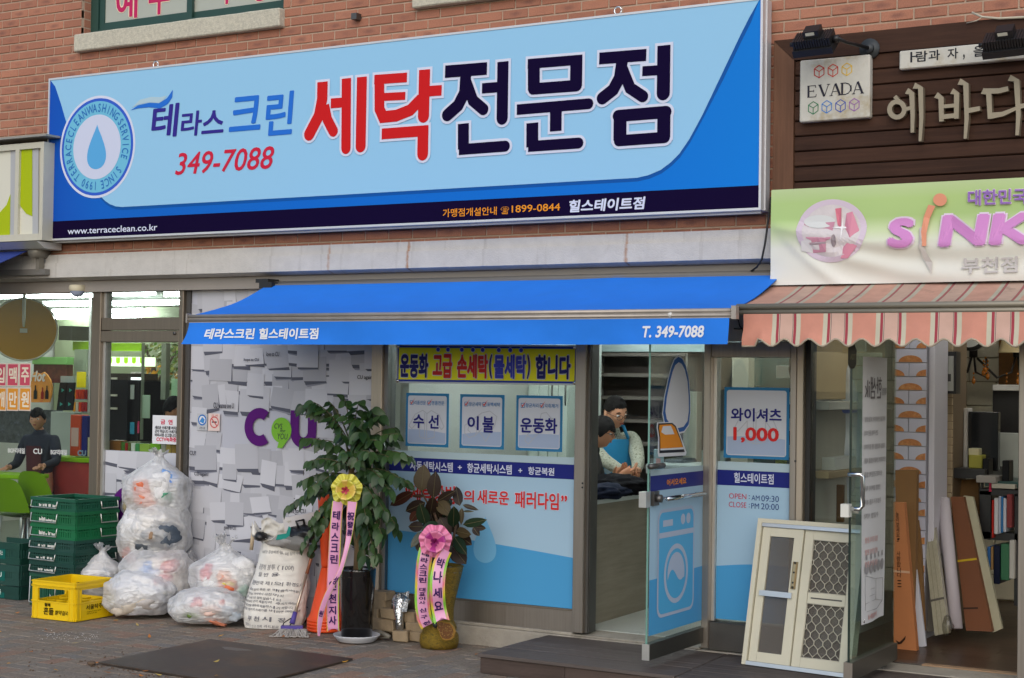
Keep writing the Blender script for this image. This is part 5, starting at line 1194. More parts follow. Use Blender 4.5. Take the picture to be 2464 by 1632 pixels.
# ================================================================== striped awning of the kitchen shop
sa=root('awning','faded pink and cream striped awning with scalloped valance at the right','awning',(2.9,-.3,2.1))
Tl=fp(1866,680.7,-.03);Bl=fp(1786,744,-.665)
sx1=4.3;T_=Vector((sx1,-.03,Tl.z));B_=Vector((sx1,Bl.y,Bl.z-.0))
SAL,SAB,SCR,SRD,SLN=[mat('sa_'+n,C(*c),.8,var=.10,vs=7) for n,c in (('salmon',(206,142,122)),('blush',(202,166,150)),('cream',(196,190,168)),('red',(160,60,72)),('line',(96,70,74)))]
SAL2,SAB2,SCR2,SRD2=[mat('sat_'+n,C(*c),.85,var=.16,vs=9,col2=C(120,105,90),c2s=5,c2t=.60) for n,c in (('salmon',(192,146,126)),('blush',(186,156,138)),('cream',(176,170,150)),('red',(156,84,84)))]
def xat(v):return fp(1700+v/7.127,640+800/7.127,Bl.y).x
stripes=[(650,940,0),(940,1010,2),(1010,1055,3),(1055,1066,2),(1066,1075,4),(1075,1285,1),(1285,1293,4),(1293,1300,2),(1300,1345,3),(1345,1418,2),(1418,1805,0),(1805,1880,2),(1880,1925,3)]
base=[(xat(a)-Tl.x,xat(b)-Tl.x,m) for a,b,m in stripes[1:11]]
per0,per1=base[0][0],base[-1][1];per=per1-per0
SX=[(0.0,per0,0)]
o=0
while per0+o*per<sx1-Tl.x:
 SX+=[(a+o*per,b+o*per,m) for a,b,m in base];o+=1
top,val=MB(),MB()
def stf(x,v):
 a,b=Tl+Vector((x,0,0)),Vector((Bl.x+x-.01,Bl.y,Bl.z+.016));p=a.lerp(b,v);p.z-=.012*math.sin(math.pi*v);return p
def scal(x):
 L0=.155
 if x<.10:return L0+.02
 ph=(x-.10)/per*2*math.pi*2
 return L0+.020*-math.cos(ph)
def stv(x,v):
 h=scal(x)
 p=Vector((Bl.x+.012+x,Bl.y-.012,Bl.z-.028-h*v));p.y+=.012*math.sin(x*23+v*2)*v*.6+.010*noise.noise(Vector((x*8,v*2,7)))*v+(.012*math.sin(x*40+v*6)*v*max(0,1-x/.25));p.y-=.02*v*v;return p
for (x0,x1,m) in SX:
 if x0>sx1-Tl.x-.02:continue
 n=max(1,int((x1-x0)/.02))
 mt={0:0,1:1,2:2,3:3,4:1}[m]
 top.grid(lambda u,v:stf(x0+(x1-x0)*u,v),n,5,mt);val.grid(lambda u,v:stv(x0+(x1-x0)*u,v),n,8,m)
part('canopy',top,[SAL2,SAB2,SCR2,SRD2],sa);part('valance',val,[SAL,SAB,SCR,SRD,SLN],sa)
hem=[stv(x*.02,1)+Vector((0,-.002,0)) for x in range(int((sx1-Tl.x)/.02))]
part('hem',MB().tube(hem,.0055,6),mat('hem_cream',C(168,156,136),.8),sa)
part('front_bar',MB().tube([Bl+Vector((-.03,0,.012)),B_+Vector((0,0,.012))],.017,10).tube([Bl+Vector((-.025,0,-.018)),B_+Vector((0,0,-.018))],.014,10).box(Bl.x-.025,sx1,Bl.y-.003,Bl.y+.02,Bl.z-.025,Bl.z+.02),mat('bar_olive',(.30,.27,.21),.5,.4),sa)
part('roller',MB().tube([(Tl.x,-.01,Tl.z-.03),(sx1,-.01,Tl.z-.03)],.03,10),mat('roller_box',(.18,.17,.15),.6,.3),sa)
part('folding_arm',MB().tube([(Tl.x+.5,.02,Tl.z-.06),(Tl.x+.8,-.25,Tl.z-.1),(Bl.x+.5,Bl.y+.03,Bl.z)],.016,8),mat('arm_white',(.6,.6,.58),.4,.3),sa)
# ================================================================== decks in front of the doors
DZ=.114
DECK=wood_mat('deck_board',(.066,.052,.046),(.125,.104,.094),'X',1.0,.6,ribs=900,ribaxis='Y')
DECKV=wood_mat('deck_skirt',(.058,.041,.034),(.115,.083,.070),'X',1.0,.6,ribs=900,ribaxis='Z')
c0=gp(1156,1572,DZ);ej=gp(1638,1622,DZ);ej2=gp(1722,1585,DZ)
dA=root('deck_platform','low dark brown deck platform in front of the laundry door, with a chipped front edge','platform',(.85,-.35,0))
y0,y1=c0.y,.052
xa,xb=c0.x,ej.x
n=6
for k in range(n):
 a,b=y0-.012+(y1-y0+.012)*k/n,y0-.012+(y1-y0+.012)*(k+1)/n
 xe=xb+(ej2.x-ej.x)*((a+b)/2-y0)/max(.05,(ej2.y-ej.y))*1.0
 xe=min(xe,1.78)
 m_=MB().bbox(xa-.012,xe,a+.0015,b-.0015,DZ-.022,DZ+R0.uniform(-.001,.001),.003)
 if k==0:
  pass
 part('plank',m_,DECK,dA)
z_=.0
part('skirt_board',MB().bbox(xa,fp(1359,1600,y0).x-.001,y0,y0+.02,z_,DZ-.023,.002),DECKV,dA)
part('skirt_board',MB().bbox(fp(1359,1600,y0).x+.001,xb,y0,y0+.02,z_,DZ-.023,.002),DECKV,dA)
part('skirt_board',MB().bbox(xa-.001,xa+.018,y0+.021,y1,z_,DZ-.023,.002),DECKV,dA)
part('joist',MB().box(xa+.1,xb-.05,y0+.1,y0+.16,0,DZ-.023).box(xa+.1,xb-.05,-.2,-.14,0,DZ-.023),DECKV,dA)
dB=root('deck_platform','dark brown deck platform before the kitchen shop with the white screen frame standing on it','platform',(2.4,-.35,0))
for k in range(n+1):
 a,b=y0-.03+(y1-y0+.03)*k/(n+1),y0-.03+(y1-y0+.03)*(k+1)/(n+1)
 xs_=xb+.012+(ej2.x-ej.x)*((a+b)/2-y0)/max(.05,(ej2.y-ej.y));xs_=min(xs_,1.79)
 part('plank',MB().bbox(xs_,4.0,a+.0015,b-.0015,DZ-.022,DZ+R0.uniform(-.001,.001),.003),DECK,dB)
part('skirt_board',MB().bbox(xb+.012,4.0,y0-.02,y0,0,DZ-.023,.002),DECKV,dB)
part('joist',MB().box(xb+.1,3.9,y0+.1,y0+.16,0,DZ-.023).box(1.9,3.9,-.2,-.14,0,DZ-.023),DECKV,dB)
ck=MB();ck.bbox(-1.06,1.23,.058,.32,-.02,.118,.006).bbox(-1.06,.39,.070,.30,.1185,.139,.004).bbox(.37,1.25,.066,.30,.1185,.131,.003)
solo('curb',ck,CONC2,'low stained concrete curb carrying the laundry window','curb')
solo('curb',MB().bbox(1.24,4.6,.053,.32,-.02,.118,.004),CONC2,'low concrete curb under the kitchen shop door','curb')
# ================================================================== kitchen shop front
ks=root('kitchen_shopfront','kitchen shop glass front with an open glass door carrying a paper hanging','shop front',(2.1,.12,.1))
part('pane',MB().box(fx2,2.36,GY,GY+.008,.16,2.32),GLASS,ks)
part('jamb',MB().box(fx1+.001,fx2-.001,.09,.19,.12,2.33),mat('jamb_black',(.03,.03,.03),.5,.4),ks)
part('header',MB().box(fx1+.001,4.5,.07,.19,2.06,2.33),STEELD,ks)
part('base_rail',MB().box(fx2,2.36,.09,.17,.12,.158),STEELD,ks)
part('threshold',MB().box(2.36,2.52,.30,.40,.1185,.124),STEELD,ks)
part('threshold',MB().box(2.522,4.4,.30,.36,.1185,.126),mat('tan_strip',(.34,.22,.13),.5),ks)
kx=X_(2455,1300);part('post',MB().bbox(kx,kx+.09,.06,.2,.12,2.33,.004),STEEL,ks)
K0=gp(2041,1638,.155);K1=gp(2149,1586,.155)
kd=(K1-K0);KL=kd.length;kd.normalize();kn=Vector((kd.y,-kd.x,0))
if (CAM-K0).dot(kn)<0:kn=-kn
K0z=Vector((K0.x,K0.y,0))
def kP(z,x,y,off=.008):return pp(*z(x,y),K0z+kn*off,kn)
def kuv(z,x,y):p=kP(z,x,y);return ((p-K0z).dot(kd),p.z)
def kpt(u,z,off):return K0z+kd*u+kn*off+Vector((0,0,z))
kr1=kuv(zO,6,1452)[1]
kdoor=part('glass_door',MB().obox(K0z+kd*KL/2+Vector((0,0,(kr1+2.05)/2)),kd,kn,EZ,KL/2-.003,.005,(2.05-kr1)/2),GLASSG,ks)
part('door_rail',MB().obox(K0z+kd*KL/2+Vector((0,0,(.155+kr1)/2)),kd,kn,EZ,KL/2,.024,(kr1-.155)/2),mat('kitchen_rail_steel',(.17,.16,.14),.4,.8),kdoor)
part('rail_end',MB().obox(K0z-kd*.004+Vector((0,0,(.155+kr1)/2)),kd,kn,EZ,.004,.024,(kr1-.155)/2),STEEL,kdoor)
part('glass_edge',MB().obox(K0z+kd*.0035+Vector((0,0,(kr1+2.05)/2)),kd,kn,EZ,.0035,.0055,(2.05-kr1)/2),mat('dark_glass_edge',(.02,.035,.03),.2),kdoor)
def khandle(off):
 a,b,c,d=kuv(zN,205,1232),kuv(zN,305,1235),kuv(zN,308,1515),kuv(zN,235,1525)
 pts=[kpt(a[0]+.01,a[1],.006),kpt(a[0]+.01,a[1],off),kpt(a[0]+.02,a[1]-.01,off+.012),kpt(a[0]+.02,c[1]+.03,off+.012),kpt(a[0]+.01,c[1]+.015,off),kpt(a[0]+.01,c[1]+.015,.006)]
 return MB().tube(pts,.0125,10)
part('pull_handle',khandle(.07),CHROME,kdoor)
q=kuv(zM,1082,105)
part('lock',MB().obox(kpt(q[0]+.01,q[1],0),kd,kn,EZ,.026,.022,.034).tube([kpt(q[0]+.06,q[1],.02),kpt(q[0]+.06,q[1],.05)],.018,10),flat('lock_white',214,214,206),kdoor)
PAP=mat('hanging_paper',C(206,206,206),.7,var=.02,vs=3)
ph=root('paper_hanging','tall white paper hanging with reversed faint print behind the open kitchen shop door glass','poster',tuple(kpt(.3,.5,.03)))
h00,h10,h01,h11=kuv(zO,82,1150),kuv(zO,272,1062),kuv(zN,300,265),kuv(zN,497,265)
hu0,hu1,hz0,hz1=h00[0],max(h10[0],h00[0]+.3),h00[1],h01[1]
def hf(u,v):return kpt(hu0+(hu1-hu0)*u,hz0+(hz1-hz0)*v+.03*u*0,.020+.006*math.sin(u*3)+.010*(1-v)**3*math.sin(u*5+.5))
part('sheet',MB().grid(hf,10,24),PAP,ph)
def htx(s,v0,v1,u0=.08,u1=.95,mm=None):part('lettering',tmap(MB(),s,lambda u,v:hf(u1-(u1-u0)*u,v0+(v1-v0)*v)+kn*.004,bold=.01),mm,ph)
FA=flat('faint_ink',150,148,150);FA2=flat('faint_dark',104,100,104);FA3=flat('faint_red',214,168,164)
htx('한샘ik',.842,.925,.05,.72,FA2);htx('제휴점',.855,.885,.76,.96,FA)
for k,(s,a) in enumerate((('부엌 홈 인테리어 토탈상담',.10),('견적문의',.62),('화장실 리모델링 기존 철거부터',.12),('인조대리석 인테리어필름 제품',.04),('싱크대 도장문짝 필름',.30),('신발장 붙박이 책장',.42),('주방가구 리폼 제작',.36),('수납장 식탁',.55))):
 htx(s,.755-k*.052,.775-k*.052,.06,.96-a*.6,FA)
for k in range(3):htx('상담 문의 환영',.300-k*.045,.322-k*.045,.10,.62,FA3)
for k in range(5):
 uc=.15+.175*k;m_=MB();N=14
 m_.poly([hf(uc+.075*math.cos(2*math.pi*j/N),.205+.022*math.sin(2*math.pi*j/N))+kn*.004 for j in range(N)]);part('print',m_,FA,ph)
 m_=MB();m_.poly([hf(uc+.03*a,.248+.010*b)+kn*.004 for a,b in ((-1,-1),(1,-1),(.6,.3),(1,1),(-.6,1),(-1,.2))]);part('print',m_,FA,ph)
sk=[[(.9,.150),(.5,.158),(.1,.180)],[(.9,.150),(.9,.062),(.55,.078),(.1,.075)],[(.55,.158),(.55,.078)],[(.1,.18),(.1,.05)],[(.3,.125),(.5,.123)],[(.25,.10),(.48,.10)],[(.9,.062),(.6,.04),(.15,.045)]]
for k,p in enumerate(sk):
 m_=MB()
 for (a,b) in zip(p,p[1:]):m_.tube([hf(*a)+kn*.004,hf(*b)+kn*.004],.0012,4)
 part('print',m_,FA,ph)
htx('MIIN',.012,.032,.2,.6,FA3)
part('eyelet',MB().tube([hf(.06,.012),hf(.06,.012)+kn*.006],.008,10),CHROME,ph)
c=[kuv(zN,x,y) for x,y in ((222,160),(262,168),(278,215),(276,325),(258,365),(222,365),(206,330),(208,205))]
stk=part('sticker',MB().poly([kpt(u,z,.0075) for u,z in c]),flat('sticker_dark',40,40,34),kdoor)
a,b=kuv(zN,222,292),kuv(zN,266,248);part('lettering',tmap(MB(),'ADT',lambda u,v:kpt(a[0]+(b[0]-a[0])*u,a[1]+(b[1]-a[1])*v,.0095),bold=.02),flat('sticker_olive',104,100,70),kdoor)
# ================================================================== white aluminium screen window leaning on the post
b0=gp(1786,1598,DZ+.002);b1=gp(2040,1632,DZ+.002)
tl=xp(1818.5,1247,b0.x)
ux=(b1-b0).normalized();uv_=(tl-b0);uv_=(uv_-ux*uv_.dot(ux)).normalized();un=ux.cross(uv_).normalized()
if un.dot(CAM-b0)<0:un=-un
sf=root('screen_window','old cream aluminium window with insect screen and diamond grille leaning upright on the deck','window frame',tuple(b0))
def suv(x,y):p=pp(*zM(x,y),b0,un);d=p-b0;return d.dot(ux),d.dot(uv_)
SHT=suv(285,170)[1];SW=suv(1060,1530)[0]+.02
ALC=mat('cream_aluminium',C(202,197,176),.45,var=.05,vs=5,col2=C(170,160,130),c2s=9,c2t=.66);ALB=mat('bare_aluminium',(.66,.66,.65),.32,.8,var=.06)
def sbar(u0,u1,v0,v1,w0,w1,mm,nm,par=None):
 m_=MB();m_.obox(b0+ux*(u0+u1)/2+uv_*(v0+v1)/2+un*(w0+w1)/2,ux,uv_,un,(u1-u0)/2,(v1-v0)/2,(w1-w0)/2);return part(nm,m_,mm,par or sf)
SW=max(SW,SHT*.80)
sbar(0,.028,0,SHT,-.05,.012,ALC,'frame');sbar(SW-.028,SW,0,SHT,-.05,.012,ALC,'frame');sbar(.028,SW-.028,SHT-.024,SHT,-.05,.012,ALC,'frame');sbar(.028,SW-.028,SHT-.045,SHT-.0245,-.04,.008,ALB,'track');sbar(.0285,SW-.0285,.0,.022,-.04,.016,ALB,'track')
def sash(u0,u1,l,r,t,b,w,nm='sash'):
 vt,vb=SHT-.047,.024
 s_=sbar(u0,u0+l,vb,vt,w-.02,w,ALC,nm);sbar(u1-r,u1,vb,vt,w-.02,w,ALC,'stile',s_);sbar(u0+l+.0005,u1-r-.0005,vt-t,vt,w-.02,w-.001,ALC,'rail',s_);sbar(u0+l+.0005,u1-r-.0005,vb,vb+b,w-.02,w-.001,ALC,'rail',s_);return s_
um=suv(640,900)[0]
s1=sash(.034,um-.002,.05,.056,.05,.055,-.002)
s2=sash(um+.004,SW-.032,.052,.05,.05,.055,-.012)
MESH=bpy.data.materials.new('insect_screen');MESH.use_nodes=True
nt=MESH.node_tree;nt.nodes.clear();o_=nt.nodes.new('ShaderNodeOutputMaterial');t1=nt.nodes.new('ShaderNodeBsdfTransparent');d1=nt.nodes.new('ShaderNodeBsdfDiffuse');d1.inputs[0].default_value=(.16,.145,.13,1);mx=nt.nodes.new('ShaderNodeMixShader');mx.inputs[0].default_value=.55
nt.links.new(t1.outputs[0],mx.inputs[1]);nt.links.new(d1.outputs[0],mx.inputs[2]);nt.links.new(mx.outputs[0],o_.inputs[0])
sbar(.084,um-.058,.079,SHT-.097,-.014,-.013,MESH,'insect_screen')
lb=sbar(.062,um-.030,suv(460,860)[1],suv(460,812)[1],.0,.012,ALB,'latch_bar');
hu=suv(652,680)
hd=sbar(um-.046,um-.016,suv(652,795)[1],suv(660,555)[1],-.001,.004,mat('brass_handle',(.30,.22,.11),.4,.7),'handle_plate')
sbar(um-.039,um-.023,suv(652,770)[1],suv(660,580)[1],.004,.009,mat('brass_handle2',(.45,.35,.2),.3,.8),'handle_grip',hd)
for yy in (565,650,740,782):
 v=suv(655,yy)[1];c=b0+ux*(um-.031)+uv_*v;part('screw',MB().tube([c+un*.004,c+un*.0105],.006,8),BLACK,hd)
lo,hi=suv(850,1425)[1],suv(850,925)[1];lo2,hi2=suv(850,825)[1],suv(850,340)[1]
gu0,gu1=um+.058,SW-.084
sbar(gu0+.0005,gu1-.0005,hi+.002,lo2-.002,-.030,-.014,ALC,'mid_rail',s2);sbar(gu0+.02,gu1-.02,(hi+lo2)/2-.004,(hi+lo2)/2+.004,-.014,-.0135,mat('slot_dark',(.08,.075,.07),.8),'slot',s2)
for (va,vb) in ((.080,hi),(lo2,SHT-.098)):
 sbar(gu0,gu1,va,vb,-.029,-.028,MESH,'insect_screen',s2)
 g_=MB();cw=.0272;rows=max(3,round((vb-va)/.040));dv=(vb-va)/rows
 cols=int((gu1-gu0)/cw)+1
 for i in range(cols+1):
  pts=[]
  for j in range(rows*4+1):
   t_=j/4.0;tri=abs(((t_*1.0+(.5 if i%2 else 0)*2)%2)-1)
   s_=(.5-.5*math.cos(math.pi*tri));s_=s_*s_*(3-2*s_)
   uu=gu0+i*cw+(s_-.5)*cw;uu=min(max(uu,gu0),gu1)
   pts.append(b0+ux*uu+uv_*(va+dv*t_)-un*.016)
  g_.tube(pts,.0024,4)
 for (p,q) in (((gu0,va),(gu1,va)),((gu0,vb),(gu1,vb)),((gu0,va),(gu0,vb)),((gu1,va),(gu1,vb))):g_.tube([b0+ux*p[0]+uv_*p[1]-un*.016,b0+ux*q[0]+uv_*q[1]-un*.016],.004,4)
 part('grille',g_,mat('grille_cream',C(190,184,168),.45,.2),s2)
# ================================================================== inside of the laundry
def ibox(name,label,cat,bl,tr,Y,depth,mm,group=None,bev=.004):
 a,b=fp(*bl,Y),fp(*tr,Y);x0,x1,z0,z1=min(a.x,b.x),max(a.x,b.x),min(a.z,b.z),max(a.z,b.z)
 return solo(name,MB().bbox(x0,x1,Y,Y+depth,z0,z1,min(bev,(x1-x0)/5,(z1-z0)/5)),mm,label,cat,group)
def ipart(name,parent,bl,tr,Y,depth,mm):
 a,b=fp(*bl,Y),fp(*tr,Y);return part(name,MB().box(min(a.x,b.x),max(a.x,b.x),Y,Y+depth,min(a.z,b.z),max(a.z,b.z)),mm,parent)
LFZ=.1335
part('shop_floor',MB().box(-1.02,1.77,.31,4.6,.10,LFZ),mat('laundry_floor',C(206,212,206),.3,var=.04,vs=4),bld)
part('shop_ceiling',MB().box(-1.02,1.77,.21,4.6,2.50,2.53),mat('laundry_ceiling',(.7,.7,.68),.8),bld)
TUBE=mat('lit_tube',(.9,.95,1),.5,emit=(.93,1.0,.98),es=110.0);TUBE2=mat('lit_tube_dim',(.9,.95,1),.5,emit=(.93,1.0,.98),es=38.0)
def tube_lamp(x0,x1,y,z,label,group,es=TUBE):
 r=root('tube_lamp',label,'lamp',((x0+x1)/2,y,z),group=group)
 part('fitting',MB().box(x0,x1,y-.04,y+.04,z+.02,z+.045),flat('lamp_white',225,228,226),r)
 part('tube',MB().tube([(x0+.01,y,z),(x1-.01,y,z)],.014,8),es,r)
for i,(x0,x1,y) in enumerate(((-.8,.4,.9),(.55,1.65,1.1),(-.6,.6,2.6))):
 tube_lamp(x0,x1,y,2.44,('lit white ceiling tube over the laundry counter by the window','lit white ceiling tube inside the laundry above the open door','lit white ceiling tube over the wardrobe cabinet at the back')[i],'ceiling tubes inside the laundry',TUBE if i==0 else TUBE2)
CABM=mat('cabinet_mint',C(212,222,214),.35,var=.02,vs=2)
cbn=root('wardrobe_cabinet','tall pale mint cabinet with slim handles behind the laundry window','cabinet',(0,1.9,LFZ))
cxr=fp(1366,950,1.9).x
part('body',MB().box(-1.02,cxr,1.92,2.45,LFZ,2.30),CABM,cbn)
for k in range(4):
 a=-1.0+(cxr+1.0)*k/4;b=-1.0+(cxr+1.0)*(k+1)/4
 part('door',MB().bbox(a+.003,b-.003,1.90,1.919,LFZ+.08,2.28,.003),CABM,cbn)
for px in (1329,1361):
 p=fp(px,950,1.9);part('handle',MB().tube([(p.x,1.9,p.z-.08),(p.x+.012,1.872,p.z-.05),(p.x+.012,1.872,p.z+.05),(p.x,1.9,p.z+.08)],.006,6),STEELD,cbn)
shl=root('wall_shelf','tall empty dark brown shelf unit behind the man in the laundry','shelf',(.6,3.2,LFZ))
SHW=mat('shelf_brown',(.085,.068,.058),.6,var=.08,vs=5);SHE=mat('shelf_edge',(.17,.15,.13),.6)
sx0_,sx1_=fp(1368,950,2.9).x,fp(1648,950,2.9).x
part('back',MB().box(sx0_,sx1_,3.2,3.22,LFZ,fp(1450,848,2.9).z),SHW,shl)
for yy in (192,385,600,815,1027,1240):
 z=fp(*zJ(420,yy),2.9).z;part('shelf',MB().box(sx0_,sx1_,2.9,3.199,z-.028,z),SHW,shl);part('edge',MB().box(sx0_,sx1_,2.892,2.8995,z-.028,z),SHE,shl)
part('side',MB().box(sx0_-.02,sx0_-.0005,2.9,3.22,LFZ,fp(1450,848,2.9).z),SHE,shl);part('side',MB().box(sx1_+.0005,sx1_+.02,2.9,3.22,LFZ,fp(1450,848,2.9).z),SHE,shl)
part('cornice',MB().box(sx0_-.3,1.7,2.9,3.3,fp(1450,846,2.9).z,2.45),mat('cornice_mint',C(190,212,212),.5),shl)
P0,P1=gp(1416,1507,LFZ),gp(1548,1468,LFZ);cd=(P1-P0);cd.z=0;cd.normalize();cn=Vector((cd.y,-cd.x,0))
ctz=xp(1419,1216,P0.x).z
ctr=root('service_counter','service counter with grey brown woodgrain front and white top inside the laundry door','counter',tuple(P0))
CL,CW=1.15,.95
cc_=P0-cn*CW/2+cd*CL/2
part('body',MB().obox(Vector((cc_.x,cc_.y,(LFZ+ctz)/2)),cd,cn,EZ,CL/2,CW/2,(ctz-LFZ)/2-.0005),wood_mat('counter_wood',(.22,.195,.15),(.34,.30,.235),'Y',.9,.5),ctr)
part('top',MB().obox(Vector((cc_.x,cc_.y,ctz+.014)),cd,cn,EZ,CL/2+.012,CW/2+.012,.0135),flat('counter_white',224,230,226),ctr)
CLO=mat('black_cloth',(.009,.009,.011),.9,spec=.1,bump=.5,bs=22);CLN=mat('navy_cloth',(.012,.016,.032),.9,spec=.1,bump=.5,bs=22);CLC=mat('cream_cloth',C(200,184,150),.8)
def cloth(px0,px1,py,Y,h,mm,label,seed):
 a,b=fp(px0,py,Y),fp(px1,py,Y);c=((a.x+b.x)/2,Y,ctz+.028+h*.42)
 solo('folded_clothes',MB().blob(c,((b.x-a.x)/2,.2,h/2),seed,.38,2.2,4,fn=lambda p,d:Vector((p.x,p.y,max(p.z,-h*.42)))),mm,label,'clothes')
cloth(1424,1555,1160,1.02,.15,CLO,'large heap of black clothes on the counter before the man',3)
cloth(1400,1500,1190,.66,.10,CLN,'dark navy folded jacket at the front end of the counter',8)
cloth(1432,1478,1178,.74,.09,CLC,'small cream folded cloth lying on the navy jacket',5)
BRD=flat('board_paper',196,212,216);BRB=flat('board_blue',54,134,196)
for i,(x0,x1,y1,lab) in enumerate(((280,545,600,'leftmost'),(562,808,745,'second from the left'),(828,1056,700,'third from the left'),(1078,1300,745,'rightmost'))):
 r=root('price_board','blue framed price list behind the window, %s of four'%lab,'price list',(fp(*zI(x0,y1),1.88).x,1.88,1.5))
 ipart('frame',r,zI(x0,y1),zI(x1,440),1.885,.012,BRB);ipart('paper',r,zI(x0+12,y1-22),zI(x1-12,440),1.879,.005,BRD)
 m_=MB();m2=MB()
 for k in range(8):
  yy=505+k*22
  if yy+12>y1-30:break
  rr_=random.Random(i*17+k);x=x0+24
  while x<x1-40:
   w=rr_.uniform(14,50);p,q=fp(*zI(x,yy+9),1.877),fp(*zI(min(x+w,x1-20),yy),1.877)
   (m2 if rr_.random()<.25 else m_).poly([(p.x,1.8775,p.z),(q.x,1.8775,p.z),(q.x,1.8775,q.z),(p.x,1.8775,q.z)]);x+=w+8
 if m_.v:part('print',m_,flat('board_ink',96,120,150),r)
 if m2.v:part('print',m2,flat('board_red',200,110,110),r)
ibox('leaflet_stand','small white and pale blue leaflet holder with red print behind the door glass','leaflet',zJ(752,1300),zJ(838,1105),.95,.03,flat('leaflet_blue',176,208,222))
a,b=fp(*zJ(778,1270),.947),fp(*zJ(822,1190),.947)
solo('leaflet',MB().bbox(a.x,b.x,.944,.948,a.z,b.z,.001),flat('leaflet_red',214,150,150),'tiny reddish card on the pale blue leaflet holder','leaflet')
ibox('desk_device','low dark machine on the desk seen through the open door glass','machine',zJ(855,1270),zJ(1030,1195),1.5,.25,mat('device_dark',(.02,.025,.03),.4),bev=.03)
ibox('side_desk','pale desk top behind the open glass door','desk',zJ(680,1330),zJ(1240,1262),1.25,.5,flat('desk_pale',188,198,196))
ibox('wall_panel','pale greenish upright panel behind the open door glass','panel',zJ(1030,1250),zJ(1165,560),2.2,.1,mat('panel_green',C(150,152,138),.6))
ibox('wall_panel','cream upright wall panel above the shirt price notice','panel',zL(245,1040),zL(384,170),1.3,.1,mat('panel_cream',C(196,192,172),.6,var=.03))
ibox('dark_board','dark green glass board behind the shirt price notice','board',zL(386,1040),zL(690,170),1.5,.05,mat('board_dgreen',(.05,.085,.075),.15))
wbk=MB()
for j in range(16):
 for i in range(3):
  x=1.36+i*.20+(.1 if j%2 else 0);z=.9+j*.085
  wbk.bbox(x,x+.194,1.0-.02,1.0,z,z+.079,.003)
solo('white_brick_strip',wbk,mat('white_paint_brick',C(214,216,206),.6),'white painted brick strip behind the right edge of the price pane','wall',kind='stuff')
wr=MB()
for pts in ([(690,200),(700,330),(716,480),(722,620),(706,700)],[(700,200),(690,280),(712,420)],[(712,200),(722,420),(718,640)]):wr.tube([fp(*zL(x,y),.5) for x,y in pts],.006,5)
solo('dangling_wire',wr,RUBBER,'black dangling wires with a plug beside the price pane inside','cable')
ibox('notice_card','yellow green card at the bottom right behind the price pane','card',zL(582,1012),zL(668,950),.4,.004,flat('card_lime',190,196,110));ibox('notice_card','pale blue edged sheet standing behind the door post','card',zL(22,1150),zL(205,895),.5,.004,flat('card_sky',186,206,196))
# ================================================================== inside of the kitchen shop
FLW=wood_mat('brown_floor',(.040,.022,.014),(.085,.05,.032),'X',.5,.35)
kfl=part('shop_floor',MB().box(1.84,4.59,.36,4.59,.10,.1180),mat('floor_joint',(.02,.012,.01),.6),bld)
for j in range(24):
 for i in range(3):
  if j*.15+.362<3.6:part('floor_board',MB().box(1.85+i*.93-(.3 if j%2 else 0) if i else 1.85,min(4.58,1.85+(i+1)*.93-(.3 if j%2 else 0)-.002),.362+j*.15,.362+j*.15+.148,.1182,.1205),FLW,kfl)
part('shop_ceiling',MB().box(1.84,4.59,.21,4.59,2.50,2.53),mat('kitchen_ceiling',(.5,.48,.44),.8),bld)
KT=mat('kitchen_tube',(.9,.95,1),.5,emit=(1,.97,.9),es=34.0)
tube_lamp(2.3,3.4,2.0,2.44,'lit ceiling tube inside the kitchen shop above the desk',None,KT);tube_lamp(2.0,2.9,.9,2.44,'unseen ceiling tube added to brighten the front of the kitchen shop',None,KT)  # the tube nearer the door is an added fill lamp for the dim side wall
ty=1.25
tc_=root('tile_column','white tiled display column printed with orange half moons behind the kitchen door','column',(fp(*zN(720,1250),ty).x,ty,.12))
a,b=fp(*zN(580,1250),ty),fp(*zN(852,150),ty);TWD=b.x-a.x
part('core',MB().box(a.x,b.x,ty+.012,ty+.4,.12,2.4),flat('grout',150,150,158),tc_)
TIL=flat('tile_white',196,198,214,.25);ORG_=mat('moon_orange',C(186,124,74),.5,var=.3,vs=60,col2=C(206,160,104),c2s=26,c2t=.52)
rows=[150+k*114.5-60 for k in range(-8,16)]
rz=lambda y:fp(*zN(700,y),ty).z
hrow=(rz(206)-rz(890))/6
z0=rz(206)
for k in range(-8,19):
 zt_=z0-hrow*k;zb_=zt_-hrow+.004
 if zb_<.13:break
 if zt_>2.4:continue
 if k%2==0:
  part('tile',MB().bbox(a.x+.001,b.x-.001,ty,ty+.011,zb_,zt_,.002),TIL,tc_);cs_=[(a.x+b.x)/2]
 else:
  xm=(a.x+b.x)/2-.01
  part('tile',MB().bbox(a.x+.001,xm-.002,ty,ty+.011,zb_,zt_,.002),TIL,tc_);part('tile',MB().bbox(xm+.002,b.x-.001,ty,ty+.011,zb_,zt_,.002),TIL,tc_);cs_=[a.x-.01,b.x+.01]
 for cx in cs_:
  pts=[]
  for q in range(17):
   xx=cx+TWD*.37*math.cos(math.pi*q/16);pts.append(Vector((min(max(xx,a.x+.002),b.x-.002),ty-.0012,zb_+.003+hrow*.48*math.sin(math.pi*q/16))))
  part('print',MB().poly(pts+[Vector((pts[-1].x,ty-.0012,zb_+.002)),Vector((pts[0].x,ty-.0012,zb_+.002))]),ORG_,tc_)
ibox('wall_edge','pale lilac white wall edge right of the half moon tiles','wall',zN(857,1900),zN(922,100),1.3,.3,mat('edge_white',C(206,204,212),.6))
sc_=root('stone_column','split tan stone mosaic column inside the kitchen shop','column',(fp(*zN(990,1400),1.75).x,1.75,.12))
a,b=fp(*zN(922,1900),1.75),fp(*zN(1065,100),1.75)
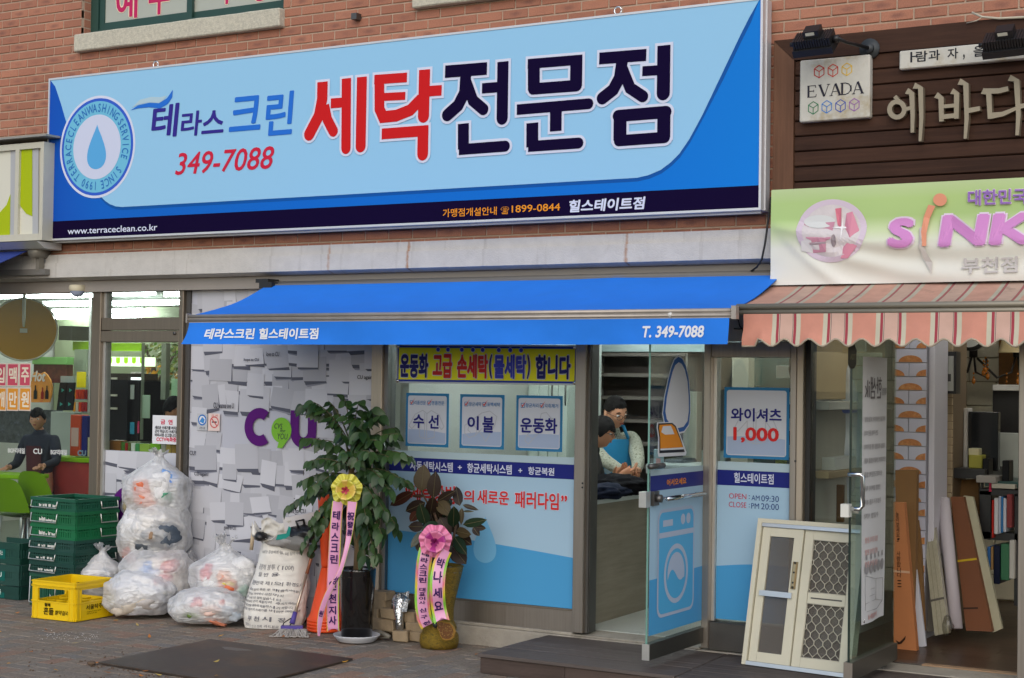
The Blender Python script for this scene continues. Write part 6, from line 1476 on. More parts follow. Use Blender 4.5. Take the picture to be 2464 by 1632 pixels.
part('core',MB().box(a.x,b.x,1.78,2.1,.12,2.45),flat('stone_core',120,104,84),sc_)
STN=mat('split_stone',C(186,168,138),.85,var=.14,vs=12,bump=.4,bs=60)
for k in range(44):
 z=.13+k*.052;x=a.x;j=0
 m_=MB()
 while x<b.x-.01:
  w=R0.uniform(.05,.075);m_.bbox(x+.001,min(x+w,b.x)-.001,1.75+R0.uniform(0,.018),1.779,z,z+.049,.003);x+=w
 part('stone',m_,STN,sc_)
fr_=root('framed_panel','slim black framed picture hung on the stone column','picture',(fp(*zN(1028,570),1.62).x,1.62,1.2))
ipart('frame',fr_,zN(960,570),zN(1095,225),1.62,.10,BLACK);ipart('picture',fr_,zN(1012,548),zN(1072,262),1.612,.007,flat('pic_grey',176,178,172));ipart('print',fr_,zN(1010,470),zN(1050,410),1.608,.003,flat('pic_dark',70,70,70))
bwl=root('block_wall','white washed block wall at the back of the kitchen shop','wall',(3.2,3.4,.12))
a,b=fp(*zN(1060,1300),3.4),fp(*zN(1420,100),3.4)
BLK=mat('white_block',C(206,200,178),.8,var=.07,vs=5,bump=.3,bs=40)
part('backing',MB().box(a.x-.4,4.58,3.43,3.5,.12,2.49),flat('block_joint',130,122,100),bwl)
for j in range(13):
 x=a.x-.4+(0 if j%2 else -.16)
 while x<4.55:
  w=R0.choice((.22,.30,.36));part('block',MB().bbox(max(x,a.x-.4)+.003,min(x+w,4.57)-.003,3.40+R0.uniform(0,.008),3.429,.13+j*.18+.003,.13+j*.18+.177,.006),BLK,bwl);x+=w
ibox('cork_board','brown cork board on the back wall under the right lamp shade','board',zN(1440,495),zN(1660,60),3.36,.03,mat('cork',C(120,82,40),.8,var=.15,vs=40))
IRON=mat('wrought_iron',(.02,.017,.015),.5,.5);AMB=mat('amber_glass',C(190,112,24),.1,spec=.8)
def sconce(px,label,shade):
 c=fp(*zN(px,215),3.0);r=root('wall_lamp',label,'lamp',tuple(c))
 arm=MB()
 for s,e in ((-1,.26),(1,.12)):arm.tube([c,c+Vector((s*.03,-.05,-.16)),c+Vector((s*.12,-.09,-.2)),c+Vector((s*e,-.1,-.06))],.009,7)
 arm.tube([c+Vector((0,0,.06)),c+Vector((0,0,-.05))],.03,10)
 part('arm',arm,IRON,r)
 d=MB()
 for (dx,dz,n_) in ((-.20,-.06,4),(-.05,-.17,6),(.03,-.17,3),(.10,-.08,4),(.13,-.08,5)):
  for k in range(n_):d.blob(c+Vector((dx,-.1,dz-.028*k)),(.008,.008,.010) if k<n_-1 else (.016,.016,.026),k,0,1,1)
 part('drop',d,AMB,r,kind='stuff')
 if shade:part('lamp_shade',MB().lathe(c+Vector((.02,-.06,-.02)),[(.14,0),(.09,.17)],20),flat('shade_cream',206,186,140),r)
sconce(1235,'wrought iron wall lamp with amber glass drops on the white block wall',False);sconce(1595,'wall lamp with a cream fabric shade and drops before the cork board',True)
ck_=root('wall_clock','round dark rimmed clock half hidden by the striped awning','clock',tuple(fp(*zN(1200,85),2.6)))
c=fp(*zN(1200,75),2.6);part('rim',MB().tube([c+Vector((0,0,0)),c+Vector((0,.06,0))],.125,28),mat('clock_rim',(.03,.03,.03),.3),ck_);part('face',disc(MB(),c-Vector((0,.003,0)),EX,EZ,.10,28),flat('clock_face',196,196,190),ck_);part('hand',MB().poly([c+Vector((-.006,-.006,0)),c+Vector((.006,-.006,0)),c+Vector((-.03,-.006,-.08))]),BLACK,ck_)
ibox('black_cabinet','large black cabinet below the cork board in the kitchen shop','cabinet',zN(1390,895),zN(1625,548),2.7,.5,BLACK)
ibox('paper_box','flat white patterned carton on top of the black cabinet','box',zN(1390,546),zN(1640,500),2.65,.3,mat('carton_white',C(206,204,198),.6,var=.06,vs=30));ibox('spray_can','blue capped can standing on the white carton','can',zN(1622,498),zN(1650,430),2.68,.06,flat('can_blue',60,130,190))
ibox('monitor','large dark glossy monitor seen at an angle on the desk','monitor',zN(1190,1195),zN(1440,722),2.0,.06,mat('screen_black',(.012,.014,.016),.08));ibox('whiteboard','pale grey board leaning right of the dark monitor','board',zN(1441,1340),zN(1640,896),2.3,.03,mat('board_pale',C(172,178,172),.4,var=.04))
for lab,bl,tr,Y,c in (('olive green upright box beside the stone column',(1066,1190),(1128,792),2.1,(98,104,24)),('tan carton on top of the olive green box',(1066,790),(1146,682),2.1,(176,150,96)),('tall narrow white carton between the olive box and the monitor',(1130,1190),(1158,800),2.08,(196,194,184)),('white pole shaped pack with red print left of the monitor',(1150,1190),(1190,690),2.02,(206,204,200)),('yellow green stack of note pads on the desk',(1195,1180),(1305,1076),1.9,(164,160,72)),('loose white papers on the yellow pads',(1192,1076),(1278,1022),1.92,(202,196,162)),('black printer edge on the desk under the pads',(1310,1240),(1360,1105),1.85,(18,18,20)),('black spray bottle on the desk right of the monitor',(1470,1300),(1528,1120),1.8,(14,14,18))):
 ibox('box',lab,'box',zN(*bl),zN(*tr),Y,.12,flat('kb_%d_%d_%d'%c,*c))
dk=root('desk','black desk with papers inside the kitchen shop','desk',(fp(*zN(1200,1250),1.8).x,1.8,.12))
ipart('top',dk,zN(1066,1262),zN(1330,1192),1.8,.6,BLACK);ipart('top',dk,zN(1330,1330),zN(1660,1300),1.75,.6,mat('desk_green',(.01,.05,.045),.3));ipart('paper',dk,zN(1385,1345),zN(1575,1318),1.7,.3,flat('desk_paper',176,172,158));ipart('leg',dk,zN(1290,1900),zN(1310,1262),1.8,.03,BLACK)
ibox('parcel','flat white carton with red end on the desk edge','box',zN(1255,1300),zN(1420,1250),1.7,.2,flat('parcel_grey',150,146,140))
bc=root('bookcase','low black bookcase with coloured binders at the right of the kitchen shop','bookcase',(fp(*zO(1200,830),1.75).x,1.75,.12))
for (bl,tr) in (((1030,480),(1379,440)),((1030,130),(1379,100)),((1030,470),(1120,105)),((1300,1000),(1379,130))):ipart('board',bc,zO(*bl),zO(*tr),1.75,.3,BLACK)
ipart('red_edge',bc,zO(1105,108),zO(1123,42),1.74,.01,flat('edge_red',200,40,80))
for lab,x0,x1,y0,y1,c in (('red',1125,1142,470,175,(176,40,32)),('white wide',1143,1178,440,160,(196,196,200)),('pale grey',1179,1198,435,145,(170,176,190)),('bright blue',1199,1213,430,150,(50,120,180)),('white thin',1214,1240,425,160,(190,194,204)),('dark red',1242,1285,390,130,(130,60,60)),('white low shelf',1262,1305,790,490,(186,184,176)),('green and white',1195,1262,800,520,(60,110,80)),('navy low shelf',1140,1190,830,530,(24,30,52)),('blue low shelf',1090,1115,700,540,(60,110,170)),('brown low shelf',1116,1138,720,540,(150,120,80))):
 ibox('binder',lab+' upright binder on the black bookcase','binder',zO(x0,y0),zO(x1,y1),1.70,.22,flat('bk_%d_%d_%d'%c,*c))
def lean(name,label,cat,quad,Y0,Y1,th,mm,extra=None,group=None):
 """a long flat package: corners bottom-left, bottom-right, top-right, top-left; foot at Y0, head at Y1"""
 a,b=fp(*zO(*quad[0]),Y0),fp(*zO(*quad[1]),Y0);c,d=fp(*zO(*quad[2]),Y1),fp(*zO(*quad[3]),Y1)
 r=root(name,label,cat,tuple((a+b)/2),group)
 m_=MB();V=Vector((0,th,0));m_.add([a,b,c,d,a+V,b+V,c+V,d+V],[(0,1,2,3),(7,6,5,4),(1,0,4,5),(2,1,5,6),(3,2,6,7),(0,3,7,4)])
 part('body',m_,mm,r)
 f=lambda u,v,o=.003:(a.lerp(b,u)).lerp(d.lerp(c,u),v)+Vector((0,-o,0))
 return r,f
KRA=mat('kraft_card',C(176,112,66),.75,var=.07,vs=6,bump=.08,bs=80);KRB=mat('kraft_dark',C(126,92,52),.75,var=.08,vs=5);KRC=mat('kraft_brown',C(112,66,36),.75,var=.1,vs=5);FOAM=mat('white_sheet',C(190,192,202),.6,var=.04,vs=4);FOAM2=mat('cream_sheet',C(172,168,142),.6,var=.05,vs=5);WRAP=mat('wrapped_bars',C(166,162,142),.25,var=.15,vs=9,stretch=(20,20,1),coat=.6)
KINK=flat('pen_ink',52,34,24)
lean('carton','wide dull tan carton standing behind the handwritten one','carton',((395,1330),(520,1330),(540,-60),(370,-60)),.95,1.1,.05,KRB)
r,f=lean('carton','tall orange brown carton with black handwriting by the open kitchen door','carton',((356,1362),(540,1368),(440,195),(356,190)),.78,.86,.05,KRA)
for s,v0,v1 in (('눌',.90,.935),('러',.868,.9),('보',.832,.866),('세',.80,.83),('요',.768,.798),('!',.735,.76),('사',.64,.672),('랑',.602,.637),('합',.565,.60),('니',.53,.562),('다',.495,.528),('.',.47,.478),('.',.45,.458),('.',.43,.438)):
 part('handwriting',tmap(MB(),s,lambda u,v:f(.22+.016*(1-v)+.26*u,v0+(v1-v0)*v),shear=.1,bold=.01),KINK,r)
part('print_mark',MB().poly([f(u,v) for u,v in ((.10,.08),(.28,.066),(.42,.085),(.58,.11),(.54,.085),(.36,.055),(.22,.05))]),KINK,r);part('tape',MB().poly([f(-.0,.53),f(1,.525),f(1,.54),f(0,.545)]),flat('clear_tape',196,160,130),r)
lean('foam_sheet','thin white sheet leaning right of the handwritten carton','sheet',((545,1328),(612,1318),(490,330),(440,300)),.95,1.1,.02,FOAM);lean('carton','narrow dull brown carton behind the white sheet','carton',((500,1200),(600,1200),(560,330),(495,340)),1.1,1.25,.04,KRB)
r,f=lean('wrapped_bars','bundle of cream bars wrapped in clear plastic and tied with grey bands','bundle',((680,1235),(790,1215),(630,20),(548,30)),1.15,1.4,.05,WRAP)
for v in (.22,.86):part('band',MB().poly([f(-.02,v-.006,.004),f(1.02,v-.002,.004),f(1.02,v+.012,.004),f(-.02,v+.008,.004)]),flat('band_grey',92,88,82),r)
for u in (.3,.62):part('seam',MB().poly([f(u,0,.0035),f(u+.03,0,.0035),f(u+.03,1,.0035),f(u,1,.0035)]),flat('seam_shade',128,122,100),r)
part('plastic_end',MB().blob(f(.8,.02)+Vector((.02,-.02,.03)),(.035,.03,.06),4,.4,2.5,2),glass_mat('clear_wrap',(.8,.8,.78),1,.15),r)
lean('wrapped_bars','thin grey wrapped bars behind the plastic bundle','bundle',((610,1205),(675,1200),(560,60),(545,60)),1.3,1.5,.03,mat('bars_grey',C(120,114,104),.5))
a,b=fp(*zO(850,1195),1.25),fp(*zO(748,165),1.5);wr_=(fp(*zO(900,1195),1.25).x-fp(*zO(800,1195),1.25).x)/2
r=root('paper_roll','long white paper roll leaning left of the brown carton','roll',tuple(a));part('roll',MB().tube([a+Vector((0,0,.01)),b],wr_,18),mat('roll_white',C(186,178,184),.55,var=.03),r)
r,f=lean('carton','wide reddish brown carton with yellow strap leaning at the back','carton',((925,1195),(1130,1205),(905,150),(805,150)),1.35,1.6,.06,KRC)
part('strap',MB().poly([f(-.01,.505,.004),f(1.02,.525,.004),f(1.02,.54,.004),f(-.01,.52,.004)]),flat('strap_yellow',190,160,30),r);part('print_mark',MB().poly([f(.0,.155),f(.62,.163),f(.62,.175),f(0,.168)]),KINK,r)
lean('foam_sheet','long pale cream sheet leaning right of the reddish brown carton','sheet',((1135,1212),(1208,1180),(980,150),(905,140)),1.4,1.65,.03,FOAM2)
lean('carton','folded brown carton flaps above the leaning packages','carton',((720,300),(1030,330),(1020,10),(790,20)),1.9,2.0,.05,KRB)
wx_=1.8365
def wside(name,label,cat,y0,y1,z0,z1,d,c):return solo(name,MB().bbox(wx_,wx_+d,y0,y1,z0,z1,.003),mat('ws_%d_%d_%d'%c,C(*c),.7,var=.05),label,cat)
wside('blind','beige roller blind on the side wall behind the kitchen window left of the open door','blind',.31,1.9,1.62,2.45,.012,(176,154,116));wside('shelf_board','pale upper shelf board along the side wall behind the kitchen window','shelf',.31,1.9,1.56,1.61,.12,(206,202,192))
wside('side_board','grey beige board on the side wall between two shelves behind the kitchen window','board',.31,1.9,1.20,1.555,.010,(172,166,152));wside('shelf_board','lower tan shelf board along the side wall behind the kitchen window','shelf',.31,1.9,1.155,1.195,.12,(168,146,112));wside('side_board','pale lower board on the side wall under the tan shelf','board',.31,1.9,.2,1.15,.008,(188,184,172))
wside('paper_roll','white roll end lying on the tan shelf behind the kitchen window','roll',.5,.9,1.196,1.27,.09,(206,206,202))
r=root('plastic_sack','crumpled white plastic wrapped bundle behind the kitchen window','bundle',tuple(fp(*zN(150,1100),1.0)))
part('sheet',MB().blob(fp(*zN(150,850),1.0),(.14,.1,.5),6,.3,1.6,4),mat('sack_white',C(186,190,198),.25,var=.08,coat=.5),r);part('blue_tie',MB().blob(fp(*zN(185,705),.9),(.075,.05,.022),2,.2,2,2),flat('tie_blue',110,130,214),r)
ibox('black_stand','black narrow stand with yellow print low behind the kitchen window','stand',zM(985,205),zM(1050,-120),.5,.03,flat('stand_brown',92,62,28));ibox('white_post','bright white post lit from above behind the kitchen door glass','post',zN(318,1300),zN(402,20),1.9,.1,mat('post_white',C(210,214,226),.5))
ibox('grey_board','tall grey panel standing left of the half moon column','panel',zN(405,1500),zN(575,20),1.7,.05,mat('panel_grey',C(140,142,134),.6,var=.08,vs=6))
# ================================================================== inside of the convenience store
CFZ=.06
part('shop_floor',MB().box(-8.9,-1.11,.21,4.6,.01,CFZ),flat('store_floor',120,124,112,.4),bld)
part('shop_ceiling',MB().box(-8.9,-1.11,.21,4.6,2.47,2.50),mat('store_ceiling',(.62,.66,.6),.8),bld)
part('store_wall',MB().box(-8.95,-8.85,.2,4.6,0,2.5),INNER,bld)
part('store_back_panel',MB().box(-8.8,-5.0,4.50,4.58,.07,2.46),flat('store_wall_green',150,160,130),bld)
CT=mat('store_tube',(.9,.95,1),.5,emit=(.93,1.0,.98),es=34.0)
for i,(p,q) in enumerate((((-60,240),(730,207)),((330,287),(685,283)),((390,344),(655,342)),((400,387),(655,385)),((795,206),(1170,205)),((1240,212),(1400,210)),((810,281),(1400,277)),((805,341),(1080,336)),((805,383),(1068,379)),((690,383),(740,383)),((690,420),(740,420)),((690,450),(730,450)))):
 a,b=gp(*zD(*p),2.41),gp(*zD(*q),2.41);y=(a.y+b.y)/2
 y=min(y,4.3)
 x0,x1=fp(*zD(*p),y).x,fp(*zD(*q),y).x;z=min((fp(*zD(*p),y).z+fp(*zD(*q),y).z)/2,2.44)
 r=root('tube_lamp','lit white fluorescent tube under the convenience store ceiling','lamp',((x0+x1)/2,y,z),group='fluorescent tubes in the convenience store')
 part('fitting',MB().box(x0,x1,y-.03,y+.03,z+.025,z+.04),flat('lamp_white',225,228,226),r);part('tube',MB().tube([(x0+.01,y,z),(x1-.01,y,z)],.022,8),CT,r)
r=root('round_mirror','big round tan backed mirror hanging by a white rod inside the store window','mirror',tuple(fp(*zD(180,480),.75)))
c=fp(*zD(178,480),.75);vw=(CAM-c).normalized();vw.z*=.5;vw.normalize();vx=EZ.cross(vw).normalized();vz=vw.cross(vx)
rm=(fp(*zD(180,245),.75).z-fp(*zD(180,716),.75).z)/2
m_=MB();N=48
for k,(rr,d) in enumerate(((0,.012),(rm*.5,.009),(rm*.97,0))):
 m_.v+=[c+vx*rr*1.05*math.cos(2*math.pi*j/N)+vz*rr*math.sin(2*math.pi*j/N)+vw*d for j in range(N)]
for k in range(2):
 for j in range(N):m_.f.append([k*N+j,k*N+(j+1)%N,(k+1)*N+(j+1)%N,(k+1)*N+j]);m_.m.append(0);m_.sm.append(True)
part('back',m_,mat('mirror_tan',C(182,134,44),.7,spec=.1,var=.05,vs=3),r)
part('rim',MB().tube([c+vx*rm*1.05*math.cos(2*math.pi*j/N)+vz*rm*math.sin(2*math.pi*j/N) for j in range(N+1)],.008,6),flat('rim_pale',190,190,176),r)
part('rod',MB().tube([c+vz*(rm+.15)+vw*.03,c+vz*rm*.3+vw*.035,c+vz*.02+vw*.035],[.016,.014,.008],8).obox(c+vw*.03-vz*.01,vx,vz,vw,.03,.018,.012),flat('rod_white',196,200,190),r)
LIMEP=flat('lime_paint',142,190,20,.4);LIMED=flat('lime_plastic',112,150,16,.4);REDP=mat('counter_red',C(168,56,50),.4,var=.1,vs=14,stretch=(1,1,8))
r=root('red_counter','red fronted counter with lime green top behind the store window','counter',tuple(fp(*zD(540,1560),1.15)))
a,b=fp(*zE(330,420),1.15),fp(*zE(650,120),1.15)
part('front',MB().box(a.x,b.x+.25,1.15,1.7,CFZ,b.z-.04),REDP,r);part('top',MB().bbox(a.x-.03,b.x+.25,1.12,1.72,b.z-.039,b.z,.006),LIMEP,r)
r=root('green_table','lime green table at the store window with the boy leaning on it','table',tuple(fp(*zE(150,500),.55)))
a,b=fp(*zE(-200,250),.50),fp(*zE(328,222),.80);tz=b.z
part('top',MB().bbox(a.x-.5,b.x,.50,.80,tz-.035,tz,.008),LIMEP,r)
for x in (b.x-.12,b.x-1.0):part('leg',MB().tube([(x,.62,CFZ),(x,.62,tz-.036)],.018,8),ALU,r)
def chair(px,pz,Y,label):
 c=fp(*zE(px,pz),Y);r=root('plastic_chair',label,'chair',(c.x,Y+.2,CFZ),group='lime plastic chairs at the store window')
 s=c.z
 part('seat',MB().grid(lambda u,v:(c.x-.21+.42*u,Y+.02+.40*v,s+.03*(2*u-1)**2-.015*math.sin(math.pi*v)),8,6).grid(lambda u,v:(c.x-.21+.42*u,Y+.02+.40*v,s-.02+.03*(2*u-1)**2-.015*math.sin(math.pi*v)),8,6),LIMED,r)
 part('backrest',MB().grid(lambda u,v:(c.x+(.20-.05*v*v)*(2*u-1),Y-.06*v+.03*(2*u-1)**2*(1),s+.02+.27*v-.05*(2*u-1)**4*v),10,8),LIMED,r)
 for sx in (-1,1):
  for sy in (.06,.36):part('leg',MB().tube([(c.x+sx*.15,Y+sy,s-.02),(c.x+sx*.2,Y+sy+(.04 if sy>.2 else -.04),CFZ)],.010,6),ALU,r)
chair(60,490,.24,'lime green plastic chair with its back to the window, nearest the crates');chair(225,440,.40,'lime green plastic chair partly hidden beside the red counter')
def goods(lab,bl,tr,Y,c,nm='product_box',d=.1):return ibox(nm,lab,'box',zD(*bl),zD(*tr),Y,d,flat('gd_%d_%d_%d'%c,*c))
o=goods('orange red display carton on the lime counter top',(525,1432),(608,1125),1.2,(214,84,52));ipart('label',root('carton_label','pale label print on the orange red display carton','label',tuple(fp(*zD(560,1360),1.19))),zD(535,1360),zD(592,1222),1.193,.004,flat('lab_pink',214,180,168))
goods('dark blue display carton beside the orange red carton',(610,1436),(658,1132),1.2,(38,44,118));goods('dark blue narrow carton with a red top edge',(658,1285),(706,1140),1.25,(44,48,120));goods('cream carton with bottle pictures beside the dark blue carton',(657,1436),(705,1295),1.19,(198,186,150))
r=root('carton_lettering','pale letters printed on the dark blue display carton','lettering',tuple(fp(*zD(600,1430),1.18)));part('letter',tbox(MB(),'CU',zD(584,1432),zD(650,1392),1.18,bold=.05),flat('cu_blue',150,170,196),r)
hb=root('promo_board','flame shaped orange board with Hot lettering and dark bottles hanging in the store','board',tuple(fp(*zD(310,1030),1.6)))
P=[fp(*zD(x,y),1.6) for x,y in ((235,1030),(230,900),(240,830),(262,800),(300,815),(330,800),(352,820),(378,860),(392,915),(385,975),(372,1030))]
part('board',MB().prism([(p.x,1.6,p.z) for p in P],(0,.015,0)),mat('flame_print',C(226,150,56),.4,var=.1,vs=3,col2=C(206,66,34),c2s=3.5,c2t=.52),hb)
part('lettering',tbox(MB(),'Hot',zD(228,872),zD(345,792),1.588,bold=.03,shear=.25),flat('hot_white',232,226,214),hb)
for x,h,c in ((265,95,(36,42,34)),(318,80,(150,40,24)),(352,92,(30,26,22))):
 a=fp(*zD(x,1005),1.592);s=h/3.1354/FPX*(a-CAM).dot(FWD)
 part('printed_bottle',MB().poly([(a.x+dx*s,1.592,a.z+dz*s) for dx,dz in ((-.19,0),(.19,0),(.19,.6),(.07,.78),(.07,1.1),(-.07,1.1),(-.07,.78),(-.19,.6))]),flat('bot_%d_%d_%d'%c,*c),hb)
rk=root('card_rack','black gift card rack with small coloured triangles standing in the store','rack',tuple(fp(*zD(490,1090),1.7)))
for k,(x,y) in enumerate(((438,1090),(500,1090),(450,985),(508,985))):
 P=[fp(*zD(*q),1.7+.05*(k>1)) for q in ((x-12,y),(x+42,y),(x+54,y-105),(x+2,y-105))];Y=1.7+.05*(k>1)
 part('card',MB().prism([(p.x,Y,p.z) for p in P],(0,.02,0)),flat('card_black',26,28,30),rk)
 T_=[fp(*zD(*q),Y-.004) for q in ((x+14,y-32),(x+14,y-62),(x+36,y-47))];part('print',MB().poly([(p.x,Y-.004,p.z) for p in T_]),flat('card_teal',60,150,140),rk)
ipart('header',rk,zD(456,882),zD(556,832),1.78,.02,flat('rack_head',150,160,156))
ibox('yellow_poster','bright yellow sheet hanging beside the black card rack','poster',zD(575,918),zD(648,800),2.2,.01,flat('sheet_yellow',226,206,20))
shf=root('snack_shelf','low snack shelf with red and orange packs behind the counter','shelf',tuple(fp(*zD(600,1110),2.3)))
for y in (1100,1005):ipart('board',shf,zD(540,y+8),zD(655,y),2.3,.2,flat('shelf_steel',160,166,164))
rr_=random.Random(4)
for y in (1100,1005):
 for k in range(5):
  c=rr_.choice(((200,60,30),(220,150,40),(190,180,160),(150,30,34),(70,90,40)));ibox('snack_pack','small snack pack on the shelf behind the store counter','pack',zD(546+k*22,y),zD(565+k*22,y-72),2.29,.08,flat('sn_%d_%d_%d'%c,*c),'snack packs on the store shelf')
ibox('post','silver round post in front of the store shelves','post',zD(655,1110),zD(690,195),1.9,.06,ALU,bev=.02)
ibox('wall_stripe','lime stripe along the store wall','stripe',zD(545,636),zD(724,572),3.6,.02,LIMEP);ibox('wall_cabinet','dark grey wall cabinet under the store ceiling','cabinet',zD(440,560),zD(540,452),3.4,.3,flat('cab_dark',48,54,50));ibox('wall_panel','pale green wall panel in the store','panel',zD(556,830),zD(655,630),3.5,.05,flat('pan_green',168,182,160))
ibox('cigarette_rack','red and brown packed rack above the boy in the store','rack',zD(250,880),zD(500,745),3.2,.1,mat('rack_pack',C(96,40,30),.6,var=.5,vs=18,col2=C(100,84,34),c2s=9,c2t=.5));ibox('rack_canopy','lit lime and cream canopy strip above the packed rack','canopy',zD(240,742),zD(505,688),3.15,.1,flat('canopy_green',130,190,110));ibox('stocked_shelving','dark stocked shelving behind the boy','shelf',zD(-30,1330),zD(420,1090),2.6,.1,mat('stock_dark',(.05,.06,.06),.5,var=.8,vs=22,col2=(.12,.15,.2),c2s=12,c2t=.55));ibox('drink_fridge','pale grey drink fridge front behind the boy','fridge',zD(375,1440),zD(560,1105),2.0,.1,flat('fridge_grey',150,160,150))
ibox('wall_band','lime band on the wall seen above the store door glass','stripe',zD(805,642),zD(1062,583),2.6,.02,LIMEP)
lc=root('light_canopy','lit lime and white scalloped canopy light above the coffee machines','lamp',tuple(fp(*zD(930,755),2.5)))
ipart('box',lc,zD(805,755),zD(1062,688),2.5,.2,mat('canopy_lit',(.85,.9,.8),.4,emit=(.80,.95,.62),es=1.6))
for k in range(5):
 x=812+k*60;a,b=fp(*zD(x,738),2.49),fp(*zD(x+32,690),2.49);part('stripe',MB().poly([(a.x,2.494,b.z),(a.x,2.494,a.z+.02)]+[((a.x+b.x)/2+(b.x-a.x)/2*math.cos(q),2.494,a.z+.02-.02*math.sin(q)) for q in [math.pi-math.pi*j/8 for j in range(9)]]+[(b.x,2.494,b.z)]),mat('canopy_lit_green',C(140,190,20),.4,emit=C(140,190,20),es=1.2),lc)
cm=root('coffee_machine','tall black coffee machine cabinet inside the store door','machine',tuple(fp(*zD(930,1310),2.2)))
ipart('body',cm,zD(806,1320),zD(965,812),2.2,.4,flat('machine_black',22,22,22));ipart('body',cm,zD(965,1320),zD(1052,870),2.25,.4,flat('machine_black',22,22,22))
for y in (848,975,1075):ipart('light_bar',cm,zD(832,y+8),zD(882,y-6),2.19,.008,flat('bar_pale',180,176,160))
ipart('paper',cm,zD(925,1004),zD(1012,898),2.235,.008,flat('mach_paper',160,166,160));ipart('glow',cm,zD(966,860),zD(1058,842),2.24,.05,mat('mach_glow',(.9,.9,.9),.4,emit=(.9,.95,.95),es=1.5));ipart('screen',cm,zD(975,1268),zD(1012,1180),2.24,.008,flat('mach_cyan',60,150,180));ipart('screen',cm,zD(1036,1262),zD(1050,1172),2.24,.008,flat('mach_mag',190,60,100))
ibox('helmet_toy','small round white and red container on the coffee machine','container',zD(978,842),zD(1020,800),2.3,.1,flat('toy_white',214,206,196),bev=.03)
ibox('mint_panel','pale mint upright panel behind the child at the store door','panel',zD(1286,1135),zD(1370,852),1.9,.03,flat('mint_pan',160,196,158));ibox('inner_post','grey green upright frame post behind the store door glass','post',zD(1208,1010),zD(1255,583),2.3,.06,flat('ipost',120,128,112));ibox('inner_post','thin pale frame edge beside the coffee machine','post',zD(1056,1310),zD(1070,583),2.1,.04,flat('ipost2',150,158,140));ibox('faded_poster','faded pale notice on the inner glass by the store door','poster',zD(1068,1150),zD(1132,975),2.12,.01,flat('fposter',150,170,150))
ibox('inner_board','pale low board behind the goods at the store door','panel',zD(1060,1420),zD(1370,1200),2.6,.03,flat('iboard',150,166,140))
for k,(x0,x1,y0,c) in enumerate(((798,822,1325,(186,178,140)),(825,908,1318,(122,80,34)),(912,938,1330,(70,110,40)),(940,960,1335,(150,44,34)),(962,982,1332,(88,96,40)),(985,1015,1338,(196,200,186)),(1017,1048,1340,(70,140,80)),(1050,1128,1345,(148,176,70)),(1130,1208,1342,(130,186,40)),(1212,1250,1342,(196,190,170)),(1252,1288,1345,(206,176,90)),(1290,1325,1346,(190,150,70)),(1327,1362,1348,(206,190,130)))):
 names=('cream','brown fruit printed','green','red','olive','white','green and white','pale lime','bright lime','white labelled','yellow','ochre','pale yellow')
 goods('%s drink pack in the row at the foot of the store door glass'%names[k],(x0,1425),(x1,y0),.22,c,'drink_pack',.08)
ibox('goods_shelf','narrow shelf carrying the row of drink packs inside the store door','shelf',zD(795,1436),zD(1366,1426),.2,.14,flat('shelf_steel',160,166,164))
r=root('street_tree','autumn tree with yellow and green leaves seen through the store','tree',tuple(fp(*zD(1180,1100),3.6)))
part('trunk',MB().tube([fp(*zD(1160,1320),3.7),fp(*zD(1180,1000),3.7),fp(*zD(1150,700),3.7)],[.05,.04,.02],7).tube([fp(*zD(1180,900),3.7),fp(*zD(1330,640),3.75)],.015,5).tube([fp(*zD(1170,800),3.7),fp(*zD(1090,600),3.7)],.015,5),flat('bark',70,60,50),r)
lv=[MB(),MB(),MB()]
for k in range(700):
 x,y=R0.uniform(1065,1375),R0.uniform(583,1180);p=fp(*zD(x,y),R0.uniform(3.5,4.1))
 ye=math.exp(-((x-1150)/60)**2-((y-800)/70)**2)+math.exp(-((x-1330)/40)**2-((y-830)/40)**2)
 if noise.noise(p*5)<-.12 and ye<.4:continue
 j=0 if ye>R0.uniform(.15,.7) else (1 if y>820 or R0.random()<.5 else 2)
 n=Vector((R0.gauss(0,1),-1.2,R0.gauss(0,1))).normalized();e=n.orthogonal().normalized();g=n.cross(e);s=R0.uniform(.02,.045)
 lv[j].poly([p-e*s,p-g*s*.5,p+e*s,p+g*s*.5])
for m_,c in zip(lv,((212,150,40),(74,110,40),(128,134,70))):part('foliage',m_,flat('lf_%d_%d_%d'%c,*c),r)
# ================================================================== people
SKIN=mat('skin',C(206,150,118),.55);SKIN2=mat('skin_warm',C(200,142,108),.55);HAIR=mat('black_hair',(.008,.007,.007),.65,spec=.12,bump=.4,bs=220);LIP=mat('lip',C(150,74,66),.5);EYEW=flat('eye_white',220,216,210);EYED=flat('eye_dark',24,18,16,.2)
def skinmesh(verts,edges,radii,sub=2,root_i=0):
 me=bpy.data.meshes.new('body');me.from_pydata([tuple(v) for v in verts],edges,[]);o=bpy.data.objects.new('body',me)
 md=o.modifiers.new('skin','SKIN');md.use_smooth_shade=True;md.branch_smoothing=.3
 for i,r in enumerate(radii):me.skin_vertices[0].data[i].radius=(r if isinstance(r,tuple) else (r,r))
 me.skin_vertices[0].data[root_i].use_root=True
 s=o.modifiers.new('sub','SUBSURF');s.levels=sub;s.render_levels=sub
 out=baked(o);bpy.data.meshes.remove(me);return out
def add_mesh(mb,me,m=0,xf=None):return mb.add([(xf @ v.co if xf else v.co.copy()) for v in me.vertices],[list(p.vertices) for p in me.polygons],m,True)
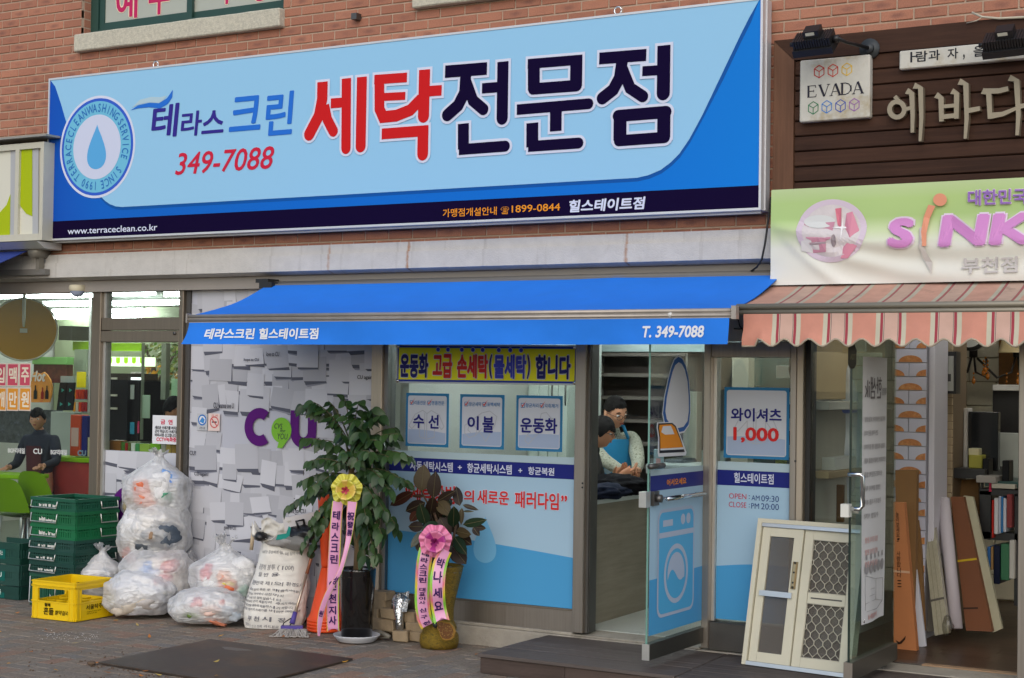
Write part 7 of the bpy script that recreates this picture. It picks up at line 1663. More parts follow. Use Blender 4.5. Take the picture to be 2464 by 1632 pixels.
def headmesh(mb,c,fw,up,s=1.0,m=0):
 """head with brow, nose, mouth line, chin and ears; c is the middle of the head"""
 fw=(fw-up*fw.dot(up)).normalized();rt=fw.cross(up).normalized()
 N,K=36,26;vs=[]
 for k in range(K+1):
  th=math.pi*k/K;z=math.cos(th)
  for j in range(N):
   ph=2*math.pi*j/N;x=math.sin(th)*math.cos(ph);y=math.sin(th)*math.sin(ph)
   wx,wy,wz=.098,.077,.120
   if z<0:wy*=1-.30*(-z)**1.3;wx*=1-.10*(-z)
   px,py,pz=x*wx,y*wy,z*wz
   if x>0:
    fy=abs(y)
    nose=math.exp(-(y/.16)**2)*math.exp(-((z+.12)/.15)**2);px+=.022*nose
    px+=.006*math.exp(-(y/.14)**2)*math.exp(-((z-.08)/.12)**2)
    px+=.004*math.exp(-((z-.24)/.09)**2)*math.exp(-(fy/.5)**2)
    px-=.011*math.exp(-((z-.07)/.10)**2)*math.exp(-((fy-.42)/.2)**2)
    px+=.006*math.exp(-((z+.40)/.08)**2)*math.exp(-(fy/.25)**2)
    px+=.010*math.exp(-((z+.78)/.16)**2)*math.exp(-(fy/.3)**2)
   else:px*=1.02;pz+=.004*(1-abs(z))
   vs.append(c+(fw*px+rt*py+up*pz)*s)
 fs=[[k*N+j,k*N+(j+1)%N,(k+1)*N+(j+1)%N,(k+1)*N+j] for k in range(K) for j in range(N)]
 mb.add(vs,fs,m,True)
 for sg_ in (-1,1):
  ec=c+(rt*sg_*.078+up*(-.008)-fw*.006)*s
  mb.blob(ec,(1,1,1),3,.0,1,2,m,fn=lambda p,d:(fw*(p.x*.018-.006*p.z)+rt*sg_*(p.y*.009+.004*abs(p.x))+up*(p.z*.033))*s)
def haircap(c,fw,up,s,front=.30,low=-.35,side=-.05,seed=1,fringe=0.0,vol=1.0):
 fw=(fw-up*fw.dot(up)).normalized();rt=fw.cross(up).normalized();mb=MB();N,K=56,30;vs=[]
 def lim(ph):
  a=abs(((ph+math.pi)%(2*math.pi))-math.pi)
  if a<.75:return front-fringe*(1-(a/.75)**2)+.03*math.sin(ph*23+seed)
  if a<1.35:t=(a-.75)/.6;return front*(1-t)+side*t+.02*math.sin(ph*19)
  if a<1.9:t=(a-1.35)/.55;return side*(1-t)+(side+.02)*t
  t=min(1,(a-1.9)/.6);return side*(1-t)+low*t
 for k in range(K+1):
  for j in range(N):
   ph=2*math.pi*j/N;zl=lim(ph);th=math.acos(max(-1,min(1,1+(zl-1)*(k/K))));z=math.cos(th);x=math.sin(th)*math.cos(ph);y=math.sin(th)*math.sin(ph)
   n_=1+.045*noise.noise(Vector((x*4+seed,y*4,z*3)))+.022*noise.noise(Vector((x*16,y*16+seed,z*5)))
   e=(1.0+.0*k) if k<K else .97
   zz=z
   wy=.0865*(1-.24*(-z)**1.3 if z<0 else 1)
   vs.append(c+(fw*(x*.106)+rt*(y*wy)+up*(zz*.132))*s*n_*e*vol)
 mb.add(vs,[[k*N+j,k*N+(j+1)%N,(k+1)*N+(j+1)%N,(k+1)*N+j] for k in range(K) for j in range(N)],0,True)
 return mb
def face_parts(par,c,fw,up,s=1.0,look=0.0,mouth=.4):
 fw=(fw-up*fw.dot(up)).normalized();rt=fw.cross(up).normalized()
 P=lambda f,r,u:c+(fw*f+rt*r+up*u)*s
 for sg_ in (-1,1):
  part('eye',MB().blob(P(.079,sg_*.031,.010),(.0135*s,.0135*s,.008*s),1,0,1,2).blob(P(.0895,sg_*.031+look,.009),(.006*s,.0065*s,.0058*s),1,0,1,2,1),[EYEW,EYED],par)
  br=MB();br.tube([P(.090,sg_*.016,.031),P(.0895,sg_*.032,.037),P(.078,sg_*.050,.031)],[.0032*s,.0042*s,.002*s],6);part('eyebrow',br,HAIR,par)
 part('mouth',MB().blob(P(.093,0,-.052),(.006*s,.020*s,(.004+.010*mouth)*s),1,0,1,2,0,rot=Matrix((fw,rt,up)).transposed()),LIP if mouth<.6 else flat('mouth_dark',66,28,28),par)
def hand(mb,wrist,d,palm_n,s=1.0,curl=.5,m=0,left=False):
 """palm, four unequal bent fingers and a thumb that leaves the side of the palm"""
 d=d.normalized();palm_n=(palm_n-d*palm_n.dot(d)).normalized();sd=d.cross(palm_n)*(1 if left else -1)
 V=[wrist-d*.02*s,wrist+d*.03*s,wrist+d*.075*s];Rr=[.024*s,.028*s,.030*s];
 body=MB().tube([wrist-d*.025*s,wrist],.024*s,8)
 me=skinmesh(V,[(0,1),(1,2)],[(.019*s,.026*s),(.017*s,.036*s),(.015*s,.039*s)],2);add_mesh(mb,me,m)
 for k,(o,ln) in enumerate(((.030,.070),(.010,.078),(-.011,.073),(-.030,.056))):
  b=wrist+d*.070*s+sd*o*s;c1,c2,c3=[curl*x for x in (.7,1.4,2.0)]
  rot=lambda a:d*math.cos(a)+palm_n*math.sin(a)
  p1=b+rot(c1*.6)*ln*.45*s;p2=p1+rot(c2*.8)*ln*.32*s;p3=p2+rot(c3*.8)*ln*.25*s
  add_mesh(mb,skinmesh([b-d*.02*s,b,p1,p2,p3],[(0,1),(1,2),(2,3),(3,4)],[.008*s,.0092*s,.0084*s,.0078*s,.0065*s],1),m)
 b=wrist+d*.018*s+sd*.026*s;t1=b+(d*.6+sd*.7+palm_n*.2).normalized()*.034*s;t2=t1+(d*.9+sd*.25+palm_n*.45).normalized()*.028*s;t3=t2+(d*.95+palm_n*.4).normalized()*.022*s
 add_mesh(mb,skinmesh([b-sd*.014*s,b,t1,t2,t3],[(0,1),(1,2),(2,3),(3,4)],[.011*s,.013*s,.0105*s,.0095*s,.0075*s],1),m)
def person(label,foot,H,face,lean_=0.0,hands=None,skin=SKIN,top=None,pants=None,hunch=0.0,headfw=None,headup=None,seat=False,shoulders=.20,top_label='shirt',zoff=0.0,hand_curl=.6,elbows=None,palm=None):
 """H is the standing height; returns (thing, head centre, forward, up, scale, chest info)"""
 s=H/1.72;fw=Vector((face[0],face[1],0)).normalized();rt=fw.cross(EZ)
 base=Vector(foot)
 r=root('person',label,'person',tuple(base))
 hipz=(.92-zoff)*s
 hip=base+EZ*hipz
 sp_=lambda t:hip+EZ*(t*s*math.cos(lean_*(.6+t)))+fw*(t*s*math.sin(lean_*(.6+t)))
 waist,chest,neck=sp_(.14),sp_(.36),sp_(.53)
 headc=neck+EZ*.140*s*math.cos(lean_+hunch)+fw*(.03+.150*math.sin(lean_+hunch))*s
 shl_,shr=chest+EZ*.10*s-rt*shoulders*s,chest+EZ*.10*s+rt*shoulders*s
 hl,hr_=hands if hands else (shl_-EZ*.55*s+fw*.1,shr-EZ*.55*s+fw*.1)
 def elbow(sh,h,sg_):
  L1=.30*s;L2=.27*s;d=(h-sh);D=min(d.length,(L1+L2)*.995);dn_=d.normalized();a=(L1*L1-L2*L2+D*D)/(2*D);hh=math.sqrt(max(0,L1*L1-a*a));pole=(rt*sg_*.5-EZ*.9-fw*.3);pole=(pole-dn_*pole.dot(dn_)).normalized();return sh+dn_*a+pole*hh,sh+dn_*D
 el,wl_=elbow(shl_,hl,-1);er,wr2=elbow(shr,hr_,1)
 kl,kr=base+EZ*.48*s-rt*.10*s+fw*(.04+zoff*.6),base+EZ*.48*s+rt*.10*s+fw*(.04+zoff*.6);al,ar=base+EZ*.08*s-rt*.10*s,base+EZ*.08*s+rt*.10*s
 tl_,tr_=al+fw*.14*s-EZ*.045*s,ar+fw*.14*s-EZ*.045*s
 V=[hip,waist,chest,neck,neck+EZ*.07*s+fw*.01,shl_,el,wl_,shr,er,wr2,hip-rt*.09*s-EZ*.04*s,kl,al,tl_,hip+rt*.09*s-EZ*.04*s,kr,ar,tr_]
 E_=[(0,1),(1,2),(2,3),(3,4),(2,5),(5,6),(6,7),(2,8),(8,9),(9,10),(0,11),(11,12),(12,13),(13,14),(0,15),(15,16),(16,17),(17,18)]
 q=lambda *a:[((x[0]*s,x[1]*s) if isinstance(x,tuple) else x*s) for x in a]
 Rs=q((.13,.10),(.125,.095),(.13,.10),.050,.050,.048,.042,.028,.055,.042,.028,.085,.055,.042,.035,.085,.055,.042,.035)
 me=skinmesh(V,E_,Rs,2)
 mb=MB();add_mesh(mb,me)
 hf_,hu_=(headfw or fw),(headup or (EZ*math.cos(lean_+hunch*.6)+fw*math.sin(lean_+hunch*.6))).normalized()
 headmesh(mb,headc,hf_,hu_,s)
 pn=palm or EZ
 hand(mb,wl_,(wl_-el).normalized()*.6+fw*.4,pn,s,hand_curl,left=True);hand(mb,wr2,(wr2-er).normalized()*.6+fw*.4,pn,s,hand_curl)
 part('body',mb,skin,r)
 k=1.13
 tv=[hip-EZ*.02,waist,chest,neck-EZ*.02*s,shl_,el,wl_+(el-wl_)*.06,shr,er,wr2+(er-wr2)*.06,neck+EZ*.045*s+fw*.01*s]
 tm=skinmesh(tv,[(0,1),(1,2),(2,3),(2,4),(4,5),(5,6),(2,7),(7,8),(8,9),(3,10)],q((.145,.115),(.14,.11),(.160,.128),.078,.072,.053,.040,.072,.053,.040,.068),2)
 part(top_label,add_mesh(MB(),tm),top,r)
 pmesh=skinmesh([hip,hip-rt*.09*s-EZ*.04*s,kl,al,hip+rt*.09*s-EZ*.04*s,kr,ar,hip+EZ*.06*s],[(0,1),(1,2),(2,3),(0,4),(4,5),(5,6),(0,7)],q((.145,.115),.10,.07,.062,.10,.07,.062,(.14,.11)),2)
 part('trousers',add_mesh(MB(),pmesh),pants,r)
 for a,t in ((al,tl_),(ar,tr_)):part('shoe',MB().tube([a-EZ*.03*s-fw*.05*s,a-EZ*.035*s+fw*.05*s,t+fw*.03*s],[.045*s,.05*s,.035*s],10),BLACK,r)
 return dict(r=r,c=headc,fw=hf_,up=hu_,s=s,chest=chest,neck=neck,waist=waist,rt=rt,f=fw,hip=hip,wl=wl_,wr=wr2,lean=lean_)
NAVYT=mat('trousers_navy',(.02,.022,.03),.8);BLKP=mat('trousers_black',(.013,.013,.014),.8)
KNIT=mat('patterned_knit',C(186,188,172),.85,spec=.1,col2=C(92,98,76),c2s=75,c2t=.49)
hy=1.58;hp=fp(1513,1146,hy);hp2=fp(1530,1134,hy+.03)
mf=fp(1462,1000,1.95)
man=person('man with glasses in a light blue apron over a patterned shirt, talking across the counter',(mf.x-.02,1.96,LFZ),1.72,(.62,-.62),lean_=.20,hunch=.30,hands=(hp2,hp),top=KNIT,pants=NAVYT,headfw=Vector((.86,-.42,-.10)),zoff=.21,hand_curl=.7,palm=Vector((-.2,-.3,.9)))
hc=fp(1470,1000,1.78)
r=man['r']
part('hair',haircap(man['c'],man['fw'],man['up'],man['s'],front=.52,low=-.25,side=.16,seed=2,vol=.985),HAIR,r)
face_parts(r,man['c'],man['fw'],man['up'],man['s'],look=.0,mouth=.45)
def glasses(d,par):
 c,s=d['c'],d['s'];f=(d['fw']-d['up']*d['fw'].dot(d['up'])).normalized();rt=f.cross(d['up']);u=d['up'];g=MB()
 for sg_ in (-1,1):
  o=c+(f*.106+rt*sg_*.033+u*.003)*s
  g.tube([o+(rt*.027*math.cos(q)+u*.017*math.sin(q))*s for q in [2*math.pi*k/16 for k in range(17)]],.0019*s,5);g.tube([o+rt*sg_*.026*s+u*.008*s,c+(rt*sg_*.085-f*.0+u*.012)*s],.0019*s,5)
 g.tube([c+(f*.108-rt*.008+u*.006)*s,c+(f*.108+rt*.008+u*.006)*s],.0019*s,5);part('glasses',g,BLACK,par)
glasses(man,r)
APR=mat('apron_blue',C(46,150,206),.7,var=.05,vs=9)
f_,rt_m,s_m=man['f'],man['rt'],man['s']
def aprf(u,v):
 base=man['hip'].lerp(man['chest']+EZ*.09,v);w=(.175 if v<.62 else .175-.035*((v-.62)/.38))
 a=(u-.5)*2*1.15;return base+f_*(.150+.015*(v>.5))*math.cos(a)*s_m*1.0+rt_m*w*1.05*math.sin(a)*s_m+f_*.012
part('apron',MB().grid(aprf,14,16),APR,r)
for sg_ in (.08,.92):part('apron_strap',MB().tube([aprf(sg_,1),man['neck']+rt_m*(sg_-.5)*.2+f_*.05+EZ*.02,man['neck']+rt_m*(sg_-.5)*.18-f_*.04+EZ*.03],.012,6),APR,r)
lt=MB()
for k,ch in enumerate('TERRACE'):
 q=math.radians(200-220*k/6);o_u,o_v=.60+.12*math.cos(q),.50+.13*math.sin(q);er=(math.cos(q),math.sin(q));et=(math.sin(q),-math.cos(q))
 tmap(lt,ch,lambda u,v:aprf(o_u+(er[0]*v*.05+et[0]*(u-.5)*.055),o_v+(er[1]*v*.06+et[1]*(u-.5)*.06))+f_*.006)
part('lettering',lt,FW,r);part('apron_print',MB().poly([aprf(.60+.075*math.cos(q),.49+.075*math.sin(q))+f_*.005 for q in [2*math.pi*k/16 for k in range(16)]]),flat('apron_pale',190,214,230),r)
wf=fp(1430,1040,1.30)
hpw=fp(1500,1140,1.30)
JACK=mat('flecked_jacket',(.02,.02,.022),.85,col2=C(170,170,162),c2s=30,c2t=.62,bump=.2,bs=60)
wom=person('woman with black tied hair and dark flecked jacket, seen sideways at the counter',(wf.x-.08,1.30,LFZ-.0),1.56,(.85,.25),lean_=.10,hunch=.22,hands=(fp(1480,1140,1.36),hpw),skin=SKIN2,top=JACK,pants=BLKP,headfw=Vector((.95,.18,-.28)),shoulders=.18,zoff=.24,top_label='jacket')
part('hair',haircap(wom['c'],wom['fw'],wom['up'],wom['s'],front=.30,low=-.75,side=-.25,seed=5,fringe=.12,vol=1.03).blob(wom['c']-wom['fw'].normalized()*.125*wom['s']-EZ*.03,(.045,.045,.07),3,.2,3,2),HAIR,wom['r'])
face_parts(wom['r'],wom['c'],wom['fw'],wom['up'],wom['s'],mouth=.2);glasses(wom,wom['r'])
bf=fp(*zD(300,1130),1.02)
JN=mat('boy_jacket',(.014,.018,.034),.8,bump=.15,bs=40)
b1=fp(*zD(65,1538),.80);b2=fp(*zD(318,1530),.76)
boy=person('boy in a dark navy jacket with a maroon front leaning on the lime green table',(bf.x,1.05,CFZ),1.36,(.12,-1),lean_=.06,hands=(b2+EZ*.02,b1+EZ*.02),skin=SKIN,top=JN,pants=NAVYT,headfw=Vector((.45,-.9,-.12)),shoulders=.19,top_label='jacket',hand_curl=.25,palm=Vector((0,0,-1)))
part('hair',haircap(boy['c'],boy['fw'],boy['up'],boy['s'],front=.40,low=-.45,side=-.05,seed=9,fringe=.22),HAIR,boy['r']);face_parts(boy['r'],boy['c'],boy['fw'],boy['up'],boy['s'],mouth=.5)
ap=lambda u,v:boy['hip'].lerp(boy['chest']+EZ*.02,v)+boy['f']*.145*boy['s']*math.cos((u-.5)*1.3)*1.0+boy['rt']*.10*(u-.5)*2*boy['s']
part('jacket_front',MB().grid(ap,8,10),mat('boy_maroon',C(72,22,30),.8),boy['r'])
kf=fp(*zD(1225,1080),1.2)
kid=person('child with black bowl cut hair behind the no smoking notice on the store door',(kf.x-.02,1.25,CFZ),1.40,(.9,.35),lean_=.05,hunch=.15,top=flat('kid_shirt',120,120,116),pants=NAVYT,skin=SKIN2,headfw=Vector((.9,.1,-.15)),shoulders=.17)
dz_=kf.z-kid['c'].z
kid['r'].location.z+=dz_;
part('hair',haircap(kid['c'],kid['fw'],kid['up'],kid['s'],front=.20,low=-.55,side=-.22,seed=11,fringe=.15,vol=1.05),HAIR,kid['r']);face_parts(kid['r'],kid['c'],kid['fw'],kid['up'],kid['s'])
# ================================================================== crates
def crate_mat(name,c):return mat(name,C(*c),.5,var=.10,vs=7,col2=tuple(x*.55 for x in C(*c)),c2s=5,c2t=.62)
GC=[crate_mat('crate_green_%d'%i,c) for i,c in enumerate(((22,84,62),(20,96,58),(16,104,62),(30,70,62),(18,64,54),(16,60,52),(24,80,60)))]
WIRE=mat('crate_wire',(.62,.62,.58),.35,.8);RESID=mat('torn_label',C(206,206,200),.7,var=.1)
FLc,FRc,BRc=gp(62,1455),gp(175,1470),gp(250,1440)
cxv=Vector((1,-.045,0)).normalized();cyv=Vector((.045,1,0)).normalized()
cO=Vector((-3.935,-.34,0));CWd,CDp=.47,.40
zst=[xp(x,y,cO.x+CWd).z for x,y in ((zV(690,178)),(zV(690,315)),(zV(690,475)),(zV(690,632)),(zV(690,765)),(zV(690,900)),(zV(690,1035)))]
lev=[zV(0,y)[1] for y in (178,318,478,634,768,902,1036,1175)]
zl=[fp(150,y,-.36).z for y in lev]
def green_crate(z0,z1,i,label):
 o=cO+Vector((R0.uniform(-.006,.006),R0.uniform(-.006,.006),0));P=lambda a,b,z:o+cxv*a+cyv*b+Vector((0,0,z))
 r=root('bread_crate',label,'crate',tuple(P(CWd/2,CDp/2,z0)),'green crates in the tall stack')
 h=z1-z0;m_=MB();t=.012
 def wall(a0,b0,a1,b1):
  d=(P(a1,b1,0)-P(a0,b0,0));L=d.length;d.normalize();n=d.cross(EZ)
  mid=(P(a0,b0,0)+P(a1,b1,0))/2
  m_.obox(mid+EZ*(z1-.013),d,n,EZ,L/2+.006,.014,.012);m_.obox(mid+EZ*(z0+.012),d,n,EZ,L/2,.008,.012);m_.obox(mid+EZ*(z1-.042),d,n,EZ,L/2,.009,.005)
  ns=int(L/.024);
  for k in range(ns):
   u=(k+.5)/ns-.5
   solid=k in (0,ns-1,ns//2) or k%6==5
   m_.obox(mid+d*u*L+EZ*(z0+z1)/2,d,n,EZ,.0125 if solid else .0075,.005,h/2-.02)
  m_.obox(mid+EZ*(z0+h*.35)-n*.004,d,n,EZ,L/2,.003,h*.22)
 wall(0,0,CWd,0);wall(CWd,0,CWd,CDp);wall(CWd,CDp,0,CDp);wall(0,CDp,0,0)
 part('shell',m_,GC[i],r)
 part('floor',MB().obox(P(CWd/2,CDp/2,z0+.01),cxv,cyv,EZ,CWd/2-.01,CDp/2-.01,.006),GC[i],r)
 for (a0,b0,a1,b1,nn) in ((.01,-.012,CWd*.62,-.018,-cyv),(CWd+.014,CDp*.55,CWd+.014,CDp*.95,cxv)):
  p,q=P(a0,b0,0)+EZ*(z1-.026),P(a1,b1,0)+EZ*(z1-.026);dn_=EZ*-(h-.05)+nn*.012
  part('wire_handle',MB().tube([p,p+nn*.004,p+dn_,q+dn_,q+nn*.004,q],.0045,6),WIRE,r)
 m_=MB();rr=random.Random(i*7+3)
 for k in range(5):
  u=.16+.36*k/5+rr.uniform(0,.04);hh=h*rr.uniform(.12,.34);w=rr.uniform(.008,.02);base=z0+.03
  a,b=P(CWd*u,-.0085,base),P(CWd*u+w*2,-.0085,base)
  m_.add([a,b,b+EZ*hh*.8+cxv*.003,(a+b)/2+EZ*hh*.62,a+EZ*hh],[(0,1,2,3,4)])
 part('torn_label',m_,RESID,r);return r
names_c=('topmost','second from the top','third from the top','fourth from the top','third from the ground','second from the ground','lowest')
zl[0]+=0
for i in range(7):
 z1=zl[i];z0=zl[i+1] if i<6 else 0.003
 if i<6:z0=zl[i+1]-.010
 green_crate(z0,z1-.004,i,'dark green ventilated crate with wire handle, %s of the tall stack'%names_c[i])
def deep_crate(k,label):
 zt_=fp(20,zV(0,(668,915,1150)[k])[1],-.2).z;zb_=fp(20,zV(0,(905,1140,1385)[k])[1],-.2).z
 if k==2:zb_=.002
 xr_=fp(*zV(248,800),-.2).x;x0=xr_-.46;r=root('deep_crate',label,'crate',(xr_-.23,0,zb_),'deep green crates at the left border');m_=MB();y0,y1=-.22,.06
 m_.box(x0,xr_,y0-.008,y0+.008,zt_-.05,zt_).box(xr_-.008,xr_+.008,y0+.009,y1,zt_-.05,zt_).box(x0,xr_,y0-.005,y0+.005,zb_,zb_+.05)
 m_.box(xr_-.005,xr_+.005,y0+.006,y1,zb_,zb_+.05).box(x0,xr_,y1+.001,y1+.012,zb_,zt_)
 xg=fp(*zV(68,800),-.22).x;xe=fp(*zV(145,800),-.22).x
 m_.box(x0,xg,y0-.004,y0+.005,zb_+.0505,zt_-.0505).box(xe,xr_-.006,y0-.004,y0+.005,zb_+.0505,zt_-.0505)
 n=5
 for j in range(n):z=zb_+.05+(zt_-zb_-.1)*(j+.5)/n;m_.box(xg+.0005,xe-.0005,y0-.003,y0+.003,z-.006,z+.006)
 for j in range(3):x=xg+(xe-xg)*(j+.5)/3;m_.box(x-.004,x+.004,y0-.0045,y0+.0025,zb_+.0505,zt_-.0505)
 for j in range(9):y=y0+.012+j*.03;m_.box(xr_-.004,xr_+.004,y,y+.014,zb_+.0505,zt_-.0505)
 part('shell',m_,GC[(4,3,5)[k]],r)
 ins=MB();ins.box(x0,xg-.002,y0-.0065,y0-.0045,(zb_+zt_)/2-.045,(zb_+zt_)/2+.045);part('label_plate',ins,flat('plate_teal',20,92,84),r)
 a=[('세탁',30),('CU',40),('식품',36)][k]
 p,q=fp(*zV(-30,0),-.22).x,fp(*zV((60,52,48)[k],0),-.22).x
 part('lettering',tmap(MB(),('BGF로지스','CU','식품')[k],lambda u,v:Vector((p+(q-p)*u,y0-.0085,(zb_+zt_)/2-.02+.04*v)),bold=.04),flat('crate_ink',196,206,200),r)
for k,lab in enumerate(('topmost','middle','lowest')):deep_crate(k,'deep dark green crate cut by the left border, %s of three'%lab)
Y0,Y1,Y2=gp(78,1487),gp(180,1498),gp(252,1480)
ex_=(Y1-Y0);YL=ex_.length;ex_.normalize();ey_=Vector((-ex_.y,ex_.x,0));YD=(Y2-Y1).dot(ey_);YH=xp(*zV(790,1130),Y1.x).z
YEL=mat('yellow_plastic',C(230,192,10),.42,var=.05,vs=6,col2=C(176,144,14),c2s=7,c2t=.66)
yc=root('beer_crate','bright yellow open plastic crate with dark printing standing before the green stack','crate',tuple((Y0+Y2)/2))
Q=lambda a,b,z:Y0+ex_*a+ey_*b+EZ*z
yw=MB()
def ywall(o,d,L,n):
 def bx(u0,u1,z0,z1,t0=-.006,t1=.006):yw.obox(o+d*(u0+u1)/2+EZ*(z0+z1)/2+n*(t0+t1)/2,d,n,EZ,(u1-u0)/2,(t1-t0)/2,(z1-z0)/2)
 zs1,zs2=YH*.48,YH*.80
 bx(0,L,0.004,zs1);bx(0,L,zs2,YH);bx(0,.055,zs1,zs2);bx(L-.055,L,zs1,zs2)
 for z in (zs1-.004,zs2+.015,YH-.035,YH-.006):bx(-.004,L+.004,z-.004,z+.004,-.011,-.006)
 for u in (.012,.05,L-.05,L-.012):bx(u-.004,u+.004,.004,YH-.04,-.010,-.0061)
 bx(0,L,.004,.016,-.010,-.0061)
ywall(Q(0,0,0),ex_,YL,ey_);ywall(Q(YL,0,0),ey_,YD,-ex_);ywall(Q(YL,YD,0),-ex_,YL,-ey_);ywall(Q(0,YD,0),-ey_,YD,ex_)
part('shell',yw,YEL,yc);part('floor',MB().obox(Q(YL/2,YD/2,.02),ex_,ey_,EZ,YL/2-.008,YD/2-.008,.006),YEL,yc)
yd=MB()
for k in (1,2,3):yd.obox(Q(YL*k/4,YD/2,YH*.25),ex_,ey_,EZ,.003,YD/2-.01,YH*.20)
for k in (1,2):yd.obox(Q(YL/2,YD*k/3,YH*.25),ex_,ey_,EZ,YL/2-.01,.003,YH*.20)
part('divider',yd,YEL,yc)
CI=flat('crate_print',62,50,12)
def ytx(s,u0,u1,z0,z1,side,**k):
 if side==0:fn=lambda u,v:Q(YL*(u0+(u1-u0)*u),-.0085,YH*(z0+(z1-z0)*v))
 else:fn=lambda u,v:Q(YL+.0085,YD*(u0+(u1-u0)*u),YH*(z0+(z1-z0)*v))
 part('lettering',tmap(MB(),s,fn,**k),CI,yc)
ytx('월매',.30,.44,.335,.43,0,bold=.05);ytx('흔들',.28,.52,.13,.32,0,bold=.03);ytx('쌀막걸리',.55,.88,.15,.27,0,bold=.02,shear=.2);ytx('서울탁주',.26,.70,.27,.40,1,bold=.02);ytx('서울탁주제조협회',.28,.66,.20,.235,1);ytx('한강연합',.28,.56,.155,.185,1)
# ================================================================== rubbish bags
FWH=Vector((FWD.x,FWD.y,0)).normalized()
BAGM=bag_mat('clear_bag');BAGW=bag_mat('white_bag',(.90,.91,.94),.40);BAGD=bag_mat('grey_bag',(.40,.40,.42),.55)
def mpp(P):return (Vector(P)-CAM).dot(FWD)/FPX
def bag(label,z,l,r_,t,b,Y,seed,mm,rub,depth=.8,amp=.13,ground=True,knot=None,lumps=9,flatb=.55,skew=0.0):
 pl,prr,pt,pb=z(l,0)[0],z(r_,0)[0],z(0,t)[1],z(0,b)[1]
 c=fp((pl+prr)/2,(pt+pb)/2,Y);k=mpp(c);hx,hz=(prr-pl)/2*k,(pb-pt)/2*k;hy=hx*depth
 if ground:c.z=max(c.z,hz+.0)
 r=root('rubbish_bag',label,'rubbish bag',(c.x,c.y,max(0,c.z-hz)))
 B=Matrix((RGT,FWH,EZ)).transposed();B.col[0]=Vector((RGT.x,RGT.y,0)).normalized()
 def fn(p,d):
  if p.z<-hz*flatb:p.z=-hz*flatb+(p.z+hz*flatb)*.25
  p.z=p.z*(2/(1+flatb+.11))+hz*(1-flatb-.11)/(1+flatb+.11)*-0.0
  p.x+=skew*(p.z/hz)*hx
  return p
 zoff=hz*(1-2*(flatb+.11)/(1+flatb+.11))*-1
 def shape(sc,sd,am,fr=2.1,sub=4):
  m_=MB();bm=bmesh.new();bmesh.ops.create_icosphere(bm,subdivisions=sub+1,radius=1);o=Vector((sd*3.1,sd*1.7,sd*5.3))
  for v in bm.verts:
   d=v.co.normalized();q=1+am*noise.noise(d*fr+o)+am*.55*noise.noise(d*fr*2.2+o)+am*.22*(1-2*abs(noise.noise(d*fr*4.6+o)))+am*.10*(1-2*abs(noise.noise(d*fr*9+o*2)))
   sq=.86;f=lambda a:math.copysign(abs(a)**sq,a)
   p=Vector((f(d.x)*hx*q,f(d.y)*hy*q,f(d.z)*hz*q))*sc
   if p.z<-hz*.80*sc:p.z=-hz*.80*sc+(p.z+hz*.80*sc)*.12
   p.z=p.z*1.10+.09*hz*sc-.0
   top=max(0,p.z/hz-.45)
   if knot:
    s_=1-.75*min(1,top/.6);p.x=p.x*s_+knot[0]*hx*min(1,top/.6)*1.0;p.y*=s_
   p.x+=skew*(p.z/hz)*hx
   v.co=B @ p+c
  for v in bm.verts:
   if ground and v.co.z<.004:v.co.z=.004
  return m_.frombm(bm,0,True)
 part('plastic_skin',shape(1.0,seed,amp),mm,r)
 rr=random.Random(seed*13+1)
 for j,(col,u,w,sx,sz) in enumerate(rub):
  fr_=math.sqrt(max(.1,1-min(.9,u*u+w*w)));cc=c+B @ Vector((u*hx*.9,-hy*.65*fr_,w*hz*.9));
  a,b_=sx*hx,sz*hz
  m_=MB().blob(cc,(a,hy*.40*fr_,b_),seed+j*2.3,.35,1.7,3,rot=B @ Matrix.Rotation(rr.uniform(-.5,.5),3,'Y'))
  for v in m_.v:v.z=max(v.z,.006)
  part('rubbish',m_,mat('rub_%d_%d_%d'%col,C(*col),.55,var=.22,vs=26,col2=tuple(min(1,x*.5+.28) for x in C(*col)),c2s=16,c2t=.56),r)
 core=shape(.78,seed+40,amp*1.3,2.6,3)
 part('rubbish',core,mat('rubbish_core_%d'%(seed%3),C(*((232,228,222),(226,228,230),(234,226,216))[seed%3]),.7,var=.12,vs=14,col2=C(196,172,158),c2s=6,c2t=.60),r)
 if knot:
  kc=c+B @ Vector((knot[0]*hx*1.0+skew*hx,0,hz*1.02));kk=knot[1]*hz;m_=MB()
  for s_ in range(knot[2]):
   a0=s_*2.1+seed;dirv=B @ Vector((math.cos(a0)*.75,-.2,.8)).normalized();e=B @ Vector((math.sin(a0),.3,-.2)).normalized()
   def g_(u,v,dirv=dirv,e=e,a0=a0):
    w=.10+.90*v;p=kc+dirv*kk*v+e*kk*.55*w*(u-.5)+(FWH*-1)*(.028*math.sin(u*17+a0)*v);p+=Vector((noise.noise(Vector((u*4,v*3,a0))),noise.noise(Vector((u*4,v*3,a0+5))),noise.noise(Vector((u*4,v*3,a0+9)))))*.028*v*(kk/.1);return p
   m_.grid(g_,18,10)
  m_.blob(kc,(.022,.022,.026),seed,.3,3,2)
  part('knot',m_,mm,r)
 return r
OR_,RD_,BL_,WH_,GR_,YE_,DK_,GN_,PKK=(206,104,62),(198,52,44),(120,160,214),(222,222,222),(96,104,112),(214,196,60),(52,56,62),(70,140,110),(220,130,140)
bag('clear rubbish bag with dark grey cloth inside, second from the top of the high pile',zU,370,950,520,1060,-.10,12,BAGM,[((66,78,92),.32,.08,.55,.48),((58,66,74),-.1,-.3,.45,.32),((150,120,90),.05,.12,.2,.2),(RD_,-.62,-.55,.28,.25),(WH_,-.55,.3,.4,.5)],amp=.10)
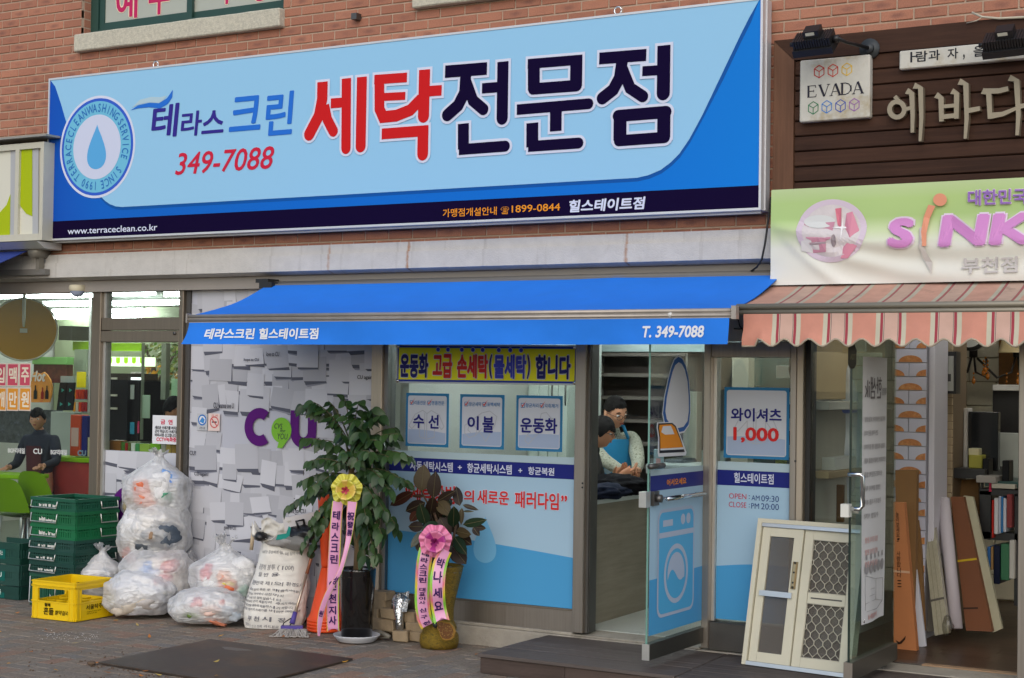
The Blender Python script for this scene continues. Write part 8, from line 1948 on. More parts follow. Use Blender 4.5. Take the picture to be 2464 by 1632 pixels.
bag('wide clear rubbish bag with red and pale blue packs inside, under the two upper bags',zU,355,1000,940,1450,-.16,23,BAGM,[(BL_,-.18,.45,.24,.34),((176,196,228),-.02,.3,.25,.3),(RD_,.35,.60,.34,.22),(PKK,.22,.2,.3,.26),(YE_,.30,-.15,.24,.08),(WH_,-.5,.2,.3,.4),(GR_,.5,-.5,.3,.3)],amp=.10)
bag('whitish rubbish bag slumped on the pavement at the foot of the high pile',zU,252,815,1125,1482,-.34,31,BAGW,[((196,186,172),-.1,-.3,.6,.4),((176,170,166),.3,-.2,.4,.4),((206,196,150),-.75,-.2,.15,.3)],amp=.13,depth=.65)
bag('clear rubbish bag with orange and blue packs inside, topmost of the high pile',zU,385,950,160,715,-.06,4,BAGM,[(OR_,-.30,.18,.34,.30),((214,126,92),-.18,-.18,.36,.26),(BL_,.42,.55,.34,.22),((90,130,196),.5,.42,.2,.14),(GN_,.42,.0,.24,.22),(WH_,.25,.2,.4,.5),((150,140,110),-.7,-.35,.25,.3)],amp=.11,knot=(.05,.36,3),skew=.02)
bag('small white tied rubbish bag behind the yellow crate',zU,5,400,935,1370,-.16,17,BAGW,[((150,156,162),.3,.1,.3,.4),((200,170,140),.8,-.2,.16,.4)],amp=.11,knot=(.1,.42,4))
bag('dark clear rubbish bag half hidden right of the high pile',zU,800,1025,950,1330,.0,44,BAGD,[(DK_,.2,.1,.5,.5),((110,90,76),.1,-.4,.5,.4)],amp=.12,depth=.5)
bag('clear rubbish bag with noodle cups and a loop handle, behind in the middle pile',zT,290,1220,330,1085,-.12,52,BAGM,[(OR_,.12,-.2,.30,.34),(YE_,.12,-.05,.2,.1),((206,90,110),-.5,.25,.2,.34),((226,170,150),.0,.2,.22,.2),(WH_,.45,.45,.4,.4),(WH_,-.35,-.1,.3,.4),((120,176,150),.55,-.35,.2,.22)],amp=.11,depth=.55,knot=(-.05,.55,3))
bag('clear rubbish bag with a pink printed cup inside, low in front of the middle pile',zT,40,1005,870,1302,-.34,61,BAGM,[((214,86,96),-.22,.45,.20,.34),((96,122,50),-.36,-.32,.22,.24),((222,190,178),.15,.0,.3,.34),((196,120,90),.18,-.6,.4,.2),((176,186,196),.62,-.1,.4,.4),(WH_,-.72,-.1,.24,.5),((206,70,70),.48,.5,.08,.2)],amp=.12,depth=.55)
s0=gp(*zT(1360,1385),0);s0.y=-.10
kS=mpp(s0);SH=(zT(0,1385)[1]-zT(0,285)[1])*kS
sk_=root('printed_sack','big white plastic municipal sack printed with lines of dark text, overfilled and leaning','sack',(s0.x,s0.y,0))
RH=Vector((RGT.x,RGT.y,0)).normalized()
sc0=fp(*zT(1345,1300),-.14);sc0.z=0
def shw(t):return (.415*(1-.0)-.06*t+.05*math.sin(math.pi*min(1,t*1.25)))*2.0*.40*(1.0)
HWp=[(0,355),(.12,390),(.35,385),(.6,340),(.8,320),(.93,300),(1,290)];CXp=[(0,1345),(.12,1355),(.35,1390),(.6,1440),(.8,1475),(1,1490)]
def itp(T,t):
 for (a,b),(c,d) in zip(T,T[1:]):
  if t<=c:return b+(d-b)*(t-a)/(c-a)
 return T[-1][1]
def sackpt(q,t,infl=0.0):
 hw=itp(HWp,t)/5.2275*kS;cx=(itp(CXp,t)-1345)/5.2275*kS;hd=hw*.46
 f=lambda a:math.copysign(abs(a)**.72,a)
 x,y=f(math.cos(q)),f(math.sin(q));n_=1+.05*noise.noise(Vector((x*2.2,y*2.2,t*5)))+.018*noise.noise(Vector((x*3,y*3,t*26)))+.022*(1-2*abs(noise.noise(Vector((x*3+t*5,y*4,t*7)))))
 return sc0+RH*(cx+x*hw*n_)+FWH*(y*hd*n_-infl)+EZ*(max(.003,SH*(t+.02*noise.noise(Vector((x*3,y*3,t*3+5))))))
m_=MB().grid(lambda u,v:sackpt(2*math.pi*u,v),96,60)
m_.poly([sackpt(2*math.pi*k/40,.0) for k in range(40)])
SACK=mat('sack_plastic',C(220,218,212),.32,var=.06,vs=9,bump=.25,bs=22,coat=.3)
part('plastic_skin',m_,SACK,sk_)
def sflap(u0,u1,h,lean_):
 return MB().grid(lambda u,v:sackpt(2*math.pi*(u0+(u1-u0)*u),1)+EZ*h*v*(.6+.4*math.sin(u*9+1))+RH*lean_*v*h+FWH*.02*noise.noise(Vector((u*6,v*3,1)))-FWH*.03*v,16,6)
for a,b,h,l in ((.42,.58,.13,-.55),(.58,.80,.06,-.2),(.80,1.02,.09,.3),(.05,.42,.07,0)):part('flap',sflap(a,b,h,l),SACK,sk_)
def strow(s,t0,t1,q0,q1,sag=0.0,**k):
 part('lettering',tmap(MB(),s,lambda u,v:sackpt(q0+(q1-q0)*u,t0+(t1-t0)*v-sag*u,.004),**k),flat('sack_ink',112,112,120),sk_)
A0,A1=math.radians(195),math.radians(330)
lw=lambda px:math.radians(180)+math.acos(max(-1,min(1,-(px))))
strow('종량제 봉투 (100ℓ)',.665,.735,math.radians(215),math.radians(290),.0)
strow('일 반 용',.60,.645,math.radians(222),math.radians(270),bold=.01)
strow('대한민국 제1의 환경도시',.515,.56,math.radians(205),math.radians(320),.03,bold=.012)
for k,s in enumerate(('봉투에 담아 묶은 후 배출하셔야 합니다','수거전날 저녁에서 아침까지','일반 쓰레기만 담지 않습니다','재활용품은 분리 배출하여 주시기 바라며','음식물 전용 봉투에 배출하시기 바랍니다','봉투를 사용하지 쓰레기를 버리면 100만원 이하의')):
 strow(s,.448-k*.046,.478-k*.046,math.radians(203-k*.5),math.radians((322,278,276,306,300,322)[k]),.03,bold=.01)
strow('부 천 시 장',.105,.16,math.radians(225),math.radians(288),.02,bold=.02);strow('불법투기 신고 전화 과태료 부과 및',.035,.07,math.radians(208),math.radians(300),.03)
strow('쓰레기는 종량제봉투에 담아 주세요',.86,.90,math.radians(215),math.radians(310),.02)
top=sackpt(0,1).lerp(sackpt(math.pi,1),.5)
part('rubbish',MB().blob(top+EZ*.0-FWH*.02,(.19,.12,.05),3,.25,2,3),mat('sack_fill',C(150,148,146),.7,var=.3,vs=14),sk_)
part('black_bag',MB().blob(top+RH*.13+EZ*.055-FWH*.08,(.13,.09,.055),7,.35,2.2,3).tube([top+RH*.10+EZ*.09-FWH*.1,top+RH*.08+EZ*.14-FWH*.1,top+RH*.13+EZ*.15-FWH*.1,top+RH*.14+EZ*.10-FWH*.1],.010,6),mat('black_bin_bag',(.012,.012,.014),.3,bump=.4,bs=60),sk_)
part('grey_cloth',MB().blob(top+RH*.07+EZ*.0-FWH*.14,(.13,.03,.05),9,.2,2,3),mat('grey_wrap',C(120,118,114),.5,bump=.3,bs=40),sk_)
part('black_bag',MB().blob(top-RH*.16+EZ*.03-FWH*.08,(.045,.05,.035),5,.3,2,2),mat('black_bin_bag',(.012,.012,.014),.3),sk_)
crm=MB().grid(lambda u,v:top+RH*(-.16+.20*u)+EZ*(.02+.12*v+.02*math.sin(u*7))-FWH*(.06+.05*noise.noise(Vector((u*5,v*4,2)))),12,8)
part('paper',crm,flat('torn_paper',206,204,198),sk_)
part('teal_box',MB().poly([top+RH*a+EZ*b-FWH*.135 for a,b in ((-.05,.015),(-.04,.05),(.02,.06),(.035,.11),(.05,.10),(.04,.03),(.0,.02))]),flat('teal_print',30,140,130),sk_)
bxo=top+RH*.10+EZ*.135-FWH*.02
part('paper_box',MB().obox(bxo,(RH+EZ*.2).normalized(),FWH,(EZ-RH*.2).normalized(),.11,.05,.045),flat('paper_box_white',206,204,206),sk_)
stp=MB().tube([fp(*zT(1070,330),.03),fp(*zT(1092,112),.03)],.014,10);solo('wooden_stick',stp,mat('stick_cream',C(196,176,146),.6,var=.06),'short cream stick end standing behind the rubbish bags against the note panel','stick')
# ================================================================== mop
mb0=fp(*zT(1585,1250),-.34);mt0=fp(*zT(1908,150),-.02)
mp_=root('mop','string mop with brown metal handle and purple head leaning on the white sack','mop',(mb0.x,mb0.y,0))
ax=(mt0-mb0).normalized()
part('handle',MB().tube([mb0+ax*.06,mb0.lerp(mt0,.55)],.0105,10),mat('mop_metal',C(196,178,160),.3,.6),mp_);part('handle',MB().tube([mb0.lerp(mt0,.5501),mt0],.0108,10),mat('mop_rust',C(150,96,70),.5,.4,var=.15,vs=30),mp_)
PURM=flat('mop_purple',88,76,150,.4)
part('socket',MB().tube([mb0-ax*.005,mb0+ax*.075],[.019,.015],10),PURM,mp_)
hb=mb0-EZ*.03
hx_=RH
part('head_bar',MB().obox(hb,hx_,FWH,EZ,.072,.02,.012),PURM,mp_);part('wire_bow',MB().tube([hb-hx_*.065,hb-hx_*.055+EZ*.03-FWH*.01,hb-hx_*.01+EZ*.06,hb+hx_*.005+EZ*.045,hb-hx_*.02+EZ*.005],.004,6),BLACK,mp_)
st_=MB();rr=random.Random(3)
for k in range(110):
 u=rr.uniform(-1,1);d=rr.uniform(-.6,1.0);s0_=hb+hx_*u*.066-EZ*.008-FWH*.012*d
 end=Vector((hb.x,hb.y,0))+hx_*(u*.115+rr.gauss(0,.012))-FWH*(.05+.05*rr.random())*(1 if d>-.1 else -.4)+EZ*.007
 mid=s0_.lerp(end,.45)+EZ*rr.uniform(.0,.02)+hx_*rr.gauss(0,.01);e2=end+hx_*rr.gauss(0,.012)-FWH*rr.uniform(0,.02)
 st_.tube([s0_,mid,end,e2],.0036,5)
part('strand',st_,mat('mop_strand',C(176,170,164),.9,var=.15,vs=30),mp_,kind='stuff')
# ================================================================== orange cones
cc=gp(783,1518,0);cc.z=0;kC=mpp(cc)
ORC=mat('cone_orange',C(232,78,26),.45,var=.05,vs=8,bump=.05,bs=60)
hC=(1518-1367)*kC
for i in range(4):
 z=.003+i*.021;lab=('lowest','second','third','uppermost')[i]
 pts=[(.118,0),(.126,.004),(.126,.018),(.120,.021),(.112,.026),(.034+.0,hC-.085+.0)] if i<3 else [(.118,0),(.126,.004),(.126,.018),(.119,.022),(.112,.04),(.105,.05),(.036,hC-z),(.026,hC-z+.004),(.02,hC-z)]
 solo('traffic_cone',MB().lathe((cc.x,cc.y,z),pts,40),ORC,'orange plastic cone, %s of the nested stack beside the black plant pot'%lab,'cone',group='nested orange cones')
hT=(1518-1172)*kC
solo('traffic_cone',MB().lathe((cc.x,cc.y,hC+.005),[(0,0),(.034,.0),(.037,.02),(.066,hT-hC-.10),(.070,hT-hC-.05),(.055,hT-hC-.01),(.0,hT-hC)],32),ORC,'slim orange cone piece standing upside down on top of the nested cones','cone')
# ================================================================== tall plant in the black pot
pc=gp(858,1545,0);pc.z=0;kP_=mpp(pc)
tp=root('potted_plant','tall bushy green plant with drooping glossy leaves in a tall black pot','plant',tuple(pc))
PH=(1540-1366)*kP_
solo('saucer',MB().lathe((pc.x,pc.y,.002),[(0,.004),(.11,.004),(.125,.012),(.147,.048),(.152,.05),(.149,.043),(.128,.018),(.112,.011),(0,.011)],96,wob=lambda q,z:.018*math.cos(q*28)*(z>.03)),flat('saucer_white',206,208,214,.45),'white scalloped plastic saucer under the black pot','saucer')
POTB=mat('black_glaze',(.010,.009,.009),.10,spec=.6,coat=.3)
part('pot',MB().lathe((pc.x,pc.y,.014),[(0,0),(.094,0),(.100,.006),(.118,PH-.02),(.119,PH-.008),(.114,PH-.004),(.108,PH-.02),(.105,PH-.05)],64),POTB,tp)
part('soil',MB().blob((pc.x,pc.y,PH-.045),(.107,.107,.022),3,.3,6,3),mat('soil',(.03,.022,.016),.95,bump=.6,bs=60),tp)
BARK=mat('trunk_bark',C(120,98,66),.85,var=.2,vs=18,stretch=(30,30,4),bump=.4,bs=60)
tz=PH-.04;tp_z=(1545-1170)*kP_
def crown(px,py):p=fp(px,py,pc.y);return p
trunk=[pc+EZ*tz,pc+EZ*(tz+.2)+RH*.004,fp(846,1185,pc.y),fp(845,1080,pc.y+.02)]
part('trunk',MB().tube(trunk,[.031,.029,.024,.016],12),BARK,tp)
br_=MB();leafspots=[];rr=random.Random(12)
GRN=[]
def leaf_mesh(L,Wd,bend,fold,a=.75,b=.85):
 vs,fs=[],[];n=6
 for i in range(n+1):
  t=i/n;w=Wd*math.sin(math.pi*t**a)**b*(1 if t<.97 else .3)*.5;z=-bend*t*t
  vs+=[(t*L,-w,z+fold*w),(t*L,0,z),(t*L,w,z+fold*w)]
 for i in range(n):
  for j in range(2):a=i*3+j;fs.append((a,a+3,a+4,a+1))
 return vs,fs
def leaf_mat(name,c1,c2,back,rough=.38,coat=.08):
 m=bpy.data.materials.new(name);m.use_nodes=True;nt=m.node_tree;b=nt.nodes['Principled BSDF'];L=nt.links.new
 oi=nt.nodes.new('ShaderNodeObjectInfo');g=nt.nodes.new('ShaderNodeNewGeometry');ad=nt.nodes.new('ShaderNodeMath');ad.operation='ADD';L(oi.outputs['Random'],ad.inputs[0]);L(g.outputs['Random Per Island'],ad.inputs[1]);fr=nt.nodes.new('ShaderNodeMath');fr.operation='FRACT';L(ad.outputs[0],fr.inputs[0])
 mx=nt.nodes.new('ShaderNodeMix');mx.data_type='RGBA';mx.inputs['A'].default_value=(*c1,1);mx.inputs['B'].default_value=(*c2,1);L(fr.outputs[0],mx.inputs['Factor'])
 m2=nt.nodes.new('ShaderNodeMix');m2.data_type='RGBA';m2.inputs['B'].default_value=(*back,1);L(g.outputs['Backfacing'],m2.inputs['Factor']);L(mx.outputs['Result'],m2.inputs['A']);L(m2.outputs['Result'],b.inputs['Base Color'])
 b.inputs['Roughness'].default_value=rough;b.inputs['Coat Weight'].default_value=coat;b.inputs['Coat Roughness'].default_value=.2
 b.inputs['Specular IOR Level'].default_value=.3
 n=nt.nodes.new('ShaderNodeTexNoise');n.inputs['Scale'].default_value=45;L(g.outputs['Position'],n.inputs[0]);bp=nt.nodes.new('ShaderNodeBump');bp.inputs['Strength'].default_value=.2;bp.inputs['Distance'].default_value=.005;L(n.outputs[0],bp.inputs['Height']);L(bp.outputs[0],b.inputs['Normal']);return m
LEAF=leaf_mat('plant_leaf',(.014,.038,.010),(.040,.084,.022),(.06,.10,.032))
lmes=[]
for L_1,W_1,bd_1 in ((.084,.048,.014),(.074,.044,.020),(.094,.052,.026),(.064,.038,.010)):
 vs,fs=leaf_mesh(L_1,W_1,bd_1,.18);lmes.append(MB().add(vs,fs,0,True).mesh('leaf',LEAF))
fronds=[]
tips=[(728,975,.0),(755,968,-.08),(790,965,.05),(830,962,-.05),(865,965,-.1),(895,985,.0),(915,1000,-.12),(950,1030,.0),(958,1045,-.15),(735,1055,-.05),(745,1110,-.15),(738,1120,.1),(722,1160,-.1),(705,1215,-.05),(693,1220,-.15),(730,1205,-.22),(745,1175,-.25),(750,1250,-.20),(770,1270,-.22),(730,1310,-.15),(760,1300,-.1),(790,1230,-.30),(775,1160,-.28),(800,1120,-.28),(830,1090,-.30),(860,1110,-.32),(890,1090,-.30),(935,1100,-.2),(965,1090,-.1),(990,1100,-.05),(985,1165,-.1),(960,1150,-.2),(940,1180,-.25),(915,1150,-.30),(900,1200,-.30),(925,1230,-.25),(950,1260,-.15),(958,1275,-.05),(920,1290,-.2),(895,1310,-.22),(870,1270,-.26),(880,1240,-.3),(850,1175,-.1),(905,1060,-.2),(870,1040,-.2),(820,1045,-.2),(780,1060,-.15),(800,1010,-.1),(860,1010,-.15),(915,1120,.15),(800,1180,.15),(880,1150,.2),(840,1110,.2),(770,1100,.2),(940,1060,.15),(905,1340,-.18),(880,1345,-.15),(745,1330,-.1),(835,1300,.1),(900,1280,.12)]
for k,(x,y,dy) in enumerate(tips):
 e=fp(x,y,pc.y+dy*.9)
 h=min(1,max(.0,(1200-y)/220.0))
 s0_=Vector(trunk[2]).lerp(Vector(trunk[3]),min(1,max(0,.2+h*.8)))+Vector((rr.gauss(0,.01),rr.gauss(0,.01),0))
 if y<1000:s0_=trunk[3]+EZ*.02
 mid=s0_.lerp(e,.5)+EZ*(.05+.10*min(1,(e-s0_).length))
 pts=[]
 for i in range(9):
  t=i/8;pts.append(s0_*(1-t)**2+mid*2*t*(1-t)+e*t*t)
 br_.tube(pts,[.0045*(1-.7*i/8)+.001 for i in range(9)],5)
 n=max(3,int((e-s0_).length/.046))
 for i in range(n):
  t=.30+.70*(i+.5)/n;p=s0_*(1-t)**2+mid*2*t*(1-t)+e*t*t;d=((mid-s0_)*(1-t)+(e-mid)*t).normalized()
  side=d.cross(EZ).normalized() if abs(d.z)<.95 else RH
  for sg_ in (-1,1):
   ld=(side*sg_*.8+d*.45+Vector((rr.gauss(0,.15),rr.gauss(0,.15),-.45-rr.uniform(0,.7)))).normalized();leafspots.append((p,ld))
 leafspots.append((e,(d+Vector((0,0,-.7))).normalized()))
part('branch',br_,mat('branch_green',C(78,74,44),.7),tp)
def leaf_rot(d,roll):
 x=d.normalized();z=EZ*.55-FWH*.75+RH*x.dot(RH)*.5;z=(z-x*x.dot(z)).normalized();y=z.cross(x);M=Matrix((x,y,z)).transposed();return (M @ Matrix.Rotation(roll,3,'X')).to_euler()
leafspots=[q for q in leafspots if rr.random()>.16];leafspots.sort(key=lambda q:(q[0]-CAM).dot(FWD))
mb_=MB()
for k,(p,d) in enumerate(leafspots):
 rot=leaf_rot(d,rr.gauss(0,.35));sc=rr.uniform(.8,1.12);me=lmes[rr.randrange(4)]
 if k<300:piece('leaf',me,tp,p,rot=rot,scale=(sc,sc,sc))
 else:
  Rm=rot.to_matrix();mb_.add([p+Rm @ (v.co*sc) for v in me.vertices],[list(f.vertices) for f in me.polygons],0,True)
if mb_.v:part('leaf_cluster',mb_,LEAF,tp,kind='stuff')
# ================================================================== rubber plant in the gold pot
gpc=gp(1056.5,1558,0);gpc.z=0;kG=mpp(gpc)
rp=root('potted_plant','rubber plant with large dark brown and green leaves in a gold ribbed pedestal pot','plant',tuple(gpc))
GOLDP=mat('gold_weave',C(138,112,28),.5,.2,var=.4,vs=60,stretch=(1,1,2.2),col2=(.030,.034,.012),c2s=40,c2t=.52,bump=.9,bs=140)
yy=lambda y:(1562-y)*kG
part('pot',MB().lathe((gpc.x,gpc.y,.0),[(0,.004),(44*kG,.004),(48*kG,yy(1545)),(46*kG,yy(1530)),(40*kG,yy(1522)),(42*kG,yy(1514)),(40*kG,yy(1508)),(34*kG,yy(1496)),(34*kG,yy(1470)),(37*kG,yy(1450)),(55*kG,yy(1372)),(57*kG,yy(1366)),(53*kG,yy(1364)),(50*kG,yy(1376))],48),GOLDP,rp)
part('soil',MB().blob((gpc.x,gpc.y,yy(1378)),(50*kG,50*kG,.02),3,.3,6,3),mat('gravel_top',C(150,150,146),.8,var=.5,vs=60,bump=.6,bs=90),rp)
stem0=gpc+EZ*yy(1380)
stems=MB()
def Rp(x,y,dy):return fp(*zR(x,y),gpc.y+dy)
stems.tube([stem0,Rp(800,1150,-.02),Rp(660,720,-.02),Rp(590,520,0)],[.014,.012,.010,.007],8).tube([stem0+RH*.03,Rp(900,1000,.02),Rp(960,700,.03)],[.012,.009,.006],8).tube([Rp(680,780,-.02),Rp(560,560,-.03),Rp(490,430,-.02)],[.008,.007,.005],7)
part('stem',stems,mat('rubber_stem',C(70,52,34),.7),rp)
RB=leaf_mat('rubber_leaf_brown',(.018,.011,.008),(.028,.015,.009),(.05,.022,.014),.5,.0);RG=leaf_mat('rubber_leaf_green',(.010,.022,.010),(.016,.034,.016),(.03,.02,.012),.3,.12);RR_=leaf_mat('rubber_leaf_red',(.060,.018,.012),(.075,.024,.014),(.07,.022,.014),.5,.0);ROv=leaf_mat('rubber_leaf_olive',(.055,.040,.018),(.07,.050,.02),(.06,.04,.02),.5,.0)
RL=[((490,432),(520,95),205,.06,ROv),((640,520),(665,185),170,.04,RB),((390,440),(72,618),125,.02,RR_),((535,492),(350,486),42,.0,RR_),((540,570),(283,690),150,-.05,RB),((450,680),(350,818),110,-.04,RR_),((548,852),(470,600),155,-.16,RG),((520,880),(322,868),125,-.06,RB),((735,875),(505,905),160,-.20,RG),((510,935),(358,1132),95,-.08,RG),((600,720),(640,520),140,-.10,RB),((690,560),(905,430),105,.0,RB),((700,560),(855,725),150,-.10,ROv),((975,615),(918,358),120,.02,RB),((1010,602),(1208,662),55,.0,RB),((1015,682),(1148,684),26,.0,RG),((890,880),(905,640),145,-.14,RG),((1015,850),(1302,795),105,-.05,RG),((1140,880),(1305,895),75,.0,RB),((1140,880),(1218,992),80,-.03,RB),((930,930),(1085,975),120,-.12,ROv),((965,985),(1112,1095),135,-.08,RB),((905,1000),(1040,1210),140,-.10,RG),((880,1120),(1045,1342),195,-.08,RB),((720,760),(850,1000),170,-.05,RB),((480,1000),(440,1172),95,-.06,RB),((640,1200),(655,1335),90,-.08,RB),((760,1080),(860,1245),130,-.05,RG),((660,640),(760,850),150,.03,RB),((1000,640),(985,850),70,-.06,ROv),((820,700),(950,980),140,.06,RB),((740,400),(860,610),40,.02,RG)]
for k in range(16):
 q=rr.uniform(0,6.28);bx,by=700+rr.uniform(-120,200),760+rr.uniform(-160,240);ln_=rr.uniform(170,250)
 RL.append(((bx,by),(bx+ln_*math.cos(q),by+ln_*math.sin(q)*.9),rr.uniform(90,140),rr.uniform(.04,.16),rr.choice((RB,RB,RG,RR_))))
for k,(b_,t_,w,dy,mm) in enumerate(RL):
 p0_,p1_=Rp(*b_,dy*.4),Rp(*t_,dy+(rr.uniform(-.05,.05)));L=(p1_-p0_).length;wd=w/5.225*kG*1.12
 vs,fs=leaf_mesh(L,wd,L*.10,rr.uniform(.05,.22),.85,.68)
 x=(p1_-p0_).normalized();vdir=(CAM-p0_).normalized();z=(vdir-x*x.dot(vdir)).normalized();z=(Matrix.Rotation(rr.uniform(-.3,.3),3,x) @ z);y=z.cross(x);M=Matrix((x,y,z)).transposed()
 m_=MB().add([p0_+M @ Vector(v) for v in vs],fs,0,True);o=part('leaf',m_,mm,rp)
 m_=MB();n=6;m_.tube([p0_+M @ Vector((L*t/n,0,-L*.10*(t/n)**2+.0015)) for t in range(n+1)],.0018,4);part('midrib',m_,mat('midrib',C(92,84,52),.5),o)
 if (b_[0]-700)**2>1:
  pass
orn=MB();zO2=zt(840,1360,5.763)
P=[fp(*zO2(x,y),gpc.y-.15) for x,y in ((1225,775),(1255,765),(1330,790),(1400,800),(1445,850),(1472,930),(1455,1000),(1400,1040),(1340,1045),(1290,1025),(1262,980),(1250,920),(1225,890),(1215,845))]
orn.prism([p for p in P],Vector((0,.012,0)))
orr=root('gold_ornament','pear shaped gold plaque ornament hanging at the foot of the gold pot','ornament',tuple(P[9]))
part('plaque',orn,mat('ornament_gold',C(176,132,62),.35,.6),orr);cen=sum(P,Vector())/len(P)
part('inlay',MB().poly([cen+(p-cen)*.86-Vector((0,.002,0)) for p in P]),mat('ornament_inlay',C(110,70,36),.5,.3,var=.6,vs=90,col2=C(206,170,96),c2s=80,c2t=.52),orr);part('loop',MB().blob(fp(*zO2(1195,830),gpc.y-.15),(.018,.012,.022),2,.05,1,2),BLACK,orr)
# ================================================================== bows and ribbons
def bow(label,c,R,col_out,col_in,cols2,cat='bow'):
 r=root('ribbon_bow',label,cat,tuple(c));ez=Vector((0,0,1));n_=-FWH;ex=RH
 m_=MB()
 def f(u,v):
  q=2*math.pi*u;rr_=R*(.12+.88*v)*(1+.04*math.sin(q*7)+.05*noise.noise(Vector((math.cos(q)*2,math.sin(q)*2,R*50))));return c+ex*rr_*math.cos(q)+ez*rr_*math.sin(q)+n_*((.007*math.sin(q*13)+.006*noise.noise(Vector((q*3,v,2))))*v-.012*v+.008*math.sin(q*5+1)*v)
 m_.grid(f,132,5);part('rosette',m_,col_out,r)
 for k in range(9):
  q=2*math.pi*k/9+.3;d=ex*math.cos(q)+ez*math.sin(q);t=n_.cross(d)
  lp=MB().grid(lambda u,v:c+d*(R*.12+R*.60*math.sin(math.pi*u)**.9*.9)+n_*(.012+.05*math.sin(math.pi*u*1.0)*(1 if u<.5 else .45)+.014)+t*(v-.5)*R*.38,8,3);part('loop',lp,cols2[k%len(cols2)],r)
 for k in range(5):
  q=2*math.pi*k/5;d=ex*math.cos(q)+ez*math.sin(q);t=n_.cross(d)
  part('loop',MB().grid(lambda u,v:c+d*(R*.26*math.sin(math.pi*u))+n_*(.05+.045*math.sin(math.pi*u))+t*(v-.5)*R*.18,6,2),col_in,r)
 return r
YB=mat('bow_yellow',C(206,200,74),.45,coat=.2);YB2=mat('bow_gold',C(222,194,96),.35,coat=.3);PB_=mat('bow_pink',C(230,110,130),.35);PK1=mat('bow_rose',C(226,130,170),.4);PK2=mat('bow_magenta',C(176,60,140),.4)
bc1=fp(834,1178,pc.y-.30);bow('yellow gauze rosette bow with a pink centre on the tall plant',bc1,.098,YB,PB_,[YB2,YB])
bc2=fp(*zR(665,1055),gpc.y-.22);bow('pink gauze bow with magenta loops on the rubber plant',bc2,.102,PK1,PK2,[PK2,PK1,PK1])
RPK=flat('ribbon_pink',226,160,200,.35);RYE=flat('ribbon_yellow',222,200,50,.35);RGN=flat('ribbon_green',120,196,70,.35);RRS=flat('ribbon_rose',224,96,140,.35);RINK=flat('ribbon_ink',62,32,92,.5)
RIBM=mat('ribbon_satin',(.8,.5,.7),.4,coat=.15);_at=RIBM.node_tree.nodes.new('ShaderNodeAttribute');_at.attribute_name='print';RIBM.node_tree.links.new(_at.outputs['Color'],RIBM.node_tree.nodes['Principled BSDF'].inputs['Base Color'])
def ribbon(label,pts,widths,Y,text,edge='multi',seed=0,spans=None,z=zH,tilt=0.0,notch=True):
 C_=[fp(*z(x,y),Y+dy) for x,y,dy in pts];n=len(C_)
 def at(t):
  s=t*(n-1);i=min(int(s),n-2);f=s-i
  p0_,p1_,p2_,p3_=C_[max(i-1,0)],C_[i],C_[i+1],C_[min(i+2,n-1)]
  return .5*((2*p1_)+(p2_-p0_)*f+(2*p0_-5*p1_+4*p2_-p3_)*f*f+(3*p1_-p0_-3*p2_+p3_)*f**3)
 def wd(t):s=t*(len(widths)-1);i=min(int(s),len(widths)-2);f=s-i;return (widths[i]*(1-f)+widths[i+1]*f)/2.2019*mpp(C_[0])
 def F(u,v):
  p=at(v);d=(at(min(1,v+.01))-at(max(0,v-.01))).normalized();s=d.cross(-FWH).normalized();s=-s if s.dot(RH)<0 else s
  q=p+s*(u-.5)*wd(v)+(-FWH)*(.010*math.sin(v*9+seed)+.010*math.cos((u-.5)*2.2))
  if notch and v>.96:q+=EZ*(.030*(1-abs(u-.5)*2))*(v-.96)/.04
  return q
 r=root('ribbon',label,'ribbon',tuple(at(.5)))
 m_=MB();e=.17 if edge=='multi' else .08
 us=[0,e*.5,e*.96,e,.5,1-e,1-e*.96,1-e*.5,1];N=56;cols=[]
 pal=[C(222,200,50),C(120,196,70),C(150,200,60),C(224,100,140)] if edge=='multi' else [C(214,196,70),C(170,200,70),C(226,120,150)]
 for j in range(N+1):
  for i,u in enumerate(us):
   m_.v.append(F(u,j/N))
   if 3<=i<=5:cols.append(C(226,160,200))
   else:
    s_=(j/N*(7.5 if edge=='multi' else 2)+seed*.7+(1.5 if i>5 else 0)+(.5 if i in (0,8) else 0))%len(pal);a_,f_=int(s_),s_-int(s_);cols.append(tuple(p*(1-f_)+q*f_ for p,q in zip(pal[a_],pal[(a_+1)%len(pal)])))
 W9=len(us)
 for j in range(N):
  for i in range(W9-1):m_.f.append([j*W9+i,(j+1)*W9+i,(j+1)*W9+i+1,j*W9+i+1]);m_.m.append(0);m_.sm.append(True)
 o=part('band',m_,RIBM,r);ca=o.data.color_attributes.new('print','FLOAT_COLOR','POINT')
 for k,c_ in enumerate(cols):ca.data[k].color=(*c_,1)
 t_=MB()
 for ch,v0,v1,ww in text:
  tmap(t_,ch,lambda u,v:F(.5-ww/2+ww*u,v1+(v0-v1)*v)-FWH*.004,bold=.03)
 part('lettering',t_,RINK,r);return r
def seq(s,v0,v1,w=.62,fill=.78):
 n=len(s);out=[]
 for k,ch in enumerate(s):
  if ch!=' ':a=v0+(v1-v0)*k/n;out.append((ch,a,a+(v1-v0)/n*fill,w))
 return out
yA=pc.y-.30
ribbon('straight pink ribbon with brush lettering hanging from the yellow bow beside the black pot',[(338,630,0),(326,760,-.0),(318,900,0),(312,1050,.02),(310,1200,.04),(312,1322,.05)],(58,62,64,66,66,66),yA,seq('테라스크린',.09,.50)+[('인',.60,.665,.6),('천',.69,.755,.6),('지',.775,.84,.6),('사',.85,.92,.62)],'plain',1)
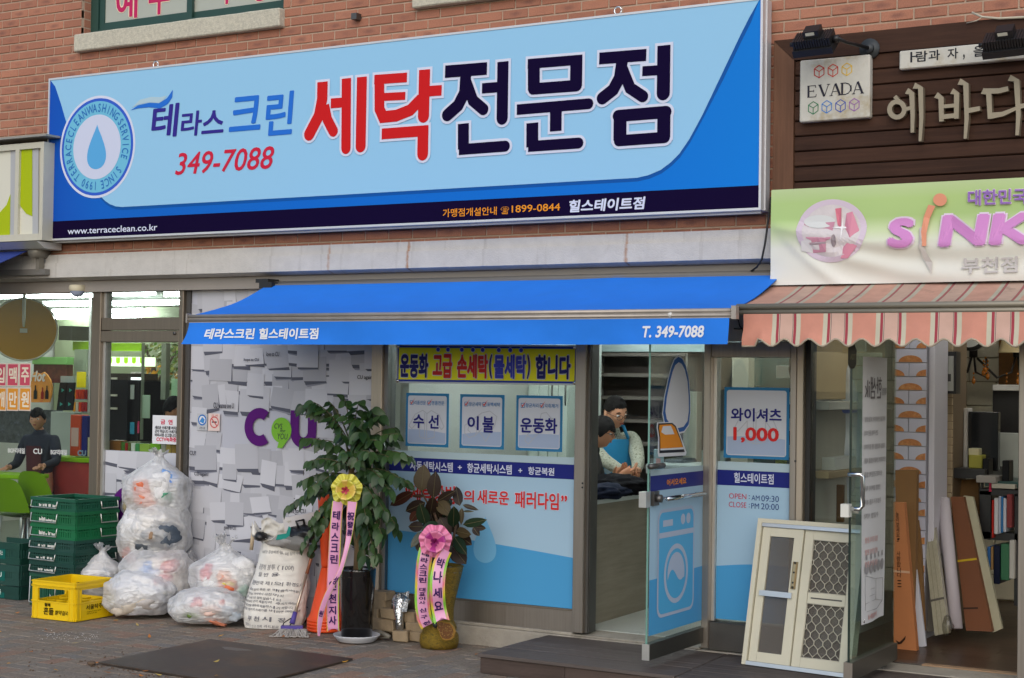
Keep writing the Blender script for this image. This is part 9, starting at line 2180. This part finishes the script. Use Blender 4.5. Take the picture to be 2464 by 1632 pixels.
ribbon('twisted narrow pink ribbon crossing the straight ribbon from the yellow bow',[(415,632,0),(405,720,-.01),(398,800,-.01),(378,900,-.03),(345,1010,-.04),(290,1110,-.04),(255,1200,-.03),(240,1280,-.02),(235,1345,0)],(54,46,34,24,24,30,32,28,14),yA-.01,[('祝',.08,.14,.8),('發',.15,.21,.8),('展',.22,.27,.8),('성',.52,.57,.8),('원',.76,.81,.7)],'plain',2,notch=False)
yB=gpc.y-.20
ribbon('pink ribbon with rainbow edges and small lettering, left of two under the pink bow',[(808,880,.02),(793,960,0),(786,1060,0),(784,1160,.02),(795,1240,.04),(818,1296,.05)],(78,80,80,80,80,82),yB,seq('테라스크린',.06,.42,.5)+seq('대표이사',.455,.64,.42,.84)+[('신',.68,.735,.46),('구',.775,.83,.46),('현',.875,.935,.48)],'multi',1)
ribbon('pink ribbon with rainbow edges and large lettering, right of two under the pink bow',[(912,890,.0),(880,960,-.02),(866,1040,-.03),(866,1130,-.02),(872,1200,.0),(888,1272,.0)],(60,76,80,80,80,84),yB-.02,[('박',.13,.26,.56),('나',.30,.45,.58),('세',.50,.63,.58),('요',.68,.82,.58)],'multi',3)
# ================================================================== loose bricks, foil duct and hose behind the pots
PVB=mat('loose_paver',C(150,132,106),.9,var=.18,vs=18,bump=.5,bs=120)
zW=zt(840,1360,5.763)
def loose(x0,y0,x1,y1,Y,ang,lab,dep=.10,roll=0.0):
 a,b=fp(*zW(x0,y1),Y),fp(*zW(x1,y0),Y);c=(a+b)/2;w,h=(b.x-a.x),(b.z-a.z)
 bm=bmesh.new();bmesh.ops.create_cube(bm,size=1);
 for v in bm.verts:v.co=Vector((v.co.x*w*.92,v.co.y*dep,v.co.z*h*.96))
 bmesh.ops.subdivide_edges(bm,edges=bm.edges[:],cuts=2,use_grid_fill=True);bmesh.ops.bevel(bm,geom=[e for e in bm.edges if e.calc_face_angle(0)>1],offset=.006,segments=1,affect='EDGES')
 Rm=Matrix.Rotation(ang,3,'Z') @ Matrix.Rotation(roll,3,'Y')
 for v in bm.verts:v.co+=Vector((noise.noise(v.co*18+c),noise.noise(v.co*18+c*2),noise.noise(v.co*18+c*3)))*.004;v.co=Rm @ v.co+c+Vector((0,dep/2,0))
 lo=min(v.co.z for v in bm.verts)
 if lo<.001:
  for v in bm.verts:v.co.z+=.001-lo
 solo('loose_brick',MB().frombm(bm),PVB,lab,'brick',group='loose paving bricks between the two plants')
for q in ((315,375,535,485,-.06,-.1,'grey tan paving brick topmost of the leaning pile behind the black pot'),(310,487,515,605,-.06,-.05,'grey tan paving brick second from the top of the pile behind the black pot'),(300,607,412,765,-.07,-.1,'paving brick end third from the top behind the black pot'),(415,622,705,742,-.10,-.12,'long paving brick jutting right from the middle of the pile'),(300,760,640,905,-.08,-.1,'big paving brick at the bottom left of the pile'),(720,652,880,800,-.05,.35,'tilted paving brick right of the silver duct'),(765,812,1025,940,-.07,.08,'paving brick on the second layer at the right of the pile'),(575,945,782,1082,-.16,.25,'paving brick lying foremost on the pavement before the duct'),(780,940,1045,1055,-.10,-.05,'paving brick on the pavement under the right layer'),(860,700,960,812,-.02,.1,'paving brick at the back right of the pile'),(480,885,660,945,-.03,.0,'reddish brown brick in the dark gap low in the pile'),(310,1005,500,1080,-.07,-.05,'flat brick under the grey hose beside the saucer')):loose(*q)
FOIL=mat('foil',(.62,.64,.66),.22,.95,bump=.9,bs=45)
fl=root('foil_duct','crumpled silver foil duct bent over between the loose bricks','duct',tuple(fp(*zW(700,930),-.09)))
part('duct',MB().tube([fp(*zW(760,440),-.03),fp(*zW(700,540),-.06),fp(*zW(690,640),-.09),fp(*zW(695,760),-.10),fp(*zW(705,925),-.11)],[.055,.052,.035,.028,.026],12),FOIL,fl)
part('flap',MB().grid(lambda u,v:fp(*zW(610+230*u-40*v,420+230*v-60*u*(1-v)),-.065-.03*math.sin(u*5+v*3)),10,8),FOIL,fl)
solo('hose',MB().tube([fp(*zW(300,955),-.12),fp(*zW(360,930),-.14),fp(*zW(430,932),-.15),fp(*zW(500,965),-.16),fp(*zW(570,1000),-.16)],.016,8).tube([fp(*zW(340,1000),-.15),fp(*zW(450,1010),-.16),fp(*zW(540,1000),-.17)],.006,6),mat('hose_grey',C(110,106,96),.5),'grey hose curving past the white saucer to the loose bricks','hose')
# ================================================================== steel plate, dirt and leaves on the pavement
A_p,B_p,C_p=gp(236.5,1597,.006),gp(508,1541,.006),gp(849,1588,.006);D_p=A_p+C_p-B_p
PLATE=mat('rusty_plate',(.062,.044,.034),.55,.15,var=.18,vs=5,bump=.12,bs=40,col2=(.120,.066,.034),c2s=2.4,c2t=.50)
pm=MB();pm.prism([A_p,B_p,C_p,D_p],(0,0,.009))
pl8=root('steel_plate','large rusty steel plate lying flat on the brick pavement','plate',tuple((A_p+C_p)/2));part('plate',pm,PLATE,pl8)
sc_=gp(565,1562,.0155);st=MB().poly([sc_+Vector((.10*math.cos(q)*(1+.3*math.sin(3*q)),.05*math.sin(q)*(1+.2*math.cos(2*q)),0)) for q in [2*math.pi*k/24 for k in range(24)]]);part('stain',st,mat('plate_stain',(.040,.026,.021),.35),pl8)
rl=random.Random(21)
LFM=[mat('fallen_%d'%i,C(*c),.7,var=.15,vs=30) for i,c in enumerate(((206,150,52),(196,120,46),(212,182,96),(150,96,50)))]
spots=[(37,1476),(4,1521),(112,1518),(172,1548),(70,1569),(226,1597),(139,1613),(325,1612),(346,1628),(330,1625),(390,1625),(342,1617),(442,1521),(360,1535),(333,1506),(384,1505),(430,1558),(476,1549),(268,1621),(537,1511),(525,1532),(513,1595),(822,1594),(1143,1575),(285,1492),(272,1494),(643,1525),(680,1534),(26,1596),(520,1625),(270,1612),(108,1493)]
for k,(x,y) in enumerate(spots):
 onp=0.0165 if (x,y) in ((513,1595),(520,1625),(822,1594)) else .006
 p=gp(x,y,onp);L,Wd=rl.uniform(.03,.06)*(1.5 if (x,y)==(513,1595) else 1),rl.uniform(.012,.026);vs,fs=leaf_mesh(L,Wd,-L*rl.uniform(0,.3),rl.uniform(-.6,.5));Rm=Matrix.Rotation(rl.uniform(0,6.28),3,'Z') @ Matrix.Rotation(rl.gauss(0,.2),3,'X');W_s=[p+Rm @ Vector(v) for v in vs];lo=min(v.z for v in W_s)
 for v in W_s:v.z+=onp+.0015-lo
 solo('fallen_leaf',MB().add(W_s,fs,0,True),LFM[rl.randrange(4)],'small dry yellow or orange leaf lying on the pavement or steel plate','leaf',group='dry leaves on the ground')
g_=MB()
for k in range(270):
 t=rl.random();base_=A_p.lerp(D_p,t)
 if k%3==0:x,y=rl.uniform(60,420),rl.uniform(1555,1632);p=gp(x,y,0)
 elif k%3==1:p=base_+Vector((rl.gauss(-.05,.04),rl.gauss(-.03,.03),0))
 else:x,y=rl.uniform(90,240),rl.gauss(1532,6);p=gp(x,y,0)
 s=rl.uniform(.002,.0065) if k%3!=2 else rl.uniform(.0015,.004);p.z=s*.4
 g_.blob(p,(s*1.3,s,s*.7),k,.3,2,1,m=(1 if k%3==2 else 0))
solo('grit',g_,[mat('grit_brown',C(104,84,66),.95),mat('grit_white',C(200,196,190),.9)],'scattered grit and crumbs on the pavement','grit',kind='stuff')
for (x,y) in ((220,1601),):
 p=gp(x,y,.0);solo('pebble',MB().blob(p+EZ*.012,(.03,.024,.014),3,.2,2,2),mat('pebble_brown',C(96,78,62),.9),'small brown stone beside the left corner of the steel plate','stone')
bpy.data.scenes.remove(BENCH)
